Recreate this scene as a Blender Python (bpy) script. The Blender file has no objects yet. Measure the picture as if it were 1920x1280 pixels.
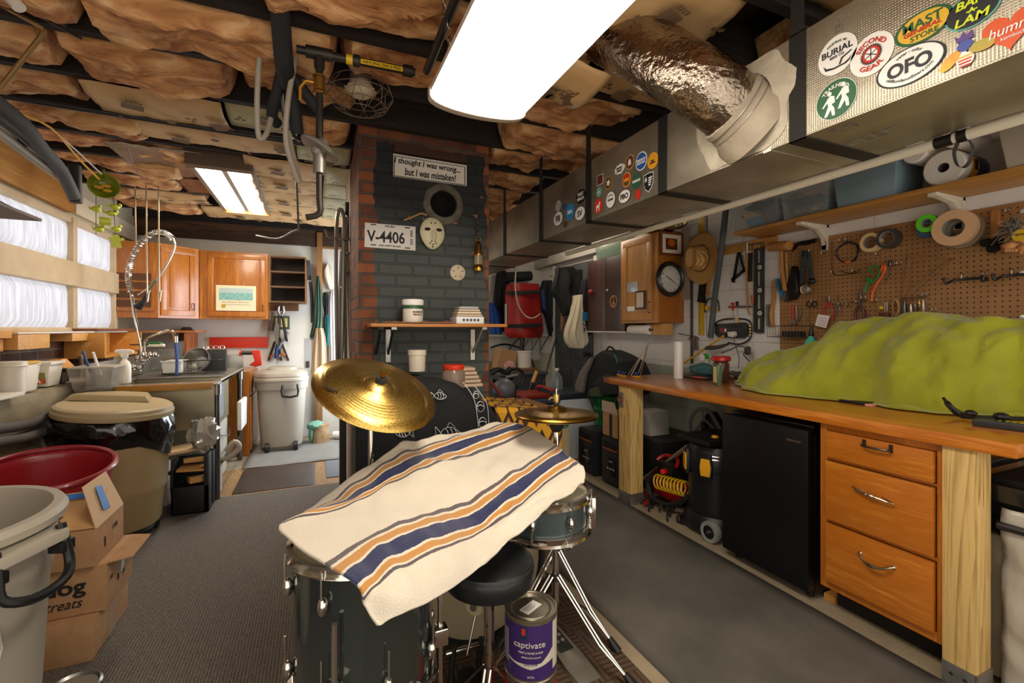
import bpy, bmesh, math, random
from mathutils import Vector, Matrix, noise, Euler
random.seed(7)
S = bpy.context.scene
COL = S.collection
PI = math.pi
# ---------------------------------------------------------------- camera
CAMH = 1.3; FPX = 853.0; YAW = math.atan(369/853.0); HOR = 616.0
cam = bpy.data.objects.new('camera', bpy.data.cameras.new('camera')); COL.objects.link(cam)
cam.location = (0,0, CAMH); cam.rotation_euler = (PI/2,0,-YAW)
cam.data.sensor_width = 36; cam.data.lens = 36*FPX/1920; cam.data.shift_y = -(640-HOR)/1920
cam.data.clip_start = .05
S.camera = cam
S.view_settings.view_transform = 'Standard'; S.view_settings.look = 'None'
S.view_settings.gamma = 1; S.view_settings.use_curve_mapping = False
S.view_settings.exposure = 0.2
# ---------------------------------------------------------------- world + big lights
W = bpy.data.worlds.new('world'); S.world = W; W.use_nodes = True
bg = W.node_tree.nodes['Background']; bg.inputs[0].default_value = (1.0,.92,.81,1); bg.inputs[1].default_value = 1.5
def area(name, loc, rot, sx, sy, power, col):
    l = bpy.data.lights.new(name, 'AREA'); l.shape = 'RECTANGLE'; l.size = sx; l.size_y = sy; l.energy = power; l.color = col
    o = bpy.data.objects.new(name, l); COL.objects.link(o); o.location = loc; o.rotation_euler = rot
    return o
area('daylight_outside_window', (-2.25,3.3,1.75),(0,-PI/2,0),1.1,4.6,14,(.9,.95,1.0))
area('doorway_daylight', (.62,5.3,1.2),(0, PI/2,0),1.6,.9,40,(.8,.9,1.0))
# ---------------------------------------------------------------- helpers
CY, SY_ = math.cos(YAW), math.sin(YAW)
def P(x, y, X=None, Y=None, Z=None, t=None):
    "the point of the room seen at photo position x, y that lies on plane X, Y or Z, or at depth t"
    u = (x-960)/FPX; v = (HOR-y)/FPX
    d = Vector((SY_+CY*u, CY-SY_*u, v))
    if X is not None: t = X/d.x
    elif Y is not None: t = Y/d.y
    elif Z is not None: t = (Z-CAMH)/d.z
    return Vector((d.x*t, d.y*t, CAMH+d.z*t))
def lin(h):
    h = h.lstrip('#'); r = [int(h[i:i+2], 16)/255 for i in (0,2,4)]
    return tuple([c/12.92 if c <= .04045 else ((c+.055)/1.055)**2.4 for c in r])+(1,)
MC = {}
def _new(name):
    m = bpy.data.materials.new(name); m.use_nodes = True; nt = m.node_tree
    return m, nt, nt.nodes['Principled BSDF']
def _in(b, k, v):
    if k in b.inputs: b.inputs[k].default_value = v
def M(col, rough=.5, metal=0, c2=None, ns=8, bump=0, bs=60, name=None, clear=0, trans=0, alpha=1, emit=0, sheen=0, stretch=(1,1,1), contrast=.25, det=4):
    key = ('M', col, rough, metal, c2, ns, bump, bs, clear, trans, alpha, emit, sheen, stretch, contrast)
    if key in MC: return MC[key]
    m, nt, b = _new(name or 'surface'); L = nt.links.new
    b.inputs['Base Color'].default_value = lin(col); b.inputs['Roughness'].default_value = rough; b.inputs['Metallic'].default_value = metal
    _in(b, 'Coat Weight', clear); _in(b, 'Coat Roughness', .08)
    _in(b, 'Transmission Weight', trans); _in(b, 'Alpha', alpha); _in(b, 'Sheen Weight', sheen)
    if emit: _in(b, 'Emission Color', lin(col)); _in(b, 'Emission Strength', emit)
    tc = nt.nodes.new('ShaderNodeTexCoord'); mp = nt.nodes.new('ShaderNodeMapping'); mp.inputs['Scale'].default_value = stretch
    L(tc.outputs['Object'], mp.inputs[0])
    if c2 is None and not bump and not emit:      # every surface gets a faint unevenness
        c2 = None; n = nt.nodes.new('ShaderNodeTexNoise'); n.inputs['Scale'].default_value = 14; n.inputs['Detail'].default_value = 3
        L(mp.outputs[0], n.inputs[0])
        mr = nt.nodes.new('ShaderNodeMapRange'); mr.inputs[3].default_value = max(0, rough-.06); mr.inputs[4].default_value = min(1, rough+.08)
        L(n.outputs[0], mr.inputs[0]); L(mr.outputs[0], b.inputs['Roughness'])
    if c2:
        n = nt.nodes.new('ShaderNodeTexNoise'); n.inputs['Scale'].default_value = ns; n.inputs['Detail'].default_value = det
        L(mp.outputs[0], n.inputs[0])
        r = nt.nodes.new('ShaderNodeValToRGB'); r.color_ramp.elements[0].position = .5-contrast; r.color_ramp.elements[1].position = .5+contrast
        r.color_ramp.elements[0].color = lin(col); r.color_ramp.elements[1].color = lin(c2)
        L(n.outputs[0], r.inputs[0]); L(r.outputs[0], b.inputs['Base Color'])
    if bump:
        n = nt.nodes.new('ShaderNodeTexNoise'); n.inputs['Scale'].default_value = bs; n.inputs['Detail'].default_value = 4
        L(mp.outputs[0], n.inputs[0]); bp = nt.nodes.new('ShaderNodeBump'); bp.inputs['Strength'].default_value = bump; bp.inputs['Distance'].default_value = .01
        L(n.outputs[0], bp.inputs['Height']); L(bp.outputs[0], b.inputs['Normal'])
    MC[key] = m; return m
def wood(c1, c2, axis='x', rough=.4, sc=1.0, clear=0, rings=False, c3=None):
    key = ('W', c1, c2, axis, rough, sc, clear, rings)
    if key in MC: return MC[key]
    m, nt, b = _new('wood'); L = nt.links.new
    tc = nt.nodes.new('ShaderNodeTexCoord'); mp = nt.nodes.new('ShaderNodeMapping')
    s = {'x': (.6,9,9), 'y': (9,.6,9), 'z': (9,9,.6)}[axis]; mp.inputs['Scale'].default_value = [k*sc for k in s]
    L(tc.outputs['Object'], mp.inputs[0])
    n1 = nt.nodes.new('ShaderNodeTexNoise'); n1.inputs['Scale'].default_value = 1.3; n1.inputs['Detail'].default_value = 3; n1.inputs['Distortion'].default_value = .6
    L(mp.outputs[0], n1.inputs[0])
    mu = nt.nodes.new('ShaderNodeMath'); mu.operation = 'MULTIPLY'; mu.inputs[1].default_value = 16 if rings else 9
    L(n1.outputs[0], mu.inputs[0])
    sn = nt.nodes.new('ShaderNodeMath'); sn.operation = 'FRACT' if rings else 'SINE'; L(mu.outputs[0], sn.inputs[0])
    n2 = nt.nodes.new('ShaderNodeTexNoise'); n2.inputs['Scale'].default_value = 14; n2.inputs['Detail'].default_value = 2
    L(mp.outputs[0], n2.inputs[0])
    ad = nt.nodes.new('ShaderNodeMath'); ad.operation = 'MULTIPLY_ADD'; ad.inputs[1].default_value = .45 if rings else .28; L(sn.outputs[0], ad.inputs[0]); L(n2.outputs[0], ad.inputs[2])
    r = nt.nodes.new('ShaderNodeValToRGB'); r.color_ramp.elements[0].position = .25; r.color_ramp.elements[1].position = .8
    r.color_ramp.elements[0].color = lin(c1); r.color_ramp.elements[1].color = lin(c2)
    L(ad.outputs[0], r.inputs[0]); L(r.outputs[0], b.inputs['Base Color'])
    b.inputs['Roughness'].default_value = rough; _in(b, 'Coat Weight', clear); _in(b, 'Coat Roughness', .15)
    MC[key] = m; return m
def brickm(c1, c2, mortar, plane='xz', bw=.203, bh=.0677, ms=.008, rough=.8, bump=.5, noise_amt=.5, c3=None, zsplit=None, band=None):
    m, nt, b = _new('brickwork'); L = nt.links.new
    tc = nt.nodes.new('ShaderNodeTexCoord'); sp = nt.nodes.new('ShaderNodeSeparateXYZ'); cb = nt.nodes.new('ShaderNodeCombineXYZ')
    L(tc.outputs['Object'], sp.inputs[0]); L(sp.outputs['X' if plane == 'xz' else 'Y'], cb.inputs[0]); L(sp.outputs['Z'], cb.inputs[1])
    if plane == 'xyz':
        a = nt.nodes.new('ShaderNodeMath'); L(sp.outputs['X'], a.inputs[0]); L(sp.outputs['Y'], a.inputs[1]); L(a.outputs[0], cb.inputs[0])
    br = nt.nodes.new('ShaderNodeTexBrick'); br.inputs['Scale'].default_value = 1; br.inputs['Brick Width'].default_value = bw; br.inputs['Row Height'].default_value = bh
    br.inputs['Mortar Size'].default_value = ms; br.inputs['Mortar Smooth'].default_value = .3
    br.inputs['Color1'].default_value = lin(c1); br.inputs['Color2'].default_value = lin(c2); br.inputs['Mortar'].default_value = lin(mortar)
    L(cb.outputs[0], br.inputs[0])
    n = nt.nodes.new('ShaderNodeTexNoise'); n.inputs['Scale'].default_value = 9; n.inputs['Detail'].default_value = 6; L(tc.outputs['Object'], n.inputs[0])
    mx = nt.nodes.new('ShaderNodeMix'); mx.data_type = 'RGBA'; mx.blend_type = 'OVERLAY'; mx.inputs[0].default_value = noise_amt
    L(br.outputs[0], mx.inputs[6]); L(n.outputs[0], mx.inputs[7]); out = mx.outputs[2]
    if zsplit:
        g = nt.nodes.new('ShaderNodeMath'); g.operation = 'LESS_THAN'; g.inputs[1].default_value = zsplit; L(sp.outputs['Z'], g.inputs[0])
        m2 = nt.nodes.new('ShaderNodeMix'); m2.data_type = 'RGBA'; m2.blend_type = 'MULTIPLY'; L(g.outputs[0], m2.inputs[0]); L(out, m2.inputs[6]); m2.inputs[7].default_value = lin(c3); out = m2.outputs[2]
    L(out, b.inputs['Base Color']); b.inputs['Roughness'].default_value = rough
    bp = nt.nodes.new('ShaderNodeBump'); bp.inputs['Strength'].default_value = bump; bp.inputs['Distance'].default_value = .006; bp.invert = True
    ad = nt.nodes.new('ShaderNodeMath'); ad.operation = 'MULTIPLY_ADD'; ad.inputs[1].default_value = -.25; L(n.outputs[0], ad.inputs[0]); L(br.outputs['Fac'], ad.inputs[2])
    L(ad.outputs[0], bp.inputs['Height']); L(bp.outputs[0], b.inputs['Normal'])
    return m
def wm(o):
    m = o.matrix_basis.copy()
    while o.parent: o = o.parent; m = o.matrix_basis @ m
    return m
def tag(o, label=None, cat=None, group=None, kind=None):
    if label: o['label'] = label
    if cat: o['category'] = cat
    if group: o['group'] = group
    if kind: o['kind'] = kind
    return o
def thing(name, label, cat, loc=(0,0,0), rz=0, group=None):
    o = bpy.data.objects.new(name, None); COL.objects.link(o); o.location = loc; o.rotation_euler = (0,0, rz); o.empty_display_size = .05
    return tag(o, label, cat, group)
def frame(o, x, y):
    x = Vector(x).normalized(); y = Vector(y); z = x.cross(y).normalized(); y = z.cross(x)
    m = Matrix((x, y, z)).transposed().to_4x4(); m.translation = Vector(o); return m
FR = lambda o: frame(o, (0,-1,0),(0,0,1))      # on a surface facing -X (right wall, duct side)
FC = lambda o: frame(o, (1,0,0),(0,0,1))       # on a surface facing -Y (chimney, cabinets)
FT = lambda o, a=0: frame(o, (math.cos(a), math.sin(a),0),(-math.sin(a), math.cos(a),0))  # lying on a top
def along(p0, p1):
    p0 = Vector(p0); p1 = Vector(p1); z = (p1-p0).normalized(); m = z.to_track_quat('Z', 'Y').to_matrix().to_4x4(); m.translation = p0
    return m, (p1-p0).length
class MB:
    def __init__(s, mat=None): s.bm = bmesh.new(); s.m = mat or Matrix()
    def v(s, p): return s.bm.verts.new(s.m @ Vector(p))
    def f(s, vs):
        try: return s.bm.faces.new(vs)
        except ValueError: pass
    def bx(s, x0, x1, y0, y1, z0, z1, top=1.0, topy=None):
        cx, cy = (x0+x1)/2,(y0+y1)/2; ty = top if topy is None else topy
        vs = []
        for z, k, ky in ((z0,1,1),(z1, top, ty)):
            for x, y in ((x0,y0),(x1,y0),(x1,y1),(x0,y1)): vs.append(s.v((cx+(x-cx)*k, cy+(y-cy)*ky, z)))
        for q in ((3,2,1,0),(4,5,6,7),(0,1,5,4),(1,2,6,5),(2,3,7,6),(3,0,4,7)): s.f([vs[i] for i in q])
        return s
    def lathe(s, prof, m=None, seg=24, caps=True, sx=1, sy=1, a0=0, a1=2*PI):
        m = m or Matrix(); rings = []; full = abs(a1-a0-2*PI) < 1e-6; n = seg if full else seg+1
        for r, z in prof:
            rings.append([s.v(m @ Vector((sx*r*math.cos(a0+(a1-a0)*i/seg), sy*r*math.sin(a0+(a1-a0)*i/seg), z))) for i in range(n)])
        for a, b in zip(rings, rings[1:]):
            for i in range(n if full else n-1):
                j = (i+1) % n; s.f([a[i], a[j], b[j], b[i]])
        if caps:
            if prof[0][0] > 1e-5: s.f(rings[0][::-1])
            if prof[-1][0] > 1e-5: s.f(rings[-1])
        return s
    def cyl(s, p0, p1, r0, r1=None, seg=14, caps=True):
        m, l = along(p0, p1); return s.lathe([(r0,0),(r0 if r1 is None else r1, l)], m, seg, caps)
    def ring(s, R, r, m=None, seg=28, rs=8, flat=1):
        m = m or Matrix(); rings = []
        for i in range(seg):
            a = 2*PI*i/seg; rings.append([s.v(m @ Vector(((R+r*math.cos(b))*math.cos(a),(R+r*math.cos(b))*math.sin(a), r*flat*math.sin(b)))) for b in [2*PI*j/rs for j in range(rs)]])
        for i in range(seg):
            a, b = rings[i], rings[(i+1) % seg]
            for j in range(rs): k = (j+1) % rs; s.f([a[j], b[j], b[k], a[k]])
        return s
    def tube(s, pts, r, seg=8, closed=False, sm=0, caps=True, flat=1, ref=None):
        pts = [Vector(p) for p in pts]
        if sm: pts = spline(pts, sm, closed)
        n = len(pts); rr = r if isinstance(r, (list, tuple)) else [r]*n
        if isinstance(r, (list, tuple)) and len(r) != n: rr = [r[min(len(r)-1, int(i*(len(r)-1)/(n-1)+.5))] for i in range(n)]
        rings = []; up = ref and Vector(ref)
        prev = None
        for i, p in enumerate(pts):
            d = (pts[(i+1) % n] - pts[i-1]) if (closed or 0 < i < n-1) else (pts[1]-pts[0] if i == 0 else pts[-1]-pts[-2])
            d = d.normalized() if d.length > 1e-9 else Vector((0,0,1))
            if up: a = d.cross(up)
            elif prev is None: a = d.orthogonal()
            else: a = prev - d*prev.dot(d)
            if a.length < 1e-6: a = d.orthogonal()
            a.normalize(); prev = a; b = d.cross(a)
            rings.append([s.v(p + (a*math.cos(w) + b*flat*math.sin(w))*rr[i]) for w in [2*PI*j/seg for j in range(seg)]])
        for i in range(n if closed else n-1):
            A, B = rings[i], rings[(i+1) % n]
            for j in range(seg): k = (j+1) % seg; s.f([A[j], A[k], B[k], B[j]])
        if caps and not closed: s.f(rings[0][::-1]); s.f(rings[-1])
        return s
    def prism(s, pts, h, m=None, z0=0, pts2=None):
        m = m or Matrix(); a = [s.v(m @ Vector((x, y, z0))) for x, y in pts]; b = [s.v(m @ Vector((x, y, z0+h))) for x, y in (pts2 or pts)]
        s.f(a[::-1]); s.f(b); n = len(pts)
        for i in range(n): j = (i+1) % n; s.f([a[i], a[j], b[j], b[i]])
        return s
    def grid(s, fn, nu, nv, cu=False):
        g = [[s.v(fn(i/nu, j/nv)) for j in range(nv+1)] for i in range(nu if cu else nu+1)]
        for i in range(nu):
            A, B = g[i], g[(i+1) % len(g)]
            for j in range(nv): s.f([A[j], B[j], B[j+1], A[j+1]])
        return s
    def sph(s, c, r, seg=14, m=None, amp=0, ns=3):
        r = (r, r, r) if isinstance(r, (int, float)) else r; c = Vector(c); m = m or Matrix()
        n2 = max(6, seg//2+1); rings = []
        def pt(a, b):
            d = Vector((math.sin(b)*math.cos(a), math.sin(b)*math.sin(a), math.cos(b)))
            k = 1 + (amp*noise.noise(d*ns+c*7) if amp else 0)
            return m @ (c + Vector((d.x*r[0], d.y*r[1], d.z*r[2]))*k)
        top = s.v(pt(0,0)); bot = s.v(pt(0, PI))
        for j in range(1, n2): rings.append([s.v(pt(2*PI*i/seg, PI*j/n2)) for i in range(seg)])
        for i in range(seg):
            k = (i+1) % seg; s.f([top, rings[0][i], rings[0][k]]); s.f([bot, rings[-1][k], rings[-1][i]])
            for A, B in zip(rings, rings[1:]): s.f([A[i], B[i], B[k], A[k]])
        return s
    def o(s, name, mat, parent=None, label=None, sm_=1, bv=0, solid=0, sub=0, wo=0, cat=None, group=None, kind=None, off=0):
        bm = s.bm; bmesh.ops.recalc_face_normals(bm, faces=bm.faces)
        if bv:
            es = [e for e in bm.edges if len(e.link_faces) == 2 and e.calc_face_angle(0) > .7]
            bmesh.ops.bevel(bm, geom=es, offset=bv, segments=2, profile=.6, affect='EDGES', clamp_overlap=True)
        me = bpy.data.meshes.new(name); o = bpy.data.objects.new(name, me); COL.objects.link(o)
        if parent:
            o.parent = parent
            if wo: bm.transform(wm(parent).inverted())
        elif bm.verts:
            xs = [v.co for v in bm.verts]; lo = [min(c[i] for c in xs) for i in range(3)]; hi = [max(c[i] for c in xs) for i in range(3)]
            c = Vector(((lo[0]+hi[0])/2,(lo[1]+hi[1])/2, lo[2])) if kind != 'structure' else Vector((0,0,0))
            bm.transform(Matrix.Translation(-c)); o.location = c
        if sm_:
            for f_ in bm.faces: f_.smooth = True
            for e in bm.edges:
                if len(e.link_faces) == 2 and e.calc_face_angle(0) > .6: e.smooth = False
        bm.to_mesh(me); bm.free(); me.materials.append(mat)
        if solid: md = o.modifiers.new('s', 'SOLIDIFY'); md.thickness = solid; md.offset = off
        if sub: md = o.modifiers.new('d', 'SUBSURF'); md.levels = md.render_levels = sub
        tag(o, label, cat, group, kind); return o
def spline(p, k, closed=False):
    n = len(p); out = []
    for i in range(n if closed else n-1):
        if closed: a, b, c, d = p[i-1], p[i], p[(i+1) % n], p[(i+2) % n]
        else: a, b, c, d = p[max(i-1,0)], p[i], p[i+1], p[min(i+2, n-1)]
        for j in range(k):
            t = j/k; out.append(.5*((2*b)+(c-a)*t+(2*a-5*b+4*c-d)*t*t+(3*b-a-3*c+d)*t**3))
    if not closed: out.append(p[-1])
    return out
def dup(o, parent=None, loc=None, rot=None, label=None, group=None, scale=None):
    c = o.copy(); COL.objects.link(c); c.parent = parent
    if loc is not None: c.location = loc
    if rot is not None: c.rotation_euler = rot
    if scale is not None: c.scale = scale
    if label: c['label'] = label
    if group: c['group'] = group
    for ch in list(o.children): dup(ch, c)
    return c
def txt(s, m, mat, parent, w=None, h=None, size=.02, ext=.0006, bold=0, mirror=False, shear=0, arc=None, name='lettering', wo=1, space=1, lift=.0005):
    cu = bpy.data.curves.new(name, 'FONT'); cu.body = s; cu.size = size; cu.extrude = ext; cu.offset = bold*(.62*len(s)*size/w if w else 1)*.5; cu.align_x = 'CENTER'; cu.align_y = 'CENTER'; cu.shear = shear; cu.space_character = space
    cu.resolution_u = 4
    to = bpy.data.objects.new('t', cu); me = bpy.data.meshes.new_from_object(to); bpy.data.objects.remove(to); bpy.data.curves.remove(cu)
    me.name = name; vs = [v.co for v in me.vertices]
    if not vs: return None
    x0 = min(v.x for v in vs); x1 = max(v.x for v in vs); y0 = min(v.y for v in vs); y1 = max(v.y for v in vs)
    kx = w/(x1-x0) if w else 1; ky = h/(y1-y0) if h else kx
    if not w and h: kx = ky
    for v in me.vertices:
        x = (v.co.x-(x0+x1)/2)*kx; y = (v.co.y-(y0+y1)/2)*ky
        if mirror: x = -x
        if arc:
            R = abs(arc); a = x/R
            if arc > 0: x, y = (R+y)*math.sin(a),(R+y)*math.cos(a)
            else: x, y = (R-y)*math.sin(a),-(R-y)*math.cos(a)
        v.co = (x, y, v.co.z+lift)
    o = bpy.data.objects.new(name, me); COL.objects.link(o)
    mm = m if not (parent and wo) else wm(parent).inverted() @ m
    me.transform(mm)
    if parent: o.parent = parent
    me.materials.append(mat); return o
def circ(r, n=32, cx=0, cy=0, ry=None): return [(cx+r*math.cos(2*PI*i/n), cy+(ry or r)*math.sin(2*PI*i/n)) for i in range(n)]
def nz(p, s=1, o=0): return noise.noise(Vector(p)*s+Vector((o, o*1.7,-o)))
def fb(p, s=1, o=0): return noise.fractal(Vector(p)*s+Vector((o, o*1.7,-o)),1.0,2.0,4)
def struct(mb, name, mat, parent=None, **k): return mb.o(name, mat, parent, kind=None if parent else 'structure', **k)
# common materials
CHROME = M('#d9d6d0', .12,1); STEEL = M('#a9a7a2', .32,1, c2='#8f8c86', ns=5); DSTEEL = M('#6a6864', .35,1)
BLK = M('#141414', .45); BLKG = M('#0e0e10', .18); BLKM = M('#1a1a1b', .8); DGREY = M('#3a3c3e', .55); WHT = M('#ece8e0', .5); WHTP = M('#f2efe8', .35)
BRASS = M('#b98a3c', .25,1); CARD = M('#b58c64', .85, c2='#a67c54', ns=30); CREAM = M('#e4d8c0', .6)
GALV = M('#9a9b97', .38,.9, c2='#bcbcb6', ns=25); INK = M('#1b1a1c', .7); RED = M('#b32018', .4)
# ================================================================ setting
conc = M('#8f8068', .8, c2='#a8987c', ns=4, bump=.25, bs=80)
struct(MB().bx(-2.0,3.1,-.6,6.3,-.08,0), 'floor', conc, sm_=0)
blockw = brickm('#e9e7e3', '#e4e1dc', '#cfcac2', 'yz', .4,.2,.004,.55,.25,.06, c3='#c3c8ba', zsplit=.96)
blockx = brickm('#ddd9d2', '#d8d3cb', '#b5aea4', 'xz', .4,.2,.004,.6,.3,.08, c3='#b9bba2', zsplit=.85)
w = MB(); w.bx(3.0,3.1,-.6,5.9,0,2.78); struct(w, 'wall_right', blockw, sm_=0)
struct(MB().bx(.55,3.1,5.9,6.0,0,2.78), 'wall_back', blockx, sm_=0)
kw = M('#d9d4ca', .6, c2='#cdc6b9', ns=3)
struct(MB().bx(-1.95,.55,6.05,6.15,0,2.78), 'wall_kitchen', kw, sm_=0)
# left wall: window opening z 1.3..2.16
lw = M('#b9a88a', .7, c2='#a8977a', ns=6)
w = MB(); w.bx(-1.85,-1.75,-.6,6.05,2.16,2.78); w.bx(-1.85,-1.75,5.45,6.05,.0,2.16)
struct(w, 'wall_left', lw, sm_=0)
brl = brickm('#6b3a22', '#3c2a20', '#6a5a48', 'yz', .203,.0677,.009,.85,.8,.6)
struct(MB().bx(-1.85,-1.75,-.6,5.45,.0,1.3), 'wall_left_brickwork', brl, sm_=0)
found = M('#9c8f78', .9, c2='#75684f', ns=5, bump=.6, bs=30)
def fl(u, v):
    y = -.6+5.2*u
    a = [(-1.75,.0),(-1.5,.0),(-1.5,.3),(-1.5,.6),(-1.5,.88),(-1.515,.92),(-1.6,.93),(-1.75,.93)]
    i = v*7; k = min(6, int(i)); t = i-k; x = a[k][0]*(1-t)+a[k+1][0]*t; z = a[k][1]*(1-t)+a[k+1][1]*t
    return (x+.012*fb((y, z, 1),3)*(v > .1 and v < .95), y, z+.008*fb((y, x, 4),5)*(v > .5))
fo = MB(); fo.grid(fl, 90,21); fo.bx(-1.75,-1.505,4.59,4.60,0,.92)
struct(fo, 'wall_left_foundation', found)
bsh = struct(MB().bx(-1.95,3.1,-.6,6.15,2.78,2.84), 'ceiling', M('#3a2a1c', .9), sm_=0)
# partition beside the chimney
struct(MB().bx(.232,.32,3.5,4.0,0,2.6), 'wall_partition', M('#d8d2c8', .7, c2='#b9b2a6', ns=5, bump=.3), sm_=0)
# window
fm = M('#cdb795', .6, c2='#bda583', ns=8)
wf = MB(); wf.bx(-1.78,-1.70,-.6,5.45,1.63,1.815)      # wide middle rail
wf.bx(-1.80,-1.72,4.585,4.655,1.3,2.16); wf.bx(-1.8,-1.72,5.38,5.45,1.3,2.16); wf.bx(-1.8,-1.72,3.05,3.12,1.3,2.16)
wf.bx(-1.8,-1.73,-.6,5.45,2.12,2.17); wf.bx(-1.8,-1.73,-.6,5.45,1.28,1.31)
wo = struct(wf, 'window_1', fm, bv=.004)
film, nt, b = _new('window film'); L = nt.links.new
b.inputs['Base Color'].default_value = (.8,.8,.85,1); b.inputs['Roughness'].default_value = .35
tr = nt.nodes.new('ShaderNodeBsdfTranslucent'); tr.inputs[0].default_value = (.86,.88,.95,1)
mxs = nt.nodes.new('ShaderNodeMixShader'); mxs.inputs[0].default_value = .72
L(b.outputs[0], mxs.inputs[1]); L(tr.outputs[0], mxs.inputs[2]); L(mxs.outputs[0], nt.nodes['Material Output'].inputs[0])
tc = nt.nodes.new('ShaderNodeTexCoord'); mp = nt.nodes.new('ShaderNodeMapping'); mp.inputs['Scale'].default_value = (1,30,2.2); n = nt.nodes.new('ShaderNodeTexNoise'); n.inputs['Scale'].default_value = 2; n.inputs['Detail'].default_value = 5
L(tc.outputs['Object'], mp.inputs[0]); L(mp.outputs[0], n.inputs[0]); rp = nt.nodes.new('ShaderNodeValToRGB'); rp.color_ramp.elements[0].position = .35; rp.color_ramp.elements[0].color = (.30,.31,.36,1); rp.color_ramp.elements[1].position = .6; rp.color_ramp.elements[1].color = (.50,.52,.60,1)
L(n.outputs[0], rp.inputs[0]); L(rp.outputs[0], tr.inputs[0])
for (y0, y1) in ((-.6,3.05),(3.12,4.585),(4.655,5.38)):
    for (z0, z1) in ((1.31,1.63),(1.815,2.12)):
        def ff(u, v, y0=y0, y1=y1, z0=z0, z1=z1):
            y = y0+(y1-y0)*u; z = z0+(z1-z0)*v; e = min(1, min(u, 1-u)*(y1-y0)/.05, min(v, 1-v)*(z1-z0)/.05)
            return (-1.765+.03*e+.012*e*fb((y*5, z, 0),1.2)+.006*e*nz((y*26, z*1.5,3)), y, z)
        MB().grid(ff, int(40*(y1-y0))+10,16).o('plastic_film', film, wo, label='wrinkled clear plastic film taped over the pane')
# dark door on the right wall
dm = M('#4a5052', .55, c2='#42484a', ns=5)
d = MB(); d.bx(2.95,3.0,4.46,5.37,.02,2.1)
for (y0, y1) in ((4.55,4.87),(4.96,5.28)):
    for z0, z1 in ((.2,.8),(.92,1.35),(1.45,1.95)):
        d.bx(2.937,2.952, y0, y1, z0, z1)
        d.bx(2.928,2.94, y0+.04, y1-.04, z0+.04, z1-.04)
do = struct(d, 'door_1', dm, bv=.006)
MB().lathe([(.0,0),(.022,.0),(.012,.012),(.012,.035),(.028,.045),(.03,.06),(.015,.072),(0,.074)], frame((2.94,4.53,1.0),(0,1,0),(0,0,1)) @ Matrix.Rotation(PI, 4, 'X'),16).o('door_handle', BLK, do)
t_ = MB(); t_.bx(2.95,3.0,4.36,4.45,0,2.15); t_.bx(2.95,3.0,5.38,5.45,0,2.15); struct(t_, 'trim_1', M('#c9c6be', .5), bv=.004)
struct(MB().bx(2.90,3.0,3.1,5.9,2.16,2.28), 'trim_2', M('#cbc6be', .6, c2='#a9a298', ns=14, stretch=(1,.3,3)), bv=.006)
# joists
jm = wood('#1c120b', '#3b271a', 'x', .85,1.2)
ji = 0
JY = [2.35+.4*k for k in range(-7,10)]
for y in JY:
    struct(MB().bx(-1.75,3.0, y-.022, y+.022,2.48,2.72), 'trim_%d' % (10+ji), jm, sm_=0); ji += 1
struct(MB().bx(-1.75,2.85,5.97,6.05,2.3,2.72), 'trim_3', wood('#3a2615', '#6b4526', 'x', .8), sm_=0)
# sill boards and header boards of the window wall
pine = wood('#c98b3e', '#e2b26a', 'y', .55); pine2 = wood('#a8702c', '#d09850', 'y', .6); pinex = wood('#c9924c', '#e0b476', 'x', .5)
struct(MB().bx(-1.75,-1.62,-.6,4.0,1.245,1.285), 'trim_4', pine, bv=.003)
struct(MB().bx(-1.75,-1.64,-.6,3.55,1.17,1.24), 'trim_5', pine2, bv=.003)
struct(MB().bx(-1.75,-1.70,-.6,4.55,2.19,2.46), 'trim_6', wood('#a8702c', '#cf9a4c', 'y', .5,.5), bv=.003)
struct(MB().bx(-1.75,-1.715,4.62,5.9,2.2,2.36), 'trim_7', M('#cdbb9c', .6), bv=.004)
# chimney
bo, nt, b = _new('chimney brick'); L = nt.links.new
cbm = brickm('#4c2818', '#8a4a24', '#4c4238', 'xyz', .203,.0677,.008,.75,.9,.7)
nt = cbm.node_tree; b = nt.nodes['Principled BSDF']; L = nt.links.new
old = b.inputs['Base Color'].links[0].from_socket
tc = nt.nodes.new('ShaderNodeTexCoord'); sp = nt.nodes.new('ShaderNodeSeparateXYZ'); L(tc.outputs['Object'], sp.inputs[0])
def mth(op, a, b_=None, c=None):
    n = nt.nodes.new('ShaderNodeMath'); n.operation = op
    for i, k in enumerate((a, b_, c)):
        if k is None: continue
        if isinstance(k, (int, float)): n.inputs[i].default_value = k
        else: L(k, n.inputs[i])
    return n.outputs[0]
nn = nt.nodes.new('ShaderNodeTexNoise'); nn.inputs['Scale'].default_value = 7; nn.inputs['Detail'].default_value = 5; L(tc.outputs['Object'], nn.inputs[0])
wob = mth('MULTIPLY_ADD', nn.outputs[0], .12,-.06)
xx = mth('ADD', sp.outputs['X'], wob)
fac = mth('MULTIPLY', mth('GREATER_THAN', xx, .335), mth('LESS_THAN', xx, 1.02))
fac = mth('MULTIPLY', fac, mth('LESS_THAN', mth('ADD', sp.outputs['Z'], wob),2.42))
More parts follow.
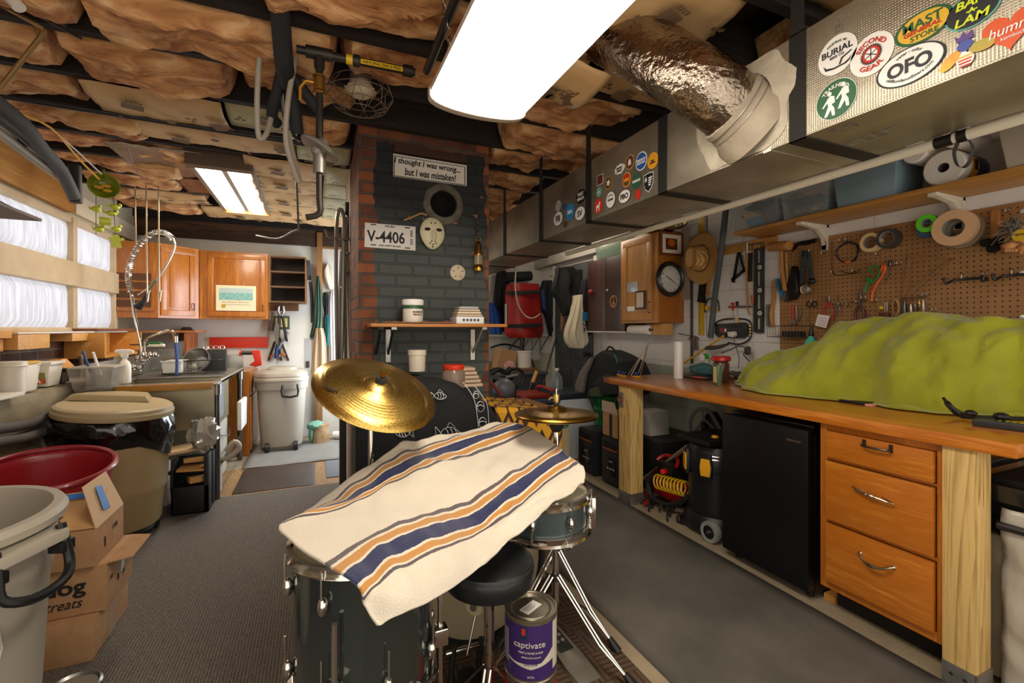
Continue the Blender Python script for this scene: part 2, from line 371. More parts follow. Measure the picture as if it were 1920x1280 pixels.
# paint colour: slate green below, soot black above
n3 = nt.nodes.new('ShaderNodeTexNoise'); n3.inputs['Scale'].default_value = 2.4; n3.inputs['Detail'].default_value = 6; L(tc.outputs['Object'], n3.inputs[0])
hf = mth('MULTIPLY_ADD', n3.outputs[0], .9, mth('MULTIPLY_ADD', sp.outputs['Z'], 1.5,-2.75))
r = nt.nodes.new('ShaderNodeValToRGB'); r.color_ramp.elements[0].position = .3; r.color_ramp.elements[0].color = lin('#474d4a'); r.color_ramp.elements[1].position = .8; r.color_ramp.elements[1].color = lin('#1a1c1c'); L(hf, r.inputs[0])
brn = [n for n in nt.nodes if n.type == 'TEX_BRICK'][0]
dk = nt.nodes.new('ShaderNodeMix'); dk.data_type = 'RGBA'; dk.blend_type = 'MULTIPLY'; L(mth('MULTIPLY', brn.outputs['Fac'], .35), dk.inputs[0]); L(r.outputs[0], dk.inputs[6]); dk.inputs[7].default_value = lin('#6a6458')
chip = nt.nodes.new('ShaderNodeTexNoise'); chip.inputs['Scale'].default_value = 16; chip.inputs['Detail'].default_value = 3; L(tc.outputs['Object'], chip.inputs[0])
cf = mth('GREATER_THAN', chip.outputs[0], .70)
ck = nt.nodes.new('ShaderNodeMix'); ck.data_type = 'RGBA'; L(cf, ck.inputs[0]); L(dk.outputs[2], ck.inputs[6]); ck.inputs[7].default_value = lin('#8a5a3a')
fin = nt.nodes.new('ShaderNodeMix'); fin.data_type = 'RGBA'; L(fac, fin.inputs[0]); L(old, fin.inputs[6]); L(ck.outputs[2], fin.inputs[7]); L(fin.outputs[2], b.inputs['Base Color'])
# body with a real flue hole at (.735, z 2.05)
HX, HZ, HR = .742,2.085,.082
ch = MB(); x0, x1, y0, y1 = .232,1.045,2.8,3.5
ch.bx(x0, x1, y0+.12, y1,0,2.72)
N = 32; rim = [(HX+HR*math.cos(2*PI*i/N), HZ+HR*math.sin(2*PI*i/N)) for i in range(N)]
def sq(i):
    a = 2*PI*i/N; c, s_ = math.cos(a), math.sin(a); k = .12/max(abs(c), abs(s_)); return (HX+c*k, HZ+s_*k)
fr = [ch.v((x, y0, z)) for x, z in rim]; sqv = [ch.v((sq(i)[0], y0, sq(i)[1])) for i in range(N)]; bk = [ch.v((x, y0+.12, z)) for x, z in rim]
for i in range(N): j = (i+1) % N; ch.f([fr[i], fr[j], sqv[j], sqv[i]]); ch.f([fr[i], fr[j], bk[j], bk[i]])
for (a, b_, c, d_) in ((x0, HX-.12,0,2.72),(HX+.12, x1,0,2.72),(HX-.12, HX+.12,0, HZ-.12),(HX-.12, HX+.12, HZ+.12,2.72)):
    ch.bx(a, b_, y0, y0+.12, c, d_)
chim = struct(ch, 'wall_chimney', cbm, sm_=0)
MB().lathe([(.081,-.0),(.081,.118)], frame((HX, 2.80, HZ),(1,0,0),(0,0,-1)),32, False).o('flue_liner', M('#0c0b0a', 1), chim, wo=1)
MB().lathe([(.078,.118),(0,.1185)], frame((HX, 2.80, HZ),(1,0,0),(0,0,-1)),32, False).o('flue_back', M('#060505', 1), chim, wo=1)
o = MB().lathe([(.083,.0),(.088,.012),(.115,.01),(.128,0)], frame((HX, 2.80, HZ),(1,0,0),(0,0,1)),32, False)
for v in o.bm.verts: v.co += Vector((.006*nz(v.co, 30),0,.006*nz(v.co, 30,3)))
o.o('flue_collar', M('#6e665a', .9, c2='#4b463e', ns=20, bump=.4), chim, wo=1, label='cracked mortar ring round the flue hole')
# ================================================================ floor coverings
carp, nt, b = _new('ribbed carpet'); L = nt.links.new
tc = nt.nodes.new('ShaderNodeTexCoord'); wv = nt.nodes.new('ShaderNodeTexWave'); wv.bands_direction = 'X'; wv.inputs['Scale'].default_value = 26; wv.inputs['Distortion'].default_value = 2.5; wv.inputs['Detail'].default_value = 3; wv.inputs['Detail Scale'].default_value = 4
L(tc.outputs['Object'], wv.inputs[0]); n = nt.nodes.new('ShaderNodeTexNoise'); n.inputs['Scale'].default_value = 160; n.inputs['Detail'].default_value = 3; L(tc.outputs['Object'], n.inputs[0])
mx = nt.nodes.new('ShaderNodeMath'); mx.operation = 'MULTIPLY_ADD'; mx.inputs[1].default_value = .4; L(wv.outputs[1], mx.inputs[0]); L(n.outputs[0], mx.inputs[2])
r = nt.nodes.new('ShaderNodeValToRGB'); r.color_ramp.elements[0].position = .35; r.color_ramp.elements[0].color = lin('#3c3731'); r.color_ramp.elements[1].position = 1; r.color_ramp.elements[1].color = lin('#7b7268'); L(mx.outputs[0], r.inputs[0]); L(r.outputs[0], b.inputs['Base Color'])
b.inputs['Roughness'].default_value = .95; bp = nt.nodes.new('ShaderNodeBump'); bp.inputs['Strength'].default_value = .5; bp.inputs['Distance'].default_value = .004; L(mx.outputs[0], bp.inputs['Height']); L(bp.outputs[0], b.inputs['Normal'])
tag(MB().bx(-1.49,.6,-.5,4.09,.0,.008).o('carpet', carp, bv=.003), 'long grey ribbed carpet runner between the trash cans and the drum kit', 'carpet')
rib, nt, b = _new('ribbed rubber'); L = nt.links.new
tc = nt.nodes.new('ShaderNodeTexCoord'); wv = nt.nodes.new('ShaderNodeTexWave'); wv.bands_direction = 'X'; wv.inputs['Scale'].default_value = 30
L(tc.outputs['Object'], wv.inputs[0]); n = nt.nodes.new('ShaderNodeTexNoise'); n.inputs['Scale'].default_value = 3; n.inputs['Detail'].default_value = 6; L(tc.outputs['Object'], n.inputs[0])
r = nt.nodes.new('ShaderNodeValToRGB'); r.color_ramp.elements[0].position = .3; r.color_ramp.elements[0].color = lin('#53504b'); r.color_ramp.elements[1].position = .7; r.color_ramp.elements[1].color = lin('#6d6860'); L(n.outputs[0], r.inputs[0]); L(r.outputs[0], b.inputs['Base Color'])
b.inputs['Roughness'].default_value = .42; bp = nt.nodes.new('ShaderNodeBump'); bp.inputs['Strength'].default_value = .35; bp.inputs['Distance'].default_value = .003; L(wv.outputs[1], bp.inputs['Height']); L(bp.outputs[0], b.inputs['Normal'])
m = MB(); m.grid(lambda u, v: (1.196+.922*u, -.4+3.72*v, .0085+.003*nz((u*2, v*9,0),1)),12,60)
tag(m.o('rubber_mat', rib, solid=.006, off=-1), 'long grey ribbed rubber floor mat running beside the workbench', 'mat')
rug, nt, b = _new('parquet pattern rug'); L = nt.links.new
tc = nt.nodes.new('ShaderNodeTexCoord')
def mth(op, a, b_=None, c=None):
    n = nt.nodes.new('ShaderNodeMath'); n.operation = op
    for i, k in enumerate((a, b_, c)):
        if k is None: continue
        if isinstance(k, (int, float)): n.inputs[i].default_value = k
        else: nt.links.new(k, n.inputs[i])
    return n.outputs[0]
sp = nt.nodes.new('ShaderNodeSeparateXYZ'); L(tc.outputs['Object'], sp.inputs[0])
ck = nt.nodes.new('ShaderNodeTexChecker'); ck.inputs['Scale'].default_value = 7; L(tc.outputs['Object'], ck.inputs[0])
sx = mth('SINE', mth('MULTIPLY', sp.outputs[0], 260)); sy = mth('SINE', mth('MULTIPLY', sp.outputs[1], 260))
mi = nt.nodes.new('ShaderNodeMix'); mi.inputs[2].default_value = 0; L(ck.outputs['Fac'], mi.inputs[0]); L(sx, mi.inputs[2]); L(sy, mi.inputs[3])
r = nt.nodes.new('ShaderNodeValToRGB'); r.color_ramp.elements[0].position = .2; r.color_ramp.elements[0].color = lin('#3a2c20'); r.color_ramp.elements[1].position = .7; r.color_ramp.elements[1].color = lin('#5f4a36'); L(mth('MULTIPLY_ADD', mi.outputs[0], .3,.5), r.inputs[0]); L(r.outputs[0], b.inputs['Base Color']); b.inputs['Roughness'].default_value = .9
tag(MB().bx(.02,1.12,-.3,2.5,.009,.018).o('drum_rug', rug, bv=.003), 'dark brown rug with woven squares under the drum kit', 'rug')
# kitchen mats
dkm = M('#4a3d33', .5, c2='#3c3029', ns=4, bump=.1, bs=120)
q = [P(430,934,Z=.0), P(555,915,Z=.0), P(574,868,Z=.0), P(457,877,Z=.0)]
x0, x1, y0, y1 = -.60,.0,4.12,4.78
m = MB(); m.prism([(x0, y0),(x1, y0),(x1, y1),(x0, y1)], .018, pts2=[(x0+.05, y0+.05),(x1-.06, y0+.05),(x1-.06, y1-.03),(x0+.05, y1-.03)], z0=.008)
tag(m.o('kitchen_mat', dkm, bv=.004), 'dark brown cushioned floor mat with sloped edges beside the sink', 'mat')
gm = M('#8b8782', .5, c2='#7b7873', ns=6, bump=.1, bs=40)
m = MB(); m.grid(lambda u, v: (-.62+.98*u, 4.82+.95*v, .0085+.004*nz((u*5, v*5,0))),16,12); tag(m.o('grey_floor_mat', gm, solid=.006, off=-1), 'pale grey floor mat in front of the wheeled bin with a lid', 'mat')
m = MB(); m.bx(.09,.5,4.26,4.8,.0,.012); tag(m.o('blue_grey_floor_mat', M('#6f7680', .45, bump=.2, bs=60), bv=.003), 'small blue grey ribbed floor mat beside the brown mat', 'mat')
tag(MB().bx(-1.05,.6,4.09,4.85,0,.004).o('floor_tile_patch', M('#b58d5e', .6, c2='#6d5238', ns=70, contrast=.2), sm_=0), 'speckled tan flooring strip around the brown mat', 'flooring')
# ================================================================ insulation
insul, nt, b = _new('glass wool'); L = nt.links.new
tc = nt.nodes.new('ShaderNodeTexCoord'); mp = nt.nodes.new('ShaderNodeMapping'); mp.inputs['Scale'].default_value = (3,6,9); L(tc.outputs['Object'], mp.inputs[0])
n = nt.nodes.new('ShaderNodeTexNoise'); n.inputs['Scale'].default_value = 1.6; n.inputs['Detail'].default_value = 8; n.inputs['Distortion'].default_value = 1.2; L(mp.outputs[0], n.inputs[0])
r = nt.nodes.new('ShaderNodeValToRGB'); e = r.color_ramp.elements; e[0].position = .3; e[0].color = lin('#8e5632'); e[1].position = .72; e[1].color = lin('#e8bd88'); e.new(.52).color = lin('#c8905c'); L(n.outputs[0], r.inputs[0]); L(r.outputs[0], b.inputs['Base Color'])
b.inputs['Roughness'].default_value = 1; bp = nt.nodes.new('ShaderNodeBump'); bp.inputs['Strength'].default_value = .9; bp.inputs['Distance'].default_value = .02
m2 = nt.nodes.new('ShaderNodeMapping'); m2.inputs['Scale'].default_value = (14,30,40); m2.inputs['Rotation'].default_value = (.3,0,.5); L(tc.outputs['Object'], m2.inputs[0]); n2 = nt.nodes.new('ShaderNodeTexNoise'); n2.inputs['Scale'].default_value = 1.5; n2.inputs['Detail'].default_value = 6; n2.inputs['Distortion'].default_value = 1; L(m2.outputs[0], n2.inputs[0])
ad = nt.nodes.new('ShaderNodeMath'); ad.operation = 'MULTIPLY_ADD'; ad.inputs[1].default_value = .45; L(n2.outputs[0], ad.inputs[0]); L(n.outputs[0], ad.inputs[2]); L(ad.outputs[0], bp.inputs['Height']); L(bp.outputs[0], b.inputs['Normal'])
def batt(x0, x1, y0, y1, seed, sag=.05, label=None):
    nx = max(6, int((x1-x0)/.022)); ny = 20
    def f(u, v):
        x = x0+(x1-x0)*u; y = y0+(y1-y0)*v; e = min(1,6*min(v, 1-v)); ex = min(1, min(u, 1-u)*(x1-x0)/.05)
        lump = fb((x, y, 0),1.6, seed)*.07+fb((x, y*1.5,0),6, seed)*.026+fb((x*1.3+y, y*2,0),15, seed)*.010+abs(nz((x*2.5, y*4, seed)))*.05-.03
        rag = .018*nz((x*12, seed, v))*(1 if v < .5 else -1)
        return (x, y+rag, 2.665-(.12+sag-lump)*(e**.5)*(ex**.5))
    o = MB().grid(f, nx, ny).o('insulation_batt', insul)
    return tag(o, label, 'insulation', 'glass wool batts between the ceiling joists')
# every bay: x extents of bare wool
bays = [(JY[i]+.024, JY[i+1]-.024) for i in range(len(JY)-1)]
names = ['nearest the camera', 'second from the camera', 'third from the camera', 'over the drum kit', 'just behind the ceiling light', 'before the cage lamp', 'over the cage lamp',
         'over the front of the chimney', 'behind the chimney front', 'fifth behind the chimney face', 'over the sink front', 'over the sink', 'over the mug string', 'over the drainboard', 'over the kitchen cabinets', 'last before the kitchen wall']
SEG = {0: [(-1.7,.3),(.3,1.5)], 1: [(-1.7,.2),(.2,1.2)], 2: [(-1.7,.1),(.1,1.15)], 3: [(-1.7,-.6),(-.6,.4),(.4,1.3)], 4: [(-1.7,-.5),(-.5,.3),(.3,1.0),(1.9,2.95)], 5: [(-1.7,-.9),(-.9,-.2),(-.2,.7),(.7,1.15),(1.9,2.95)],
       6: [(-1.7,-.8),(-.8,.1),(.1,.9),(.9,1.7)], 7: [(-1.7,-1.0),(-1.0,-.35),(-.35,.22),(1.05,1.9)], 8: [(-1.7,-1.05),(-.1,.22),(1.05,1.9)], 9: [(-1.7,-.9),(1.05,1.7)], 10: [(-1.7,-.75),(1.05,1.7)], 11: [(-1.7,-.9),(1.05,2.0)], 12: [(-1.7,-1.0),(1.05,2.0)], 13: [(-1.7,-.9),(1.05,2.0)], 14: [(-1.7,-1.0)], 15: []}
pos = {1: ['whole strip'], 2: ['left piece', 'right piece'], 3: ['left piece', 'middle piece', 'right piece'], 4: ['leftmost piece', 'second piece', 'third piece', 'rightmost piece'], 5: ['leftmost piece', 'second piece', 'third piece', 'fourth piece', 'rightmost piece']}
for i, (a, c) in enumerate(bays):
    for k, (x0, x1) in enumerate(SEG.get(i, [])):
        batt(x0, x1, a, c, i*3.1+k, .05+.03*(k % 2), 'brown glass wool insulation, %s of the ceiling bay %s' % (pos[len(SEG[i])][k], names[i]))
# paper faced insulation
kraft = M('#c9a678', .6, c2='#b8915f', ns=5, bump=.25, bs=12); kraftg = M('#b8ad84', .6, c2='#9d9468', ns=5, bump=.25, bs=12)
printm = M('#6d5238', .8)
def leafmark(k, m, h, s):
    k.prism([(0,-.5*s),(.35*s, -.1*s),(.3*s, .3*s),(0,.5*s),(-.3*s, .3*s),(-.35*s, -.1*s)], .0004, m @ Matrix.Translation((0,0, h)))
def sheet(x0, x1, y0, y1, z, label, mat=kraft, seed=0, marks=3, big=False, sag=.03, rz=0, tilt=0):
    def f(u, v):
        x = x0+(x1-x0)*u; y = y0+(y1-y0)*v; e = min(1,5*min(v, 1-v))
        return (x, y+.01*nz((x*4, seed, 0)), z-sag*e-.012*fb((x, y, 0),5, seed)-.008*abs(nz((x*12+y*5, y*3, seed)))+tilt*(u-.5))
    o = MB().grid(f, int((x1-x0)/.03)+3,12).o('insulation_paper', mat, solid=.004)
    tag(o, label, 'insulation', 'paper faced insulation sheets')
    rnd = random.Random(seed); k = MB()
    for j in range(marks):
        x = x0+(x1-x0)*(j+.5+.2*rnd.random())/marks; y = y0+(y1-y0)*(.25+.5*rnd.random()); zz = z-sag-.024
        mm = frame((x, y, zz),(math.cos(.3*j), math.sin(.3*j),0),(math.sin(.3*j),-math.cos(.3*j),0)) @ Matrix.Scale(1.5,4)
        if j % 3 == 0:
            for q in range(3): a = q*2.094; leafmark(k, mm @ Matrix.Rotation(a, 4, 'Z') @ Matrix.Translation((0,.012,0)),.001,.02)
        elif j % 3 == 1:
            k.prism([(-.03,-.022),(.03,-.022),(.03,.022),(-.03,.022)], .0004, mm); 
            for q in range(4): k.prism([(-.02+.012*q, .03),(-.012+.012*q, .03),(-.012+.012*q, .045),(-.02+.012*q, .045)], .0004, mm)
        else: k.prism(circ(.016,10),.0004, mm)
    if marks: k.o('printed_marks', printm, o, wo=1)
    if big:
        for j in range(big):
            x = x0+(x1-x0)*(j+.5)/big; txt('ClimaCell', frame((x, (y0+y1)/2+.05*(j % 2), z-sag-.026),(1,0,0),(0,-1,0)), printm, o, w=.16)
    return o
zS = 2.505
sheet(-1.02,-.45, JY[9]-.39, JY[9]-.0,2.474, 'tan paper faced insulation patch stapled in front of the foil patch', seed=2, marks=5)
sheet(-1.05,-.12, JY[9]+.03, JY[10]-.03, zS, 'tan paper insulation sheet left of the fluorescent fixture', seed=3, marks=5)
sheet(-.44,-.1, JY[9]-.37, JY[9]-.03, zS, 'narrow tan paper insulation piece right of the stapled patch', seed=4, marks=3, mat=kraftg)
sheet(-.11,.22, JY[9]+.03, JY[10]-.03, zS-.01, 'green tinted paper insulation by the partition, nearest row', seed=5, marks=3, mat=kraftg)
kk = ['third row beyond the drain pipe', 'fourth row beyond the drain pipe', 'fifth row beyond the drain pipe', 'sixth row beyond the drain pipe', 'seventh row beyond the drain pipe']
for q, i in enumerate((10,11,12,13)):
    sheet(-.45,.05, JY[i]-.01, JY[i+1]-.012,2.474, 'tan paper insulation right of the fixture, '+kk[q], seed=6+q, marks=4)
    sheet(.06,.5, JY[i]-.01, JY[i+1]-.012,2.472, 'green tinted paper insulation by the partition, '+kk[q], seed=16+q, marks=3, mat=kraftg)
sheet(-1.0,.3, JY[14]-.01, JY[15]-.01,2.474, 'tan printed paper insulation above the kitchen cabinets', seed=21, marks=7)
sheet(-1.45,-.9, JY[13]+.03, JY[14]-.03, zS-.02, 'tan printed paper insulation above the corner cabinet', seed=22, marks=5)
sheet(1.16,2.0, JY[3]+.03, JY[4]-.03,2.53, 'tan paper insulation lettered by the maker, nearest above the flex duct', seed=30, marks=5, big=2)
sheet(1.2,2.2, JY[2]+.03, JY[3]-.03,2.53, 'tan paper insulation lettered by the maker, above the tin duct', seed=31, marks=6, big=3)
sheet(1.3,2.2, JY[1]+.03, JY[2]-.03,2.53, 'tan paper insulation in the ceiling corner above the stickers', seed=32, marks=5, big=2)
sheet(1.02,1.45, JY[4]+.03, JY[5]-.03,2.50, 'tan paper insulation lettered by the maker, right of the big lamp', seed=33, marks=4, big=1)
sheet(1.18,1.85, JY[5]+.03, JY[6]-.03,2.50, 'hanging tan paper insulation flap behind the flex duct', seed=34, marks=6, big=1, sag=.05)
sheet(.86,1.15, JY[5]+.05, JY[6]-.03,2.40, 'loose tan paper insulation flap drooping beside the big lamp', seed=35, marks=6, big=1, sag=.02, tilt=-.06)
# foil patch by the fixture
foil = M('#b9aea2', .22,1, c2='#8a8078', ns=3, bump=.9, bs=70)
o = MB(); o.grid(lambda u, v: (-1.22+.53*u, 3.62+.62*v, 2.475-.01*nz((u*8, v*8,0))),24,20)
tag(o.o('foil_sheet', foil, solid=.003), 'crinkled silver foil insulation sheet left of the fluorescent fixture', 'foil')
o = MB(); o.grid(lambda u, v: (-1.0+.36*u, 4.26+.42*v, 2.47-.01*nz((u*8, v*8,5))),16,14)
tag(o.o('foil_sheet', M('#a98a6a', .25,1, c2='#7d6048', ns=3, bump=.5, bs=50), solid=.003), 'smooth brown tinted foil sheet beside the fluorescent tubes', 'foil')
# ================================================================ lamps
lens, nt, b = _new('lamp diffuser'); L = nt.links.new
b.inputs['Base Color'].default_value = (.95,.93,.9,1); b.inputs['Emission Color'].default_value = (1,.9,.76,1); b.inputs['Emission Strength'].default_value = 17
t = thing('ceiling_light', 'big rectangular wraparound ceiling light with a glowing white diffuser, nearest lamp', 'light', (.58,1.06,2.12))
def lensf(u, v):
    a = PI*u; r = 1; x = -.185*math.cos(a); z = .055-.055*math.sin(a)**.55
    return (x, -.60+1.19*v, z)
lm = MB(); lm.grid(lensf, 24,4)
lm.o('diffuser', lens, t)
en = M('#b8a896', .4)
for sgn, y in ((-1,-.6),(1,.59)):
    c = MB(); pts = [(lensf(i/24,0)[0]*1.06, lensf(i/24,0)[2]-.006*math.sin(PI*i/24)) for i in range(25)]+[(.196,.075),(-.196,.075)]
    c.prism([(x, z) for x, z in pts], .035, Matrix(((1,0,0,0),(0,0,-sgn*-1,y),(0,1,0,0),(0,0,0,1))) if sgn > 0 else Matrix(((1,0,0,0),(0,0,-1,y),(0,1,0,0),(0,0,0,1))))
    c.o('end_cap', en, t, bv=.006)
MB().bx(-.19,.19,-.6,.6,.055,.078).o('housing', M('#d8d0c4', .5), t, bv=.004)
def chain(t, p0, p1, mat=STEEL, l=.03, name='chain'):
    p0 = Vector(p0); p1 = Vector(p1); n = max(2, int((p1-p0).length/l)); k = MB()
    for i in range(n):
        c = p0+(p1-p0)*(i+.5)/n; m, _ = along(c, p1+Vector((1e-4,0,0))); m = m @ Matrix.Rotation(PI/2*(i % 2),4, 'Z') @ Matrix.Rotation(PI/2,4, 'X') @ Matrix.Diagonal((.55,1,1,1))
        k.ring(l*.62,.0022, m, 12,5)
    return k.o(name, mat, t)
for x in (-.15,.15):
    for y in (-.5,.45): chain(t, (x, y, .078),(x*1.2, y, .30))
# kitchen fluorescent: recessed fixture with two tubes
t = thing('fluorescent_light', 'twin tube fluorescent ceiling fixture over the kitchen end', 'light', (-.60,4.4,2.42))
k = MB(); k.bx(-.17,.17,-.68,.66,.06,.085); k.bx(-.2,-.17,-.68,.66,.0,.08); k.bx(.17,.2,-.68,.66,.0,.08); k.o('housing', M('#8a7a68', .5), t, bv=.003)
MB().bx(-.2,.2,.66,.69,-.01,.085).o('end_plate', M('#d09048', .5), t); MB().bx(-.2,.2,-.76,-.68,-.02,.085).o('end_plate', M('#5b4634', .5), t)
tube = M('#fff2dc', .4, emit=26); 
for x in (-.088,.088): MB().bx(x-.062, x+.062,-.66,.65,.02,.055).o('tube_cover', tube, t, bv=.008)
MB().bx(-.018,.018,-.66,.65,.01,.06).o('divider', M('#a89c8c', .5), t)
t = thing('fluorescent_light', 'bare tube fluorescent fixture behind the silver duct in the back corner', 'light', (2.35,4.3,2.38))  # added lamp, hidden by the duct from the camera, to light the back corner
MB().bx(-.08,.08,-.62,.62,.04,.09).o('housing', WHT, t, bv=.004); MB().cyl((0,-.6,.01),(0,.6,.01),.02).o('tube', tube, t)
# wire cage lamp near the chimney
t = thing('cage_lamp', 'round wire cage lamp with a pale socket on the joist before the chimney', 'lamp', P(676,180, Z=2.40))
k = MB()
for R, z in ((.13,0),(.15,-.05),(.12,-.10),(.07,-.12)): k.ring(R, .0022, Matrix.Translation((0,0,.05+z)),28,5)
for i in range(16):
    a = 2*PI*i/16; s_ = 1 if i % 2 else -1; b2 = a+s_*.39
    k.tube([(.13*math.cos(a),.13*math.sin(a),.05),(.15*math.cos(a+s_*.2),.15*math.sin(a+s_*.2),0),(.12*math.cos(b2),.12*math.sin(b2),-.05),(.07*math.cos(b2),.07*math.sin(b2),-.07)], .002,5)
k.o('wire_cage', M('#7c6a58', .5,.6), t)
k = MB(); k.lathe([(.03,.08),(.05,.06),(.065,.03),(.04,0),(.0,-.0)], None, 24)
k.o('socket', M('#cbb79c', .6), t)
k = MB(); k.prism([((.075 if i % 2 else .062)*math.cos(i*PI/14),(.075 if i % 2 else .062)*math.sin(i*PI/14)) for i in range(28)], .006, Matrix.Translation((0,0,.02))); k.o('scalloped_shade', M('#b9a78e', .6), t)
MB().cyl((0,0,.06),(0,0,.12),.05).o('junction_box', M('#5a4c40', .6), t)
# ================================================================ pipes and hoses
gp = M('#2a2724', .45,.5, c2='#3a332c', ns=10)
y_ = M('#d9b21c', .5)
gz = 2.40
t = thing('gas_pipe', 'black iron gas pipe with a yellow label running towards the chimney joist', 'pipe', (0,0, gz))
a = P(556,92, Z=gz); b_ = P(778,136, Z=gz)
MB().cyl(a, b_, .016).o('pipe', gp, t, wo=1)
k = MB(); d = (b_-a).normalized(); c0 = a+(b_-a)*.18
for c, l in ((c0,.05),(c0+d*.14,.012),(b_-d*.03,.02)): MB().cyl(c-d*l, c+d*l, .024).o('fitting', gp, t, wo=1)
MB().cyl(c0, c0-Vector((0,0,.06)),.02).o('fitting', gp, t, wo=1)
MB().cyl(c0+d*.10, c0+d*.125,.019).o('yellow_band', y_, t, wo=1)
lc = a+(b_-a)*.70; up = Vector((0,0,1)); 
mfr = frame(lc+Vector((-.0,-.017,-.006)), d, up)
o = MB().prism([(-.085,-.010),(.085,-.010),(.085,.010),(-.085,.010)], .001, mfr).o('label', y_, t, wo=1, label='yellow natural gas label'); txt('NATURAL GAS 5 PSIG', mfr @ Matrix.Translation((0,0,.001)), INK, o, w=.15)
bm_ = M('#a07a3a', .35,.9)
k = MB(); k.cyl(c0-Vector((0,0,.06)), c0-Vector((0,0,.34)),.014); k.o('dropper', gp, t, wo=1)
k = MB(); k.cyl(c0-Vector((0,0,.10)), c0-Vector((0,0,.15)),.022); k.cyl(c0-Vector((0,0,.155)), c0-Vector((0,0,.165)),.026, seg=6); k.cyl(c0-Vector((0,0,.09)), c0-Vector((0,0,.098)),.026, seg=6); k.o('brass_valve', bm_, t, wo=1)
k = MB(); h = c0-Vector((0,0,.12)); k.tube([h, h+Vector((-.05,0,.0)), h+Vector((-.07,0,-.03)), h+Vector((-.07,0,-.08))], .006,6); k.o('valve_handle', M('#c08a2a', .4,.6), t, wo=1)
rg = c0-Vector((0,0,.38)); k = MB(); k.lathe([(.0,-.03),(.02,-.03),(.03,-.012),(.072,-.008),(.078,0),(.072,.008),(.03,.02),(.02,.04),(0,.04)], Matrix.Translation(rg) @ Matrix.Rotation(.5,4, 'Y'),24); k.cyl(rg+Vector((.0,0,.02)), rg+Vector((0,0,-.10)),.024); k.o('regulator', M('#8f8a82', .4,.7), t, wo=1)
k = MB(); k.tube([rg+Vector((0,0,-.08)), rg+Vector((0,0,-.2)), rg+Vector((.0,0,-.26)), rg+Vector((-.05,.0,-.28))], .012,8, sm=3); k.o('lower_pipe', gp, t, wo=1)
k = MB(); a = P(800,134, Z=2.36); b_ = P(870,-40, Z=2.36); tag(k.cyl(a, b_, .016).o('iron_pipe', gp), 'dark iron pipe running overhead towards the big lamp', 'pipe')
k = MB(); a = P(-60,170, Z=2.44); b_ = P(585,272, Z=2.44); tag(k.cyl(a, b_, .014).o('conduit', M('#1c1a18', .5)), 'thin straight black conduit crossing under the left joists', 'pipe')
# insulated drain hoses hanging in the middle
hz = M('#1d1e20', .7)
def ptz(pts, t0, t1=None):
    t1 = t1 or t0; n = len(pts)-1
    return [P(x, y, t=t0+(t1-t0)*i/n) for i, (x, y) in enumerate(pts)]
t = thing('insulated_pipe', 'fat black foam wrapped pipe coming down in the middle of the ceiling', 'pipe', P(530,200, t=2.0))
MB().tube(ptz([(520,-60),(524,0),(528,60),(533,120),(540,160)], 1.55,1.95), [.034,.034,.036,.036,.03], 12, sm=4).o('foam_sleeve', hz, t, wo=1)
MB().tube(ptz([(536,140),(548,180),(556,250)], 1.95,2.1),.030,12, sm=3).o('foam_branch', hz, t, wo=1)
MB().tube(ptz([(536,130),(560,160),(598,206)], 1.95,2.05),.026,12, sm=3).o('foam_branch', hz, t, wo=1)
MB().tube(ptz([(530,130),(518,180),(510,216),(520,232)], 1.95,2.1),.024,12, sm=3).o('foam_branch', hz, t, wo=1)
MB().tube(ptz([(528,150),(532,210),(548,252),(562,262)], 1.98,2.15),.010,8, sm=3).o('branch_pipe', DSTEEL, t, wo=1)
grh = M('#a39a8a', .5)
tag(MB().tube(ptz([(545,40),(555,90),(540,190),(536,260),(548,310),(560,340),(558,320),(545,270),(538,200)], 1.85,2.1),.011,10, sm=5).o('grey_hose', grh), 'long looping grey hose hanging over the fat black pipe', 'hose')
tag(MB().tube(ptz([(512,50),(496,60),(486,120),(482,200),(486,258),(500,250),(508,222)], 1.85,2.0),.011,10, sm=5).o('grey_hose', grh), 'short grey hose loop hanging left of the fat black pipe', 'hose')
k = MB(); k.tube(ptz([(553,270),(556,340),(560,430)], 2.9,3.4),.007,8); k.tube(ptz([(560,430),(545,436),(520,448),(480,442)], 3.4),.008,8, sm=3)
tag(k.o('thin_pipe', DSTEEL), 'thin steel pipe dropping to a bent black cable before the kitchen', 'pipe')
# hoses / pipes upper left over the window
fo = M('#4e4c4a', .75); 
tag(MB().tube(ptz([(-60,150),(40,230),(80,280),(115,320),(140,372)], 1.9,2.75),.032,12, sm=4).o('foam_pipe', fo), 'dark grey foam wrapped pipe sloping down above the window, lowest end at the mullion', 'pipe')
tag(MB().tube(ptz([(-60,210),(0,250),(60,295),(112,332)], 1.9,2.6),.022,12, sm=4).o('pale_pipe', M('#9a8e7c', .5)), 'pale grey drain pipe sloping above the window', 'pipe')
tag(MB().tube(ptz([(-60,185),(0,225),(60,272),(100,312)], 1.95,2.6),.020,12, sm=4).o('foam_pipe', M('#6b6660', .7)), 'mid grey foam pipe between the dark and pale pipes above the window', 'pipe')
tag(MB().tube(ptz([(140,310),(142,350),(143,380)], 2.75),.03,12).o('pipe_stub', M('#1b1815', .6)), 'short black upright pipe end beside the mullion top', 'pipe')
tag(MB().tube(ptz([(26,208),(96,240),(150,300),(186,336)], 2.3,3.2),.006,6, sm=4).o('yellow_cable', M('#d79a1e', .5)), 'yellow electrical cable running to the green bowl', 'cable')
tag(MB().tube(ptz([(10,168),(60,212),(130,270),(190,326)], 2.3,3.2),.005,6, sm=4).o('white_cable', M('#cfc6b8', .5)), 'white electrical cable running beside the yellow one', 'cable')
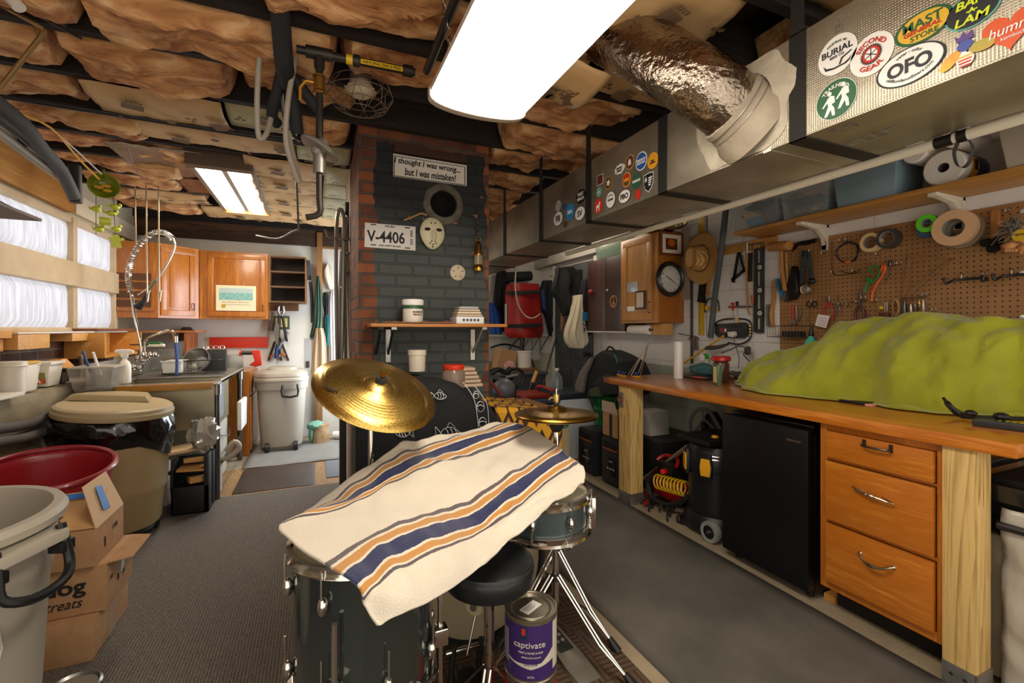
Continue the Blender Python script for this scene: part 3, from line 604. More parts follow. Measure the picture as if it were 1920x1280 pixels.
tag(MB().tube(ptz([(243,0),(230,40),(200,60),(188,92),(205,135),(218,190),(232,250),(246,300),(262,330),(276,338)], 1.7,3.4),.0035,6, sm=4).o('purple_wire', M('#7a3f48', .5)), 'loose purple wire dangling through the left joists', 'wire')
tag(MB().tube(ptz([(0,165),(50,102),(80,62),(72,48),(20,20),(0,10)], 1.8,1.7),.009,8, sm=4).o('copper_tube', M('#a98a5a', .35,.8)), 'bent copper tube in the top left corner', 'pipe')
k = MB(); k.tube(ptz([(24,-20),(90,30),(160,66)], 1.6,1.85),.009,8); k.tube(ptz([(12,-20),(80,34),(152,72)], 1.6,1.85),.006,8)
tag(k.o('conduit_pair', M('#5b5148', .35,.7)), 'pair of thin metal conduits in the top left corner', 'pipe')
tag(MB().cyl(P(152,60, t=1.85), P(172,70, t=1.9),.024).o('pipe_coupling', M('#b39652', .5)), 'yellowish pipe coupling at the end of the conduits', 'fitting')
tag(MB().cyl(P(18,-8, t=1.6), P(36,14, t=1.6),.024,.020).o('lamp_socket', M('#d8d0c4', .4)), 'white lamp socket in the top left corner', 'socket')
# green bowl with dangling ceramic ornaments, hooks over the sink
gg = M('#7a8a1e', .25, clear=.5); gl = M('#a9b32a', .3, clear=.5)
bt = 3.25
t = thing('bowl_mobile', 'green bowl mobile with dangling ceramic animals hung by the window', 'mobile', P(195,349, t=bt))
vd = (Vector((0,0, CAMH))-t.location).normalized(); bw = frame((0,0,0), vd.cross(Vector((0,0,1))).normalized(),(0,0,1))
k = MB(); k.lathe([(.0,.05),(.05,.045),(.075,.02),(.09,-.02),(.084,-.02),(.068,.018),(.045,.036),(0,.04)], bw, 28, False); k.ring(.018,.006, bw @ Matrix.Translation((0,.1,0)) @ Matrix.Rotation(PI/2,4, 'Y'),14,6); k.o('bowl', gg, t)
k = MB()
for a in range(3): k.sph((.03*math.cos(a*2),.02*math.sin(a*2)-.01,.015),(.03,.014,.012),10, bw)
k.o('bananas', M('#d0a030', .4), t)
orn = [(180,392, 'b'),(215,388, 'h'),(209,400, 'h'),(197,415, 'c'),(186,430, 'b'),(218,430, 'b'),(218,452, 'm')]
for x, y, kd in orn:
    c = P(x, y, t=bt)-t.location; k = MB(); m = frame(c, vd.cross(Vector((0,0,1))).normalized()*-1,(0,0,1))
    if kd == 'b': k.sph((0,0,0),(.028,.022,.018),12, m); k.sph((.02,.022,0),(.014,.013,.012),10, m); k.prism([(-.02,0),(-.045,.02),(-.03,-.01)], .012, m, -.006)
    elif kd == 'h': k.sph((0,0,0),(.032,.02,.018),12, m); k.sph((.028,.016,0),(.012,.016,.01),10, m); k.prism([(-.025,0),(-.05,.03),(-.045,-.005)], .012, m, -.006)
    elif kd == 'c': k.cyl(m @ Vector((-.032,0,0)), m @ Vector((.032,0,0)),.03,.026,18)
    else: k.prism([(0,.05),(.018,.04),(.018,.022),(.04,.028),(.045,.012),(.022,.002),(.03,-.045),(.008,-.05),(0,-.02),(-.008,-.05),(-.03,-.045),(-.022,.002),(-.045,.012),(-.04,.028),(-.018,.022),(-.018,.04)], .016, m, -.008)
    k.o('ornament', gl, t)
MB().tube([P(180,366, t=bt)-t.location, P(180,440, t=bt)-t.location], .002,5).o('string', BLKM, t); MB().tube([P(212,362, t=bt)-t.location, P(217,452, t=bt)-t.location], .002,5).o('string', BLKM, t)
chain(t, P(193,334, t=bt)-t.location, P(190,300, t=bt)-t.location, DSTEEL, .016)
for i, (x, y0, y1, bx_) in enumerate(((253,344,450,8),(274,340,550,5),(297,352,550,4))):
    a = P(x, y0, t=3.7); b_ = P(x+2, y1, t=3.7); c = P(x+2+bx_, y1+ (10 if i == 0 else -6), t=3.7)
    tag(MB().tube([a+Vector((.05,0,.03)), a+Vector((0.0,0,.03)), a, b_, (b_+c)/2-Vector((0,0,.012)), c], .0055,6, sm=3).o('hanging_hook', M('#b9a68a', .35,.8)), ['long wire hook hanging over the sink, leftmost of three', 'long wire hook over the sink, middle of three, behind the sprayer', 'long wire hook over the sink, rightmost of three'][i], 'hook', 'wire hooks over the sink')
tag(MB().cyl(P(215,345, t=3.7), P(330,345, t=3.7),.008).o('hanging_rail', DSTEEL), 'thin metal rail carrying the long hooks under the ceiling', 'rail')
# ================================================================ tin duct with stickers
DX, DX2, DZ, DZ2 = 1.45,1.84,1.918,2.263
dw, nt, b = _new('foil faced duct wrap'); L = nt.links.new
tc = nt.nodes.new('ShaderNodeTexCoord'); mp = nt.nodes.new('ShaderNodeMapping'); mp.inputs['Scale'].default_value = (1,1,1); L(tc.outputs['Object'], mp.inputs[0])
n = nt.nodes.new('ShaderNodeTexNoise'); n.inputs['Scale'].default_value = 3.5; n.inputs['Detail'].default_value = 7; L(mp.outputs[0], n.inputs[0])
sp = nt.nodes.new('ShaderNodeSeparateXYZ'); L(mp.outputs[0], sp.inputs[0])
def mth(op, a, b_=None, c=None, nt=nt):
    n = nt.nodes.new('ShaderNodeMath'); n.operation = op
    for i, k in enumerate((a, b_, c)):
        if k is None: continue
        if isinstance(k, (int, float)): n.inputs[i].default_value = k
        else: nt.links.new(k, n.inputs[i])
    return n.outputs[0]
g1 = mth('SINE', mth('MULTIPLY', mth('ADD', sp.outputs[1], sp.outputs[0]),900)); g2 = mth('SINE', mth('MULTIPLY', sp.outputs[2], 900))
gg_ = mth('MAXIMUM', g1, g2)
r = nt.nodes.new('ShaderNodeValToRGB'); r.color_ramp.elements[0].position = .3; r.color_ramp.elements[0].color = lin('#8a8270'); r.color_ramp.elements[1].position = .75; r.color_ramp.elements[1].color = lin('#c4bba8'); L(n.outputs[0], r.inputs[0]); L(r.outputs[0], b.inputs['Base Color'])
b.inputs['Metallic'].default_value = .72; b.inputs['Roughness'].default_value = .36
hh = mth('MULTIPLY_ADD', gg_, .25, mth('MULTIPLY', n.outputs[0], 3))
bp = nt.nodes.new('ShaderNodeBump'); bp.inputs['Strength'].default_value = .5; bp.inputs['Distance'].default_value = .003; L(hh, bp.inputs['Height']); L(bp.outputs[0], b.inputs['Normal'])
duct = thing('air_duct', 'long square silver air duct covered in stickers under the ceiling', 'duct', ((DX+DX2)/2,2.3, DZ))
k = MB(); k.bx(DX, DX2,-.5,5.2, DZ, DZ2)
bmesh.ops.subdivide_edges(k.bm, edges=[e for e in k.bm.edges if abs(e.verts[0].co.y-e.verts[1].co.y) > 1], cuts=60)
for v in k.bm.verts: v.co.x += .003*nz(v.co, 2.3); v.co.z += .004*nz(v.co, 1.9,3)
k.o('duct_body', dw, duct, wo=1, bv=.006)
MB().bx(DX-.0015, DX2+.0015,1.09,1.12, DZ-.002, DZ2+.0015).o('seam', M('#b7b0a2', .35,.8), duct, wo=1)
strapm = M('#17140f', .6, bump=.5, bs=300)
def strap(y, top=None):
    e = .004; w_ = .028; k = MB()
    k.bx(DX-e, DX-.0005, y-w_, y+w_, DZ-e, DZ2+e); k.bx(DX-e, DX2+e, y-w_, y+w_, DZ-e, DZ-.0005)
    k.bx(DX2+.0005, DX2+e, y-w_, y+w_, DZ-e, DZ2+e); k.bx(DX-e, DX2+e, y-w_, y+w_, DZ2+.0005, DZ2+e)
    if top:
        k.bx(DX-e, DX-.0005, y-w_*.8, y+w_*.8, DZ2, top); k.bx(DX2+.0005, DX2+e, y-w_*.8, y+w_*.8, DZ2, top)
    k.o('strap', strapm, duct, wo=1, sm_=0, label='black webbing strap wrapped round the duct')
for y, tp in ((.995,2.5),(1.625, None),(2.235,2.5),(2.836,2.5),(3.5,2.5),(4.2,2.5)): strap(y, tp)
SW = M('#f3f0ea', .3); 
def onduct(x, y): p = P(x, y, X=DX-.003); return FR(p)
def stk(x, y, w, h, mat, label, shape='o', rot=0, rim=None, rimw=.12):
    m = onduct(x, y) @ Matrix.Rotation(rot, 4, 'Z')
    def shp(k_):
        if shape == 'o': return [(w/2*k_*math.cos(2*PI*i/36), h/2*k_*math.sin(2*PI*i/36)) for i in range(36)]
        if shape == 'r': return [(-w/2*k_, -h/2*k_),(w/2*k_, -h/2*k_),(w/2*k_, h/2*k_),(-w/2*k_, h/2*k_)]
        if shape == 'shield': return [(q[0]*w*k_, q[1]*h*k_) for q in ((0,-.5),(.3,-.32),(.46,-.05),(.5,.45),(0,.5),(-.5,.45),(-.46,-.05),(-.3,-.32))]
        if shape == 'heart': return [(w*k_*.0305*16*math.sin(a)**3, h*k_*.033*(13*math.cos(a)-5*math.cos(2*a)-2*math.cos(3*a)-math.cos(4*a)+2)) for a in [2*PI*i/40 for i in range(40)]]
        if shape == 'blob': return [(w/2*k_*(1+.12*math.sin(i*1.9))*math.cos(2*PI*i/24), h/2*k_*(1+.18*math.cos(i*2.3))*math.sin(2*PI*i/24)) for i in range(24)]
    o = MB().prism(shp(1),.0008, m, 0).o('sticker', rim or mat, duct, wo=1, sm_=0, label=label)
    if rim: MB().prism(shp(1-rimw),.0008, m, .0008).o('sticker_face', mat, o, wo=1, sm_=0)
    return o, m @ Matrix.Translation((0,0,.0018))
def T(x, y): return Matrix.Translation((x, y, 0))
BK = M('#16161a', .5); RD = M('#c02a1c', .5); GRN = M('#1c5a34', .5); YEL = M('#e2b32c', .5); ORG = M('#d9551c', .5); BLU = M('#2554a0', .5); TEAL = M('#6fae9a', .5); BRN = M('#6b3a1e', .5)
# Burial
o, m = stk(1570,102,.112,.116, SW, 'round white beer company sticker with a small boat')
txt('BURIAL', m @ T(0,.012), BK, o, w=.088, h=.019, bold=.0006); txt('BEER CO', m @ T(0,-.005), BK, o, w=.04); txt('ASHEVILLE, NC', m @ T(0,-.012), BK, o, w=.06, arc=.05)
MB().prism([(-.04,-.018),(-.034,-.036),(-.01,-.041),(.025,-.04),(.036,-.034),(.04,-.022),(.034,-.03),(.02,-.036),(-.01,-.036),(-.03,-.03)], .0005, m).o('boat_drawing', BK, o, wo=1)
MB().prism([(.005,-.034),(.012,-.016),(.04,-.006),(.042,-.009),(.016,-.02),(.010,-.034)], .0005, m).o('figure_drawing', BK, o, wo=1)
# Second Gear
o, m = stk(1634,102,.112,.116, SW, 'round white sticker with a gear wheel and red letters')
txt('SECOND', m @ T(0,-.002), RD, o, w=.085, h=.013, arc=.040, bold=.0008); txt('GEAR', m @ T(0,.002), RD, o, w=.06, h=.014, arc=-.040, bold=.0008)
g = []
for i in range(60): rr = .029 if i % 2 else .024; g.append((rr*math.cos(2*PI*i/60), rr*math.sin(2*PI*i/60)))
MB().prism(g, .0004, m).o('gear_drawing', BK, o, wo=1)
MB().prism(circ(.0225,28),.0004, m, .0004).o('gear_inside', RD, o, wo=1); MB().prism(circ(.016,28),.0004, m, .0008).o('gear_inside', SW, o, wo=1)
k = MB()
for i in range(6): k.prism([(-.0012,0),(.0012,0),(.0012,.016),(-.0012,.016)], .0004, m @ Matrix.Rotation(i*PI/3,4, 'Z'),.0012)
k.o('gear_spokes', BK, o, wo=1)
# Mast General Store
o, m = stk(1730,49,.125,.082, YEL, 'oval green and yellow general store sticker', rim=GRN, rimw=.13)
txt('MAST', m @ T(0,.011), GRN, o, w=.085, h=.024, bold=.0012); txt('STORE', m @ T(.004,-.023), GRN, o, w=.06, h=.013, bold=.0006)
txt('GENERAL', m @ T(0,-.007) @ Matrix.Translation((0,0,.0006)), RD, o, w=.08, h=.011, bold=.0008, shear=.2)
# Bam a lam
o, m = stk(1823,18,.105,.085, BK, 'dark oval sticker with bright lime lettering', rim=M('#7cc8c0', .2,.3), rimw=.08)
LIM = M('#d8ea2a', .4)
txt('BAM', m @ T(0,.02), LIM, o, w=.06, h=.02, shear=.2, bold=.0015); txt('-A-', m @ T(0,.0), LIM, o, w=.02, bold=.001); txt('LAM', m @ T(0,-.02), LIM, o, w=.065, h=.02, shear=.2, bold=.0015)
# OFO
o, m = stk(1705,123,.155,.098, SW, 'big oval black rimmed sticker lettered OFO', rim=BK, rimw=.07)
txt('OFO', m @ T(0,.001), M('#26242c', .5), o, w=.1, h=.038, bold=.0035); txt('water - color', m @ T(0,-.018), BK, o, w=.062, arc=.055); txt('oldfloridaoutfitters.com', m @ T(0,.045), BK, o, w=.11, arc=-.078)
# Trailhead
o, m = stk(1567.6,186,.118,.118, GRN, 'round green sticker with two white hikers', rim=M('#e9efe4', .4), rimw=.03)
txt('TRAILHEAD', m @ T(0,-.002), SW, o, w=.085, h=.011, arc=.043, bold=.0004)
for sx_, sy_ in ((-.02,-.008),(.02,.004)):
    k = MB(); h_ = [(-.002,.02),(.006,.024),(.016,.02),(.018,.0),(.008,-.002),(.016,-.016),(.018,-.038),(.01,-.038),(.006,-.018),(-.006,-.036),(-.014,-.036),(-.002,-.006),(-.004,.006),(-.016,-.006),(-.02,-.004),(-.006,.014)]
    k.prism([(sx_+x, sy_+y) for x, y in h_], .0004, m); k.prism(circ(.0065,14, sx_+.002, sy_+.031),.0004, m); k.o('hiker', SW, o, wo=1)
# bee
o, m = stk(1806,97,.012,.03, SW, 'rainbow coloured bee sticker with a small crown'); m = m @ Matrix.Translation((.004,0,0)) @ Matrix.Scale(.84,4)
o2 = o
for (cx, cy, rx, ry, a, mt) in ((0,.015,.018,.016,0, M('#3b4aa0', .4)),(-.034,-.014,.030,.016,.75, M('#e8902a', .4, c2='#e8d23a', ns=25)),(.036,-.004,.028,.016,-.15, M('#e8882a', .4, c2='#6fae3a', ns=25)),(0,-.026,.02,.02,0, SW)):
    MB().prism([(cx+rx*math.cos(a)*math.cos(w_)-ry*math.sin(a)*math.sin(w_), cy+rx*math.sin(a)*math.cos(w_)+ry*math.cos(a)*math.sin(w_)) for w_ in [2*PI*i/20 for i in range(20)]], .0006, m).o('bee_shape', mt, o2, wo=1)
for q, c in enumerate((YEL, ORG, RD, RD)): MB().prism([(-.018+.002*q, -.014-.009*q),(.018-.002*q, -.014-.009*q),(.017-.002*q, -.019-.009*q),(-.017+.002*q, -.019-.009*q)], .0004, m, .0007).o('bee_stripe', c, o2, wo=1)
MB().prism([(-.018,.03),(-.024,.052),(-.012,.042),(-.004,.058),(.003,.043),(.016,.054),(.018,.03)], .0006, m).o('crown', M('#5a3a8a', .4), o2, wo=1)
# humm
o, m = stk(1894,58,.098,.09, ORG, 'orange heart shaped drink sticker', 'heart')
txt('humm', m @ T(0,.008), SW, o, w=.07, h=.022, shear=.2); txt('kombucha', m @ T(.008,-.012), SW, o, w=.045)
MB().prism(circ(.014,20),.0008, onduct(1457,238)).o('sticker', M('#2a4a9a', .5, c2='#c8d4ee', ns=200), duct, wo=1, label='tiny round blue patterned sticker')
m = onduct(1366,284); txt('MADE IN USA', m, M('#22305a', .5), duct, w=.075, h=.012, bold=.002)
# middle group
def sm(x, y, w, h, mat, label, text=None, tm=None, shape='o', rim=None, tw=.7, rimw=.12, rot=0, t2=None):
    o, m = stk(x, y, w, h, mat, label, shape, rot, rim, rimw)
    if text: txt(text, m @ T(0,.006 if t2 else 0), tm, o, w=w*tw, bold=.0008)
    if t2: txt(t2, m @ T(0,-.008), tm, o, w=w*tw*.9, bold=.0005)
    return o, m
o, m = sm(1181,304,.07,.075, BRN, 'round brown sticker with a pale bell', rim=M('#c9a06a', .5)); MB().prism([(-.012,-.014),(.012,-.014),(.01,.006),(0,.018),(-.01,.006)], .0005, m).o('bell_drawing', SW, o, wo=1)
sm(1202.5,302,.085,.09, BLU, 'round blue and white lettered sticker, largest of the middle group', 'FRENCH', SW, t2='BROADS', rim=SW, tw=.75)
o, m = sm(1224,301,.075,.075, M('#dc9a1e', .5), 'round orange sticker with a black moustache', 'CRAFT', None or BK, tw=.3); MB().prism([(-.022,-.012),(-.008,-.004),(0,-.007),(.008,-.004),(.022,-.012),(.01,-.014),(0,-.012),(-.01,-.014)], .0005, m).o('moustache', BK, o, wo=1)
sm(1162,317,.085,.05, SW, 'white splat shaped lettered sticker', 'HEAVENLY', BK, 'blob', t2='SPIRIT', tw=.6)
sm(1125,337,.06,.056, M('#8a3a1e', .5, c2='#3a1e14', ns=90), 'square red brown sticker with white border', shape='r', rim=SW)
o, m = sm(1141,343,.06,.066, M('#4a3a1c', .5), 'brown and gold oval sticker with a white flower', rim=M('#c89a2a', .5)); MB().prism([((.014+.004*math.cos(5*a))*math.cos(a),(.014+.004*math.cos(5*a))*math.sin(a)) for a in [2*PI*i/40 for i in range(40)]], .0005, m).o('flower', SW, o, wo=1)
o, m = sm(1175,337,.065,.075, RD, 'red yellow and green oval sticker', rim=YEL); txt('NRE', m, YEL, o, w=.04, bold=.001); MB().prism([(-.02,-.012),(.02,-.012),(.012,-.026),(-.012,-.026)], .0005, m).o('green_field', GRN, o, wo=1)
sm(1193.5,339,.072,.074, M('#2c5a40', .5), 'round dark green sticker lettered SESSION', 'SESSION', SW, tw=.8)
o, m = sm(1216,342,.072,.092, BK, 'black shield shaped sticker with white marks', shape='shield', rim=M('#e5e2dc', .5), rimw=.08)
k = MB(); k.prism([(-.026,.012),(-.008,.012),(-.008,.018),(-.026,.018)], .0005, m); k.o('shield_mark', SW, o, wo=1); MB().prism([(-.02,.005),(-.014,.005),(-.014,.028),(-.02,.028)], .0005, m).o('shield_mark', SW, o, wo=1)
for q in range(4): MB().prism([(.002,.022-.011*q),(.026-.003*q, .024-.011*q),(.026-.003*q, .018-.011*q),(.002,.016-.011*q)], .0005, m).o('shield_mark', SW, o, wo=1)
sm(1123,360,.05,.055, TEAL, 'small round pale teal sticker', 'ALE', SW, tw=.4)
sm(1145,374.5,.085,.092, BK, 'round white ringed sticker lettered THE MED', rim=SW, rimw=.0) if 0 else None
o, m = stk(1145,374.5,.083,.09, SW, 'round white ringed sticker lettered THE MED', rim=BK, rimw=.06); txt('THE MED', m, BK, o, w=.05, h=.012, bold=.0008); txt('MEDITERRANEAN', m @ T(0,-.004), BK, o, w=.05, arc=.03)
o, m = stk(1171,368,.098,.07, SW, 'white oval sticker lettered FBO', rim=BK, rimw=.08); txt('FBO', m, BK, o, w=.062, h=.028, bold=.002)
o, m = stk(1196,364.5,.04,.05, RD, 'small red fist shaped sticker', 'blob')
o, m = stk(1122,386,.075,.082, M('#d8341e', .5), 'round red sticker with a white goat'); MB().prism([(-.018,.004),(.006,.006),(.012,.02),(.02,.018),(.018,.006),(.012,.0),(.012,-.03),(.007,-.03),(.005,-.012),(-.01,-.012),(-.012,-.03),(-.017,-.03)], .0005, m).o('goat_drawing', SW, o, wo=1)
# far group
o, m = stk(1089,368,.105,.085, BK, 'black oval beach sticker with white letters', rim=BK); txt('FOLLY', m @ T(0,.014), SW, o, w=.06, h=.02, bold=.001); txt('BEACH', m @ T(0,-.014), SW, o, w=.07, h=.018, bold=.001)
o, m = stk(1046.6,386,.075,.075, M('#d8cfc6', .5, c2='#8a8078', ns=60), 'round pale grey patterned sticker')
o, m = stk(1058,387,.045,.032, BLU, 'tiny dark blue oval sticker')
o, m = stk(1069,397,.1,.1, M('#2a8ac4', .5), 'round bright blue sticker lettered 30A'); txt('30A', m, SW, o, w=.06, h=.025, bold=.0015)
o, m = stk(1087.6,400,.115,.085, SW, 'white oval sticker lettered SV', rim=BK, rimw=.07); txt('SV', m, BK, o, w=.055, h=.035, bold=.002)
o, m = stk(1046.6,410,.125,.095, SW, 'white oval sticker lettered FB', rim=BK, rimw=.07); txt('FB', m, BK, o, w=.055, h=.04, bold=.002)
o, m = stk(1060,420,.04,.045, BRN, 'tiny dark brown round sticker')
# printing on the wrap
pm = M('#7e786a', .5)
txt('TEED', frame(P(1640,255, Z=DZ-.001),(0,1,0),(-1,0,0)) , pm, duct, w=.16, h=.05)
txt('ED TI', frame(P(1585,240, Z=DZ-.001),(0,1,0),(-1,0,0)), pm, duct, w=.07, h=.03)
txt('EH', frame(P(1572,45, X=DX-.002),(0,0,1),(0,1,0)), pm, duct, w=.045, h=.02)
# flexible duct and its mastic collar
t = thing('flexible_duct', 'fat crinkled silver flexible duct branching from the square air duct', 'duct', (1.45,1.27,2.0))
A = P(1385,212, X=DX-.01); B = P(1300,150, X=1.27); C = P(1170,75, t=1.85); D = P(1050,30, t=2.1)
pts = [A, B, C, D]; pts = spline(pts, 14)
flx = M('#b3a695', .2,1, c2='#8f7f70', ns=6, bump=1.0, bs=38)
k = MB(); k.tube(pts, .118,36, caps=False)
for v in k.bm.verts: v.co += Vector((nz(v.co, 22), nz(v.co, 22,5), nz(v.co, 22,9)))*.005 + Vector((0,0,-.008))*abs(nz(v.co, 6))
k.o('foil_tube', flx, t, wo=1)
dr = (B-A).normalized(); mas = M('#b5a892', .65, c2='#8f8270', ns=9, bump=.5, bs=25)
m, l = along(A-dr*.055, A+dr*.1)
MB().lathe([(.16,-.03),(.15,.01),(.135,.03),(.128,.06),(.128,.095),(.12,.1)], m, 36, False).o('collar', mas, t, wo=1, label='taped collar of the flexible duct')
for q in (.05,.075): MB().ring(.129,.003, m @ Matrix.Translation((0,0, q)),36,6,1).o('band_clamp', M('#9a9184', .4,.5), t, wo=1)
def blob(u, v):
    a = 2*PI*u; r_ = (.13+.07*v*(1+.5*nz((math.cos(a)*2, math.sin(a)*2,1)))); p = A+Vector((0, r_*math.cos(a)*1.05, r_*math.sin(a))); return (DX-.004-.008*(1-v)-.003*nz((p.y*20, p.z*20,0)), p.y, min(DZ2-.004, max(DZ+.01, p.z)))
MB().grid(blob, 48,4, True).o('mastic_sealant', M('#cbbfa8', .7, c2='#a9a08e', ns=14, bump=.6, bs=30), t, wo=1, label='smeared pale sealant round the duct mouth')
# white pipe with tape under the duct
t = thing('white_pipe', 'long white plastic pipe hanging level behind the bottom of the silver duct', 'pipe', (1.865,1,1.905))
MB().cyl((1.865,-.5,1.905),(1.865,3.2,1.905),.0175, seg=18).o('pipe', M('#e6dcc4', .35), t, wo=1)
ya, yb = P(1754,262, X=1.865).y, P(1788,252, X=1.865).y
MB().cyl((1.865, ya, 1.905),(1.865, yb, 1.905),.0185, seg=18).o('black_tape', BLK, t, wo=1)
yc = P(1806,250, X=1.865).y
k = MB(); k.cyl((1.865, yc-.012,1.905),(1.865, yc+.012,1.905),.0195, seg=18)
k.tube([(1.85, yc, 1.888),(1.842, yc, 1.86),(1.85, yc, 1.81),(1.866, yc, 1.80),(1.882, yc, 1.82),(1.885, yc, 1.86),(1.875, yc, 1.888)], .012,6, sm=4, flat=.12, ref=(1,0,0)) if 0 else None
R_ = [(-.012,-.018),(-.02,-.045),(-.014,-.085),(0,-.1),(.014,-.085),(.02,-.045),(.012,-.018)]
q_ = spline([Vector((x, z, 0)) for x, z in R_], 5)
prev = None
for p_ in q_:
    a = k.v((1.865, yc-.012+p_.x*0,0)) if 0 else None
def loopf(u, v):
    i = min(len(q_)-1, int(u*(len(q_)-1)+.5)); p_ = q_[i]; return (1.865-.012+.024*v, yc+p_.x*1.1,1.905+p_.y)
k.grid(loopf, len(q_)-1,1); k.o('hanging_strap', BLK, t, wo=1, label='black strap loop dangling from the pipe')
# ================================================================ workbench and what stands under it
WX = 3.0
benchw = wood('#b5651a', '#de9036', 'y', .28,.8, clear=.5); oak = wood('#b4661a', '#d68a30', 'y', .35,1.2, clear=.25); oakz = wood('#b4661a', '#d68a30', 'z', .35,1.2, clear=.25)
t = thing('workbench', 'long orange stained wooden workbench on timber posts', 'workbench', (2.55,1.87,0))
MB().bx(2.105,2.985,.71,2.96,.872,.92).o('worktop', benchw, t, wo=1, bv=.005)
MB().bx(2.10,2.985,2.961,3.03,.872,.918).o('end_board', wood('#7a4020', '#94532c', 'x', .4,1, clear=.3), t, wo=1, bv=.004)
postm = wood('#8c6a30', '#d8b470', 'z', .6,.55, rings=True); postg = wood('#8a7a48', '#a5935c', 'z', .6,.8)
for (y0, y1, x1) in ((2.72,2.86,2.24),(.815,.912,2.225)):
    p_ = MB().bx(2.125, x1, y0, y1,0,.871).o('post', postm, t, wo=1, bv=.003)
    k = MB(); k.bx(2.119,2.124, y0+.002, y1-.002,0,.085); k.bx(2.119, x1, y0-.005, y0-.001,0,.085); k.o('post_base_plate', GALV, p_, wo=1)
    for q in (.3,.7): MB().cyl((2.119, y0+(y1-y0)*q, .05),(2.116, y0+(y1-y0)*q, .05),.006, seg=10).o('bolt', DSTEEL, p_, wo=1)
k = MB(); k.bx(2.115,2.124,2.80,2.85,.71,.82); k.o('latch_plate', M('#8c7c6a', .5,.5), t, wo=1)
MB().cyl((2.112,2.845,.775),(2.085,2.80,.765),.014).o('latch_knob', M('#7a4038', .4), t, wo=1)
k = MB(); k.bx(2.7,2.79,2.3,2.39,0,.872); k.o('rear_post', postm, t, wo=1)
# drawer cabinet
t = thing('drawer_cabinet', 'orange oak three drawer cabinet under the near end of the workbench', 'cabinet', (2.4,1.14,0))
k = MB(); k.bx(2.145,2.165,.915,.935,.12,.870); k.bx(2.145,2.165,1.335,1.365,.12,.870)
for z0, z1 in ((.84,.870),(.706,.716),(.425,.438),(.12,.158)): k.bx(2.145,2.165,.935,1.335, z0, z1)
k.o('face_frame', oakz, t, wo=1, bv=.001)
MB().bx(2.165,2.75,.915,1.365,.12,.868).o('body', oakz, t, wo=1)
MB().bx(2.26,2.75,.92,1.36,0,.119).o('toe_kick', M('#1a120b', .8), t, wo=1)
pull = M('#b9aa92', .25,1); pdark = M('#5a5048', .35,.9)
for i, (z0, z1) in enumerate(((.717,.842),(.438,.706),(.156,.425))):
    d = MB().bx(2.122,2.144,.937,1.331, z0+.003, z1-.003).o('drawer_front', oak, t, wo=1, bv=.006)
    c = P((1642,1636,1640)[i], (838,928,1056)[i], X=2.11); k = MB()
    if i == 0:
        k.bx(2.118,2.122, c.y+.042, c.y+.055, c.z-.012, c.z+.02); k.bx(2.118,2.122, c.y-.055, c.y-.042, c.z-.012, c.z+.02)
        k.tube([(2.12, c.y+.048, c.z),(2.1, c.y+.046, c.z-.002),(2.094, c.y, c.z-.004),(2.1, c.y-.046, c.z-.002),(2.12, c.y-.048, c.z)], .005,8, sm=4); hm = pdark
    elif i == 1:
        k.tube([(2.121, c.y+.03, c.z+.0),(2.105, c.y+.075, c.z+.012),(2.098, c.y+.03, c.z+.004),(2.094, c.y, c.z),(2.098, c.y-.03, c.z-.004),(2.105, c.y-.075, c.z-.01),(2.121, c.y-.03, c.z)], [.003,.0035,.005,.006,.005,.0035,.003], 8, sm=4)
        for q in (-.015,0,.015): k.ring(.006,.003, frame((2.095, c.y+q, c.z),(1,0,0),(0,0,1)),12,6)
        hm = pull
    else:
        k.tube([(2.121, c.y+.06, c.z+.012),(2.11, c.y+.058, c.z+.012),(2.095, c.y+.03, c.z-.004),(2.09, c.y, c.z-.008),(2.095, c.y-.03, c.z-.004),(2.11, c.y-.058, c.z+.010),(2.121, c.y-.06, c.z+.010)], [.009,.005,.005,.008,.005,.005,.009], 8, sm=4); hm = pull
    k.o('pull_handle', hm, d, wo=1)
# mini fridge
fb_ = M('#0c0c0e', .35, bump=.15, bs=220)
t = thing('mini_fridge', 'black mini fridge under the workbench', 'fridge', (2.4,1.66,0))
MB().bx(2.195,2.68,1.42,1.915,.025,.80).o('body', fb_, t, wo=1, bv=.006)
MB().bx(2.14,2.19,1.42,1.915,.05,.815).o('door', fb_, t, wo=1, bv=.008)
MB().bx(2.2,2.68,1.43,1.905,.80,.83).o('top', BLKG, t, wo=1, bv=.005)
for x in (2.22,2.62):
    for y in (1.46,1.87): MB().cyl((x, y, 0),(x, y, .026),.018).o('foot', BLK, t, wo=1)
txt('VISSANI', FR(P(1487,826, X=2.139)), M('#a08a6a', .3,.8), t, w=.075, h=.011, bold=.001)
tag(MB().bx(2.25,2.32,1.368,1.415,.0,.03).o('wood_shim', pine), 'small wooden shim block between the fridge and the drawer cabinet', 'block')
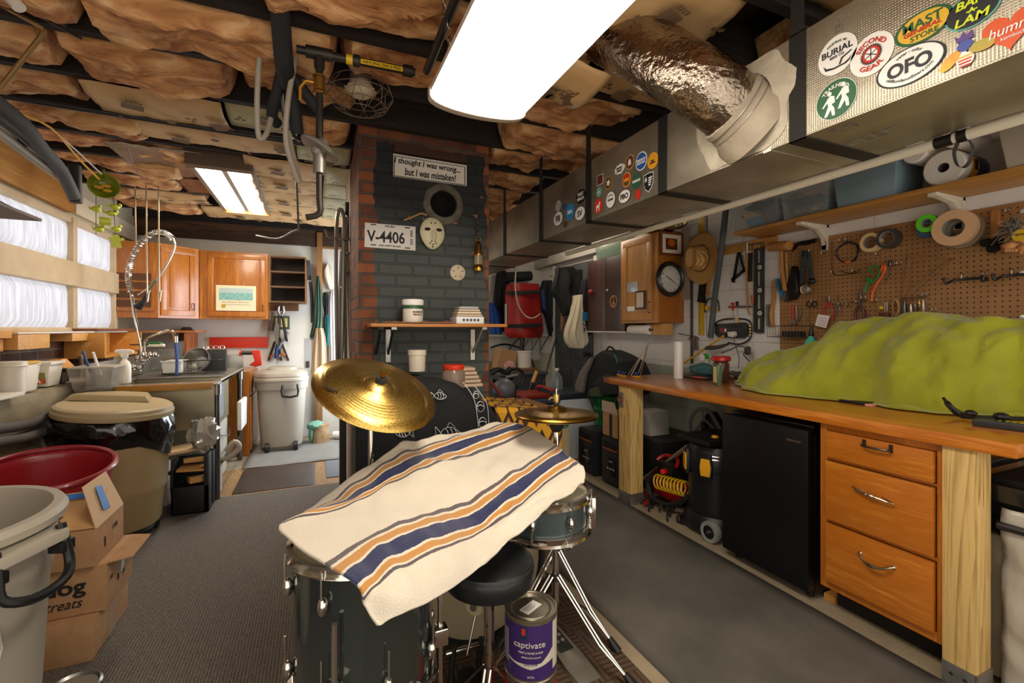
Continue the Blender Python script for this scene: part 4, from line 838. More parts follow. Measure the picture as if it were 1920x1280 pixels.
# wet dry vacuum
t = thing('shop_vacuum', 'black upright canister vacuum with yellow latches beside the mini fridge', 'vacuum', (2.40,2.19,0))
vb = M('#17191d', .4); 
MB().lathe([(.17,.05),(.178,.1),(.172,.28),(.178,.40)], None, 32).o('tank', vb, t)
MB().lathe([(.182,.40),(.186,.42),(.182,.50),(.16,.555),(.13,.57),(0,.575)], None, 32).o('motor_head', M('#1b1e23', .35), t)
MB().lathe([(.20,.0),(.205,.02),(.2,.06),(.175,.10)], Matrix.Translation((0,0,.03)),32).o('base_ring', vb, t, bv=.004)
k = MB(); k.bx(-.2,.15,-.13,.15,.575,.61); k.o('lid_tray', BLK, t, bv=.01)
for ang in (3.55,2.6):
    m = Matrix.Rotation(ang, 4, 'Z') @ Matrix.Translation((.178,0,.43)) @ Matrix.Rotation(PI/2,4, 'Y') @ Matrix.Rotation(PI/2,4, 'Z')
    l_ = MB().prism([(-.035,-.07),(.035,-.07),(.04,.02),(.03,.09),(-.03,.09),(-.04,.02)], .018, m).o('latch', vb, t, bv=.003)
    MB().prism([(-.028,-.045),(.028,-.045),(.034,.01),(.026,.062),(-.026,.062),(-.034,.01)], .008, m @ Matrix.Translation((0,0,.018))).o('yellow_latch_pad', M('#e8a81c', .4), l_, bv=.002)
k = MB()
for q in range(7): k.prism([(-.04+.012*q, -.03),(-.033+.012*q, -.03),(-.033+.012*q, .03),(-.04+.012*q, .03)], .004, Matrix.Rotation(4.25,4, 'Z') @ Matrix.Translation((.181,0,.46)) @ Matrix.Rotation(PI/2,4, 'Y') @ Matrix.Rotation(PI/2,4, 'Z'))
k.o('vent_slots', M('#050505', .8), t)
for q in (.54,.52): MB().tube([Matrix.Rotation(a, 4, 'Z') @ Vector((.186,0, q-.03)) for a in (3.75,3.85,3.95)], .006,8).o('chrome_bar', CHROME, t)
for q in (-.07,.05): MB().cyl((q, -.05,.611),(q, -.05,.622),.022,.018).o('yellow_knob', M('#e8a81c', .4), t)
for (ax, ay) in ((-.19,-.13),(.16,-.15)):
    w_ = MB(); m = frame((ax-.0, ay, .065),(0,1,0),(0,0,1)); w_.lathe([(.04,-.02),(.062,-.022),(.066,0),(.062,.022),(.04,.02)], m, 28, False); wo = w_.o('wheel_tyre', M('#8f8f8c', .5), t)
    k = MB(); k.lathe([(0,-.018),(.042,-.014),(.042,.014),(0,.018)], m, 24); k.o('wheel_hub', BLK, wo)
    MB().cyl(m @ Vector((0,0,-.03)), m @ Vector((0,0,.03)),.012).o('wheel_axle', CHROME, wo)
for (ax, ay) in ((-.14,.14),(.14,.14)): MB().lathe([(0,0),(.03,.0),(.03,.05),(0,.05)], Matrix.Translation((ax, ay, .0)),16).o('caster', BLK, t)
# grey arch shaped handle behind it
a = [P(x, y, X=2.62) for x, y in ((1296,815),(1294,790),(1303,772),(1316,766),(1330,772),(1342,790),(1354,812))]
t = thing('folding_stand', 'grey looped plastic frame rising behind the canister vacuum', 'stand', (2.62, a[3].y, 0))
MB().tube(a, .013,10, sm=5).o('loop', M('#77787a', .45), t, wo=1)
c = P(1320,785, X=2.62)
for q in (0,3,6): MB().tube([a[q], (a[q]+c)/2+Vector((0,0,-.01)), c], .009,8, sm=3).o('spoke', M('#77787a', .45), t, wo=1)
MB().cyl((2.62, c.y, 0),(2.62, c.y, c.z-.02),.02).o('stand', BLK, t, wo=1)
# wand, compressor, coil hose, hoses
tag(MB().cyl(P(1206,897, X=2.36), P(1291,836, X=2.42),.017).o('vacuum_wand', CHROME), 'chrome vacuum wand leaning across the hoses under the workbench', 'wand')
t = thing('air_compressor', 'small red air compressor lying among hoses under the workbench', 'compressor', (2.42,2.62,0))
MB().lathe([(0,-.15),(.06,-.14),(.09,-.1),(.095,0),(.09,.1),(.06,.14),(0,.15)], frame((0,0,.12),(0,0,1),(1,0,0)),24).o('tank', M('#b01420', .25, clear=.5), t)
MB().bx(-.07,.07,-.08,.08,.2,.32).o('pump', BLK, t, bv=.02); MB().cyl((-.08,-.02,.26),(-.12,-.04,.27),.022,.018).o('red_cap', M('#d8281c', .3), t)
MB().tube([(-.05,-.1,.31),(0,-.06,.35),(0,.06,.35),(-.05,.1,.31)], .012,8, sm=4).o('handle', M('#b01420', .3), t)
for x in (-.06,.06): MB().bx(x-.01, x+.01,-.09,.09,0,.04).o('foot', BLK, t)
k = MB(); c0 = P(1232,902, X=2.3); c1 = P(1290,918, X=2.3); pts = []
for i in range(9*14+1):
    a = 2*PI*i/14; s_ = i/(9*14); c = c0.lerp(c1, s_); pts.append(c+Vector((.045*math.cos(a),.0+.008*math.sin(a),.05*math.sin(a))))
tag(k.tube(pts, .0055,6).o('coiled_air_hose', M('#d8b41c', .35)), 'bright yellow coiled air hose draped over the compressor', 'hose')
tag(MB().tube([P(x, y, X=2.27) for x, y in ((1292,930),(1270,944),(1245,945),(1222,930),(1215,905),(1222,890))], .02,10, sm=6).o('vacuum_hose', M('#151515', .6)), 'fat black vacuum hose looping on the floor under the workbench', 'hose')
tag(MB().tube([P(x, y, X=2.5) for x, y in ((1227,888),(1232,865),(1245,853),(1262,855))], .006,8, sm=5).o('grey_cable', M('#77756f', .5)), 'thin grey cable arching above the coiled air hose', 'cable')
rnd = random.Random(3); k = MB()
c0 = P(1222,945, Z=.02); pts = [Vector((2.24+.04*math.sin(i*1.7),2.72-.045*i+.02*math.sin(i*2.9),.012+.02*abs(math.sin(i*1.3)))) for i in range(11)]
for i in range(10): m, l = along(pts[i], pts[i+1]); k.ring(l*.45,.007, m @ Matrix.Rotation(PI/2,4, 'X') @ Matrix.Rotation(PI/2*(i % 2),4, 'X'),12,6)
tag(k.o('black_chain', BLK), 'heap of black chain on the concrete under the workbench', 'chain')
tag(MB().tube([P(x, y, Z=.03) for x, y in ((1206,920),(1215,935),(1208,945),(1222,938))], .012,8, sm=4).o('red_cable', M('#9a2018', .5)), 'bundle of red cable beside the left post under the workbench', 'cable')
# dark clutter under the bench: black bin, white box, leaf blower
tag(MB().bx(2.45,2.93,2.75,3.2,0,.42).o('storage_tote', M('#141517', .5), bv=.02), 'large black storage tote in the shade behind the left bench post', 'tote')
tag(MB().bx(2.5,2.7,2.95,3.12,.422,.62, top=.95).o('white_box', M('#b9b4aa', .6), bv=.006), 'pale box standing on the black tote under the workbench', 'box')
t = thing('leaf_blower', 'black garden blower with red buttons standing under the workbench', 'blower', (2.72,2.52,0))
MB().lathe([(.05,0),(.07,.1),(.06,.35),(.09,.5),(.07,.62),(.03,.68)], None, 18).o('body', BLK, t); MB().sph((-.07,-.01,.55),.014,10).o('button', M('#c01c1c', .3), t); MB().sph((-.06,-.03,.36),.03,10).o('button', M('#7a1414', .3), t)
# right of the near post: black appliance with foil bag
t = thing('metal_rack', 'black metal rack at the right edge beyond the near bench post', 'rack', (2.435,.70,0))
k = MB(); k.bx(-.19,-.16,.16,.2,0,.80); k.bx(-.19,.25,.16,.2,.77,.80) ; k.bx(-.19,-.16,-.5,.2,.68,.74); k.o('frame', M('#121214', .3, clear=.3), t, bv=.004)
MB().bx(-.155,.3,-.5,.15,.03,.55).o('pale_panel', M('#8a7c64', .5), t, bv=.01); MB().bx(-.15,.3,-.5,.15,.56,.76).o('body', M('#0f0f10', .5), t, bv=.01)
MB().tube([(-.16,.12,.60),(-.2,.1,.60),(-.2,-.4,.60),(-.16,-.42,.60)], .014,8).o('handle', BLK, t)
k = MB(); k.grid(lambda u, v: (2.262-.05*(1-(2*u-1)**2)*(.4+v*.6)+.018*fb((u*3, v*3,1),2)-.01*abs(nz((u*7, v*9,2),1)),.80-.5*u+.0*v*(1-u),.66-.66*v),24,30)
tag(k.o('plastic_bag', M('#cfc8bc', .25, bump=.6, bs=14, trans=.25), solid=.003), 'crumpled translucent plastic bag at the right edge below the bench corner', 'bag')
# ---- left of bench: heaters, basket, backpack, boxes
hm_ = M('#22252a', .4); 
def heater(x, y, lab):
    t = thing('space_heater', lab, 'heater', (x, y, 0),0, 'box shaped space heaters left of the workbench')
    MB().bx(0,.2,-.125,.125,.012,.40).o('cabinet', hm_, t, bv=.012); MB().bx(-.012,0,-.115,.115,.03,.39).o('front_panel', hm_, t, bv=.004)
    MB().bx(-.016,-.011,-.09,.09,.315,.365).o('outlet_slot', M('#060606', .8), t); MB().bx(-.02,-.011,-.095,.095,.298,.312).o('wood_trim', M('#a5582a', .4, c2='#6b3416', ns=40), t, label='mottled brown trim strip')
    d_ = MB().bx(-.018,-.012,-.085,.04,.10,.24).o('display', M('#14171b', .2), t, bv=.002)
    for q in range(4): MB().cyl((-.019,-.06+.028*q, .15),(-.017,-.06+.028*q, .15),.006, seg=10).o('button', M('#dfe4e8', .4), d_)
    txt('COMFORT', FR((x-.019, y-.02,.21)), M('#cfd6dc', .5), d_, w=.05, h=.008)
    for q in (-.1,.1): MB().bx(.02,.18, q-.015, q+.015,0,.012).o('foot', BLK, t)
heater(2.24,3.49, 'black space heater further from the workbench post, beside the white cooler'); heater(2.24,3.12, 'black space heater next to the workbench post, under the open carton')
t = thing('carton', 'open brown shipping carton standing on the nearer space heater', 'carton', (2.365,3.14,.402))
for n_, b_ in (('side', (-.12,-.115,-.11,.11,0,.2)),('side', (.115,.12,-.11,.11,0,.2)),('side', (-.12,.12,.105,.11,0,.2)),('side', (-.12,.12,-.11,-.105,0,.2)),('bottom', (-.12,.12,-.11,.11,0,.005))): MB().bx(*b_).o(n_, CARD, t)
k = MB(); k.prism([(-.11,0),(.11,0),(.09,.10),(-.08,.10)], .004, frame((-.12,0,.2),(0,-1,0),(-.25,0,1))); k.o('flap', M('#cbb39a', .8), t)
MB().bx(-.1215,-.1205,-.03,.01,.0,.19).o('black_tape', M('#20262b', .5), t)
txt('99', FR((2.279,3.16,.66)), INK, t, w=.02)
bk_ = M('#18793f', .4)
t = thing('laundry_basket', 'green plastic laundry basket behind the space heaters', 'basket', (2.67,3.68,.0))
k = MB(); k.lathe([(.16,0),(.165,.01),(.2,.66),(.215,.665),(.215,.69),(.195,.69),(.155,.02),(0,.02)], None, 32); k.o('basket_body', bk_, t)
k = MB(); 
for i in range(40):
    a = 2*PI*i/40
    for z in (.45,.57): k.bx(-.0,.0,0,0,0,0) if 0 else k.prism([(-.006,-.045),(.006,-.045),(.006,.045),(-.006,.045)], .003, Matrix.Rotation(a, 4, 'Z') @ Matrix.Translation((.158+.045*(z+.03)/.66+.0,0, z+.03)) @ Matrix.Rotation(PI/2,4, 'Y') @ Matrix.Rotation(PI/2,4, 'Z'))
tag(k.o('vent_slots', M('#0a3a20', .8), t), kind='stuff')
MB().lathe([(.225,.69),(.23,.70),(.2,.71),(0,.705)], None, 32).o('black_tray', BLK, t)
# backpack
t = thing('backpack', 'black and grey backpack lying tilted on the green laundry basket', 'backpack', (2.68,3.54,.72))
bpk = M('#14161a', .8, bump=.4, bs=60)
def bp_(pts, x0, x1, name, mat, rnd_=.03):
    k = MB(); m = FR((x1,0,0)); k.prism([(-P(x, y, X=2.62).y, P(x, y, X=2.62).z) for x, y in pts], x1-x0, m); return k.o(name, mat, t, wo=1, bv=rnd_)
bp_([(1102,738),(1098,722),(1108,695),(1128,668),(1145,656),(1160,662),(1185,676),(1196,700),(1196,742),(1150,745)], 2.5,2.78, 'main_bag', bpk, .05)
bp_([(1104,736),(1101,720),(1112,694),(1130,670),(1136,668),(1122,700),(1116,736)], 2.46,2.5, 'back_panel', M('#77706a', .8, bump=.4, bs=80),.012)
bp_([(1140,712),(1160,700),(1188,706),(1192,738),(1142,740)], 2.44,2.5, 'front_pocket', M('#1e2024', .8),.02)
bp_([(1128,742),(1136,726),(1152,722),(1158,742)], 2.43,2.5, 'green_panel', M('#3c4a30', .8),.015)
MB().tube([P(x, y, X=2.43) for x, y in ((1103,722),(1100,735),(1108,752),(1112,765))], .014,8, sm=4, flat=.3).o('strap', BLKM, t, wo=1)
MB().tube([P(x, y, X=2.46) for x, y in ((1152,664),(1155,672),(1158,680))], .004,6).o('blue_zip_pull', M('#2a8ab8', .5), t, wo=1)
MB().tube([P(x, y, X=2.6) for x, y in ((1134,664),(1142,650),(1152,656),(1154,664))], .01,8, sm=4).o('handle', BLKM, t, wo=1)
# white cooler with red handle, jug, white freezer side
t = thing('white_cooler', 'white cooler box with a dark lid and curved red handle left of the green basket', 'cooler', (2.40,4.19,0))
MB().bx(-.2,.2,-.28,.2,0,.60).o('body', M('#d6dade', .4), t, bv=.015); MB().bx(-.21,.21,-.29,.21,.60,.66).o('lid', M('#26313a', .4), t, bv=.012)
MB().tube([(-.215,.16,.44),(-.235,.15,.66),(-.24,.05,.70),(-.235,-.16,.69),(-.22,-.2,.68)], .014,10, sm=4).o('red_handle', M('#b01c22', .3), t)
t = thing('water_jug', 'clear plastic water jug standing on the white cooler', 'jug', (2.33,4.2,.663))
MB().lathe([(0,0),(.055,0),(.06,.01),(.06,.1),(.055,.13),(.02,.18),(.02,.2)], None, 20).o('bottle', M('#cfd8dc', .1, trans=.8), t); MB().cyl((0,0,.2),(0,0,.222),.023).o('cap', M('#e6e2dc', .4), t)
# ================================================================ on the bench
def at(x, y, z=.921): return P(x, y, Z=z)
t = thing('plastic_roll', 'upright white roll of plastic wrap on the far end of the workbench', 'roll', at(1272,709))
MB().lathe([(.034,0),(.034,.28)], None, 24).o('wrap', M('#ebe6df', .3), t); MB().lathe([(.018,.2801),(.012,.2801),(.012,.27)], None, 18, False).o('core', CARD, t)
rodm = M('#b9b4a2', .3,.8)
tp = P(1216,643, X=2.36)
for i, (x, y) in enumerate(((1178,703),(1183,704),(1196,704),(1201,703))):
    b_ = at(x, y, .93); tag(MB().cyl(b_, tp+Vector((.004*i-.006,.006*i-.01,.002*i)),.0035, seg=8).o('skewer', rodm), ['thin metal rod leaning on the far bench end, leftmost of four', 'thin metal rod leaning on the far bench end, second from left', 'thin metal rod leaning on the far bench end, third from left', 'thin metal rod leaning on the far bench end, rightmost of four'][i], 'rod', 'metal rods leaning together on the bench')
for i, (x, y) in enumerate(((1161,704),(1169,706),(1193,707))):
    c = at(x, y); t = thing('spring_clamp', ['blue and yellow clamp tip at the far bench end, leftmost of three', 'blue and yellow clamp tip at the far bench end, middle one', 'largest blue and yellow clamp tip, at the foot of the metal rods'][i], 'clamp', c, 0, 'blue and yellow clamps on the bench'); s_ = 1 if i < 2 else 1.5
    MB().bx(-.014*s_, .014*s_, -.018*s_, .018*s_, 0,.012).o('yellow_jaw', M('#d8a020', .4), t, bv=.004); MB().bx(-.01*s_, .01*s_, -.012*s_, .012*s_, .012,.038).o('blue_grip', M('#24306b', .4), t, bv=.005)
t = thing('glass_jar', 'glass jar with a wide red lid behind the scented bottle on the workbench', 'jar', at(1352,716))
MB().lathe([(0,0),(.05,0),(.055,.01),(.055,.13),(.045,.15)], None, 24).o('glass', M('#7a4a40', .15, trans=.5), t); MB().lathe([(.058,.15),(.066,.155),(.066,.175),(.055,.185),(0,.185)], None, 28).o('red_lid', M('#c0221c', .3, clear=.4), t)
t = thing('scented_bottle', 'rectangular green glass bottle with a pale label in front of the red lidded jar', 'bottle', at(1345,722),-.35)
MB().bx(-.015,.015,-.033,.033,0,.14).o('glass', M('#6a8a6a', .1, trans=.4), t, bv=.004)
MB().bx(-.0165,-.0155,-.022,.022,.02,.125).o('label', M('#dcc884', .5), t); 
knit = M('#4a7a82', .85, c2='#33585f', ns=60, bump=.8, bs=55)
t = thing('work_glove', 'teal textured work gloves lying in a heap behind the glass jar', 'glove', at(1330,706))
k = MB(); k.sph((0,.06,.05),(.06,.13,.05),20, None, .25,2.5); k.o('glove_body', knit, t); k = MB(); k.sph((0,-.11,.03),(.05,.08,.03),16, None, .3,3); k.o('glove_cuff', knit, t)
t = thing('dark_tray', 'flat black magazine with pink paper under the teal gloves', 'magazine', at(1310,708)); MB().bx(-.09,.09,-.15,.14,0,.01).o('cover', M('#1e2a20', .5), t); MB().bx(-.10,-.03,-.12,-.02,.011,.015).o('pink_paper', M('#d8605a', .6), t, bv=.001)
t = thing('product_box', 'black retail carton with white lettering standing against the wall on the bench', 'box', at(1372,702))
MB().bx(-.05,.08,-.12,.12,0,.17).o('carton', M('#17181a', .4), t, bv=.002)
c = t.location; txt('DURU THERMO', FR((c.x-.051, c.y, c.z+.155)), M('#e2dfd8', .5), t, w=.2, h=.014)
for q in range(6): MB().bx(-.052,-.0505,-.095,-.088,.02+.022*q, .032+.022*q).o('printed_square', M('#dcd8d0', .5), t)
t = thing('seed_packet', 'pale packet with green leaf picture behind the teal gloves', 'packet', at(1318,702)); MB().bx(-.004,.004,-.05,.06,0,.13).o('sheet', M('#d8dcc0', .6), t); 
MB().sph((-.01,-.04,.155),(.008,.035,.022),12).o('green_leaf', M('#2f9a2a', .5), t); MB().sph((-.015,.0,.14),(.02,.035,.035),12, None, .2).o('white_tissue', M('#e8dcd8', .7), t)
t = thing('cable_pile', 'tangle of grey cables and metal parts between the carton and green cloth', 'cables', at(1392,712))
rnd = random.Random(11); k = MB(); k.tube([(.04*math.sin(i*1.9+1),.10*math.cos(i*1.3),.012+.045*abs(math.sin(i*2.3))) for i in range(22)], .0035,6, sm=4); k.o('cable', M('#55585a', .5), t)
for i in range(7): MB().sph((rnd.uniform(-.05,.04), rnd.uniform(-.1,.09),.018),(.02,.022,.016),8, None, .4).o('metal_part', [BRASS, STEEL, DSTEEL, BLK, M('#5a2a20', .4)][i % 5], t)
t = thing('wall_transformer', 'black power adapter resting on a wood block by the green cloth', 'adapter', at(1420,698)); MB().bx(-.03,.03,-.055,.055,.03,.085).o('case', BLK, t, bv=.006); MB().bx(-.03,.03,-.05,-.01,0,.03).o('wood_block', M('#cfa876', .6), t)
for q in range(5): MB().bx(-.032,-.0305,-.0+.01*q, .004+.01*q, .042,.072).o('rib', M('#050505', .7), t)
# green cloth over machinery
cl = M('#8a8c12', .92, c2='#aaab26', ns=5, bump=.5, bs=160, sheen=.4)
hemp = [(2.32,2.72),(2.17,2.60),(2.0,2.46),(1.83,2.41),(1.65,2.47),(1.47,2.53),(1.365,2.56),(1.25,2.52),(1.11,2.545),(1.02,2.62),(.915,2.74),(.6,2.7),(.1,2.68)]
topp = [(2.32,.935),(2.2,.97),(2.12,1.10),(2.0,1.15),(1.86,1.17),(1.76,1.20),(1.64,1.33),(1.5,1.365),(1.3,1.37),(1.0,1.345),(.7,1.31),(.1,1.28)]
def itp(tb, y):
    for (a, p),(b_, q) in zip(tb, tb[1:]):
        if a >= y >= b_: s_ = (a-y)/(a-b_); s_ = s_*s_*(3-2*s_); return p+(q-p)*s_
    return tb[0][1] if y > tb[0][0] else tb[-1][1]
def clothf(u, v):
    y = 2.30-2.1*u; hx = itp(hemp, y); H = itp(topp, y)+.012*fb((y*2.5,0,1),1); rx = 2.78-.02*math.sin(y*6)
    if v < .07: s_ = v/.07; x = hx-.03*(1-s_); z = .925+.004*s_+.0*u
    elif v < .7:
        s_ = (v-.07)/.63; x = hx+(rx-hx)*(s_**1.5); z = .929+(H-.929)*(1-(1-s_)**1.55)
    else: s_ = (v-.7)/.3; x = rx+(2.965-rx)*s_; z = H-.02*s_
    e = min(1, max(0,(v-.04)*6)); fo = .030*fb((y*3.2+v*1.1, v*1.7,2),1.6)+.028*nz((y*8+v*3.0, v*2.2,0))+.018*abs(nz((y*6-v*5, v*4,8)))+.009*fb((y*14, v*8,5),1)
    foot = .02*max(0, math.sin(y*17+1.2*math.sin(y*5)))*max(0,1-v*5)*(v > .0)
    x -= fo*e*1.2; z += fo*e*.6*(v > .3)+foot*.9
    return (min(x, 2.975), y, max(z, .924))
tag(MB().grid(clothf, 190,60).o('green_cloth', cl, solid=.004, off=1), 'big yellow green fleece cloth draped over machinery on the workbench', 'cloth')
t = thing('covered_machine', 'dark tool foot peeking from below the green cloth hem', 'tool', at(1600,757)); MB().bx(.0,.1,-.06,.07,0,.014).o('base_edge', BLK, t, bv=.004); MB().bx(-.004,.03,-.085,-.055,0,.010).o('pink_tab', M('#d89a86', .5), t)
t = thing('clamp_tool', 'black plastic clamp tool with yellow marks lying at the near bench end', 'tool', at(1880,800))
k = MB(); k.tube([P(x, y, Z=z) for x, y, z in ((1769,746,1.0),(1782,762,.97),(1800,776,.94),(1830,782,.935),(1920,785,.935))], [.006,.011,.013,.010,.009], 8, sm=5); k.o('curved_arm', BLK, t, wo=1)
k = MB(); a, b_ = P(1824,790, Z=.935), P(1960,806, Z=.935); m, l = along(a, b_)
k.prism([(-.022,-.014),(.022,-.014),(.022,.014),(-.022,.014)], l, m); k.o('body', M('#2a2c2e', .4), t, wo=1, bv=.006)
MB().sph(a+Vector((.01,.01,.03)),(.018,.02,.014),10).o('trigger', BLK, t, wo=1); MB().sph(a.lerp(b_, .45)+Vector((.01,.01,.03)),(.02,.025,.016),10).o('trigger', BLK, t, wo=1)
for q in range(4): c = a.lerp(b_, .4+.1*q)+Vector((0,0,.0148)); MB().bx(c.x-.008, c.x+.008, c.y-.004, c.y+.004, c.z, c.z+.001).o('yellow_mark', M('#d8c43a', .5), t, wo=1)
t = thing('nozzle_bottle', 'small turquoise bottle with a black nozzle standing on the green cloth', 'bottle', P(1521,646, X=2.74)); t.location.z = 1.185
MB().lathe([(0,0),(.03,.0),(.036,.015),(.034,.035),(.014,.06),(.012,.07)], None, 20).o('bottle', M('#3cc4b0', .3, trans=.2), t); MB().lathe([(.014,.07),(.016,.075),(.012,.1),(.005,.13),(.004,.15)], None, 16).o('nozzle', BLK, t)
# ================================================================ right wall: shelf, cabinets, tools
# pegboard with real looking hole pattern
pgm, nt, b = _new('pegboard'); L = nt.links.new
tc = nt.nodes.new('ShaderNodeTexCoord'); sp = nt.nodes.new('ShaderNodeSeparateXYZ'); L(tc.outputs['Object'], sp.inputs[0])
def mth(op, a, b_=None, c=None, nt=nt):
    n = nt.nodes.new('ShaderNodeMath'); n.operation = op
    for i, k in enumerate((a, b_, c)):
        if k is None: continue
        if isinstance(k, (int, float)): n.inputs[i].default_value = k
        else: nt.links.new(k, n.inputs[i])
    return n.outputs[0]
fy = mth('SUBTRACT', mth('FRACT', mth('MULTIPLY', sp.outputs[1], 1/.0254)),.5); fz = mth('SUBTRACT', mth('FRACT', mth('MULTIPLY', sp.outputs[2], 1/.0254)),.5)
dd = mth('ADD', mth('MULTIPLY', fy, fy), mth('MULTIPLY', fz, fz)); hole = mth('LESS_THAN', dd, .0205)
n = nt.nodes.new('ShaderNodeTexNoise'); n.inputs['Scale'].default_value = 5; n.inputs['Detail'].default_value = 8; L(tc.outputs['Object'], n.inputs[0])
r = nt.nodes.new('ShaderNodeValToRGB'); r.color_ramp.elements[0].position = .3; r.color_ramp.elements[0].color = lin('#94683c'); r.color_ramp.elements[1].position = .7; r.color_ramp.elements[1].color = lin('#ab7e4e'); L(n.outputs[0], r.inputs[0])
mx = nt.nodes.new('ShaderNodeMix'); mx.data_type = 'RGBA'; L(hole, mx.inputs[0]); L(r.outputs[0], mx.inputs[6]); mx.inputs[7].default_value = lin('#1d120a'); L(mx.outputs[2], b.inputs['Base Color']); b.inputs['Roughness'].default_value = .55
bp = nt.nodes.new('ShaderNodeBump'); bp.inputs['Distance'].default_value = .004; bp.invert = True; L(hole, bp.inputs['Height']); L(bp.outputs[0], b.inputs['Normal'])
PG = 2.988
tag(MB().bx(PG, 2.999,-.4,2.18,.96,1.886).o('pegboard', pgm, sm_=0), 'large brown pegboard on the wall above the workbench', 'pegboard')
def W(x, y, d=.0): return P(x, y, X=PG-d)
def wp(pts, th, d=.0, k=None, z0=0):
    "outline of a thing lying flat on the tool wall, with its real thickness"
    k = k or MB(); q = [W(x, y, d) for x, y in pts]; return k.prism([(-p.y, p.z) for p in q], th, FR((PG-d, 0,0)))
def wt(pts, r, d=.02, sm=4, k=None, seg=8, **kw): return (k or MB()).tube([W(x, y, d) for x, y in pts], r, seg, sm=sm, **kw)
# shelf
shw = wood('#b8833c', '#dcae62', 'y', .45,.8)
t = thing('wall_shelf', 'long pine shelf on white brackets above the pegboard', 'shelf', (2.85,1,1.955))
MB().bx(2.70,2.998,-.5,2.32,1.958,1.98).o('shelf_board', shw, t, wo=1, bv=.002)
for y in (1.21,1.87):
    k = MB(); k.bx(2.972,2.997, y-.018, y+.018,1.80,1.957); k.bx(2.73,2.997, y-.018, y+.018,1.94,1.957)
    k.prism([(2.972,1.80),(2.972,1.83),(2.955,1.88),(2.90,1.925),(2.76,1.941),(2.90,1.941),(2.972,1.941)], .03, Matrix(((1,0,0,0),(0,0,-1,y+.015),(0,1,0,0),(0,0,0,1))))
    k.o('bracket', M('#dcd4c4', .5), t, wo=1, bv=.002)
tag(MB().bx(2.975,2.999,2.20,2.80,1.885,1.955).o('wall_cleat', shw, bv=.002), 'pine cleat board on the wall under the left end of the shelf', 'board')
tag(MB().bx(2.972,2.999,2.80,3.06,1.74,1.84).o('wall_cleat', wood('#5a3c20', '#8a5c30', 'y', .6)), 'dark stained board stub on the wall beside the straw hat', 'board')
# clear storage bins
clr = M('#c5d0d2', .12, alpha=.2)
def bin_(y0, y1, lab, fills, x0=2.70, h=.2, tint=clr, lid=None, x1=2.97):
    t = thing('storage_bin', lab, 'bin', ((x0+x1)/2,(y0+y1)/2,1.981)); m = Matrix.Translation((0,0,0)); wx, wy = (x1-x0)/2,(y0-y1)/2
    wx = abs(wx); wy = abs(wy); k = MB(); a = [(-wx*.9,-wy*.9),(wx*.9,-wy*.9),(wx*.9, wy*.9),(-wx*.9, wy*.9)]; b_ = [(x/.9, y/.9) for x, y in a]
    lo = [k.v((x, y, .002)) for x, y in a]; hi = [k.v((x, y, h)) for x, y in b_]; k.f(lo)
    for i in range(4): k.f([lo[i], lo[(i+1) % 4], hi[(i+1) % 4], hi[i]])
    k.o('tub', tint, t, bv=.006, solid=.002, off=-1)
    k = MB(); k.bx(-wx-.006, wx+.006,-wy-.006, wy+.006, h, h+.012); k.o('lid', lid or tint, t, bv=.004)
    for i, (nm, c, fx, fy, fz, rz, mt) in enumerate(fills): MB().sph((fx*wx, fy*wy, rz+.006), c, 14, None, .35,2.5).o(nm, mt, t)
    return t
cot = M('#d8cfc0', .85, bump=.4, bs=20); dkb = M('#22262c', .8)
bin_(2.36,1.99, 'clear bin of coiled blue hose and dark red cloth, leftmost on the shelf', [('blue_coil', (.09,.08,.045),-.1,.1,0,.045, M('#2f7fae', .5)),('tan_cord', (.1,.07,.03),-.2,.3,0,.09, M('#a98e62', .7)),('dark_cloth', (.1,.07,.07),.1,-.35,0,.075, M('#4a1c22', .8)),('dark_cloth', (.11,.13,.035),.1,0,0,.15, dkb)])
bin_(1.97,1.68, 'clear bin of tangled fishing odds and ends, second on the shelf', [('net_bundle', (.1,.12,.04),0,0,0,.04, M('#8a7a60', .7, c2='#3c342a', ns=60)),('dark_pouch', (.09,.09,.03),-.1,.1,0,.1, dkb),('pink_bundle', (.07,.08,.03),.1,.2,0,.14, M('#d8a890', .7)),('yellow_block', (.02,.02,.012),-.6,-.3,0,.03, M('#d8a020', .5))])
bin_(1.65,1.34, 'blue clear bin of white rags, third on the shelf', [('rag', (.1,.12,.05),0,0,0,.05, cot),('rag', (.07,.08,.03),-.1,-.3,0,.1, cot)], tint=M('#9fbccb', .15, alpha=.5))
bin_(.98,.30, 'big frosted clear bin at the right end of the shelf', [('folded_sheet', (.1,.3,.05),0,0,0,.05, M('#e4ddd0', .8)),('white_box', (.07,.1,.05),0,.4,0,.14, M('#efe9de', .7))], h=.24, tint=M('#e6dcc8', .3, alpha=.55))
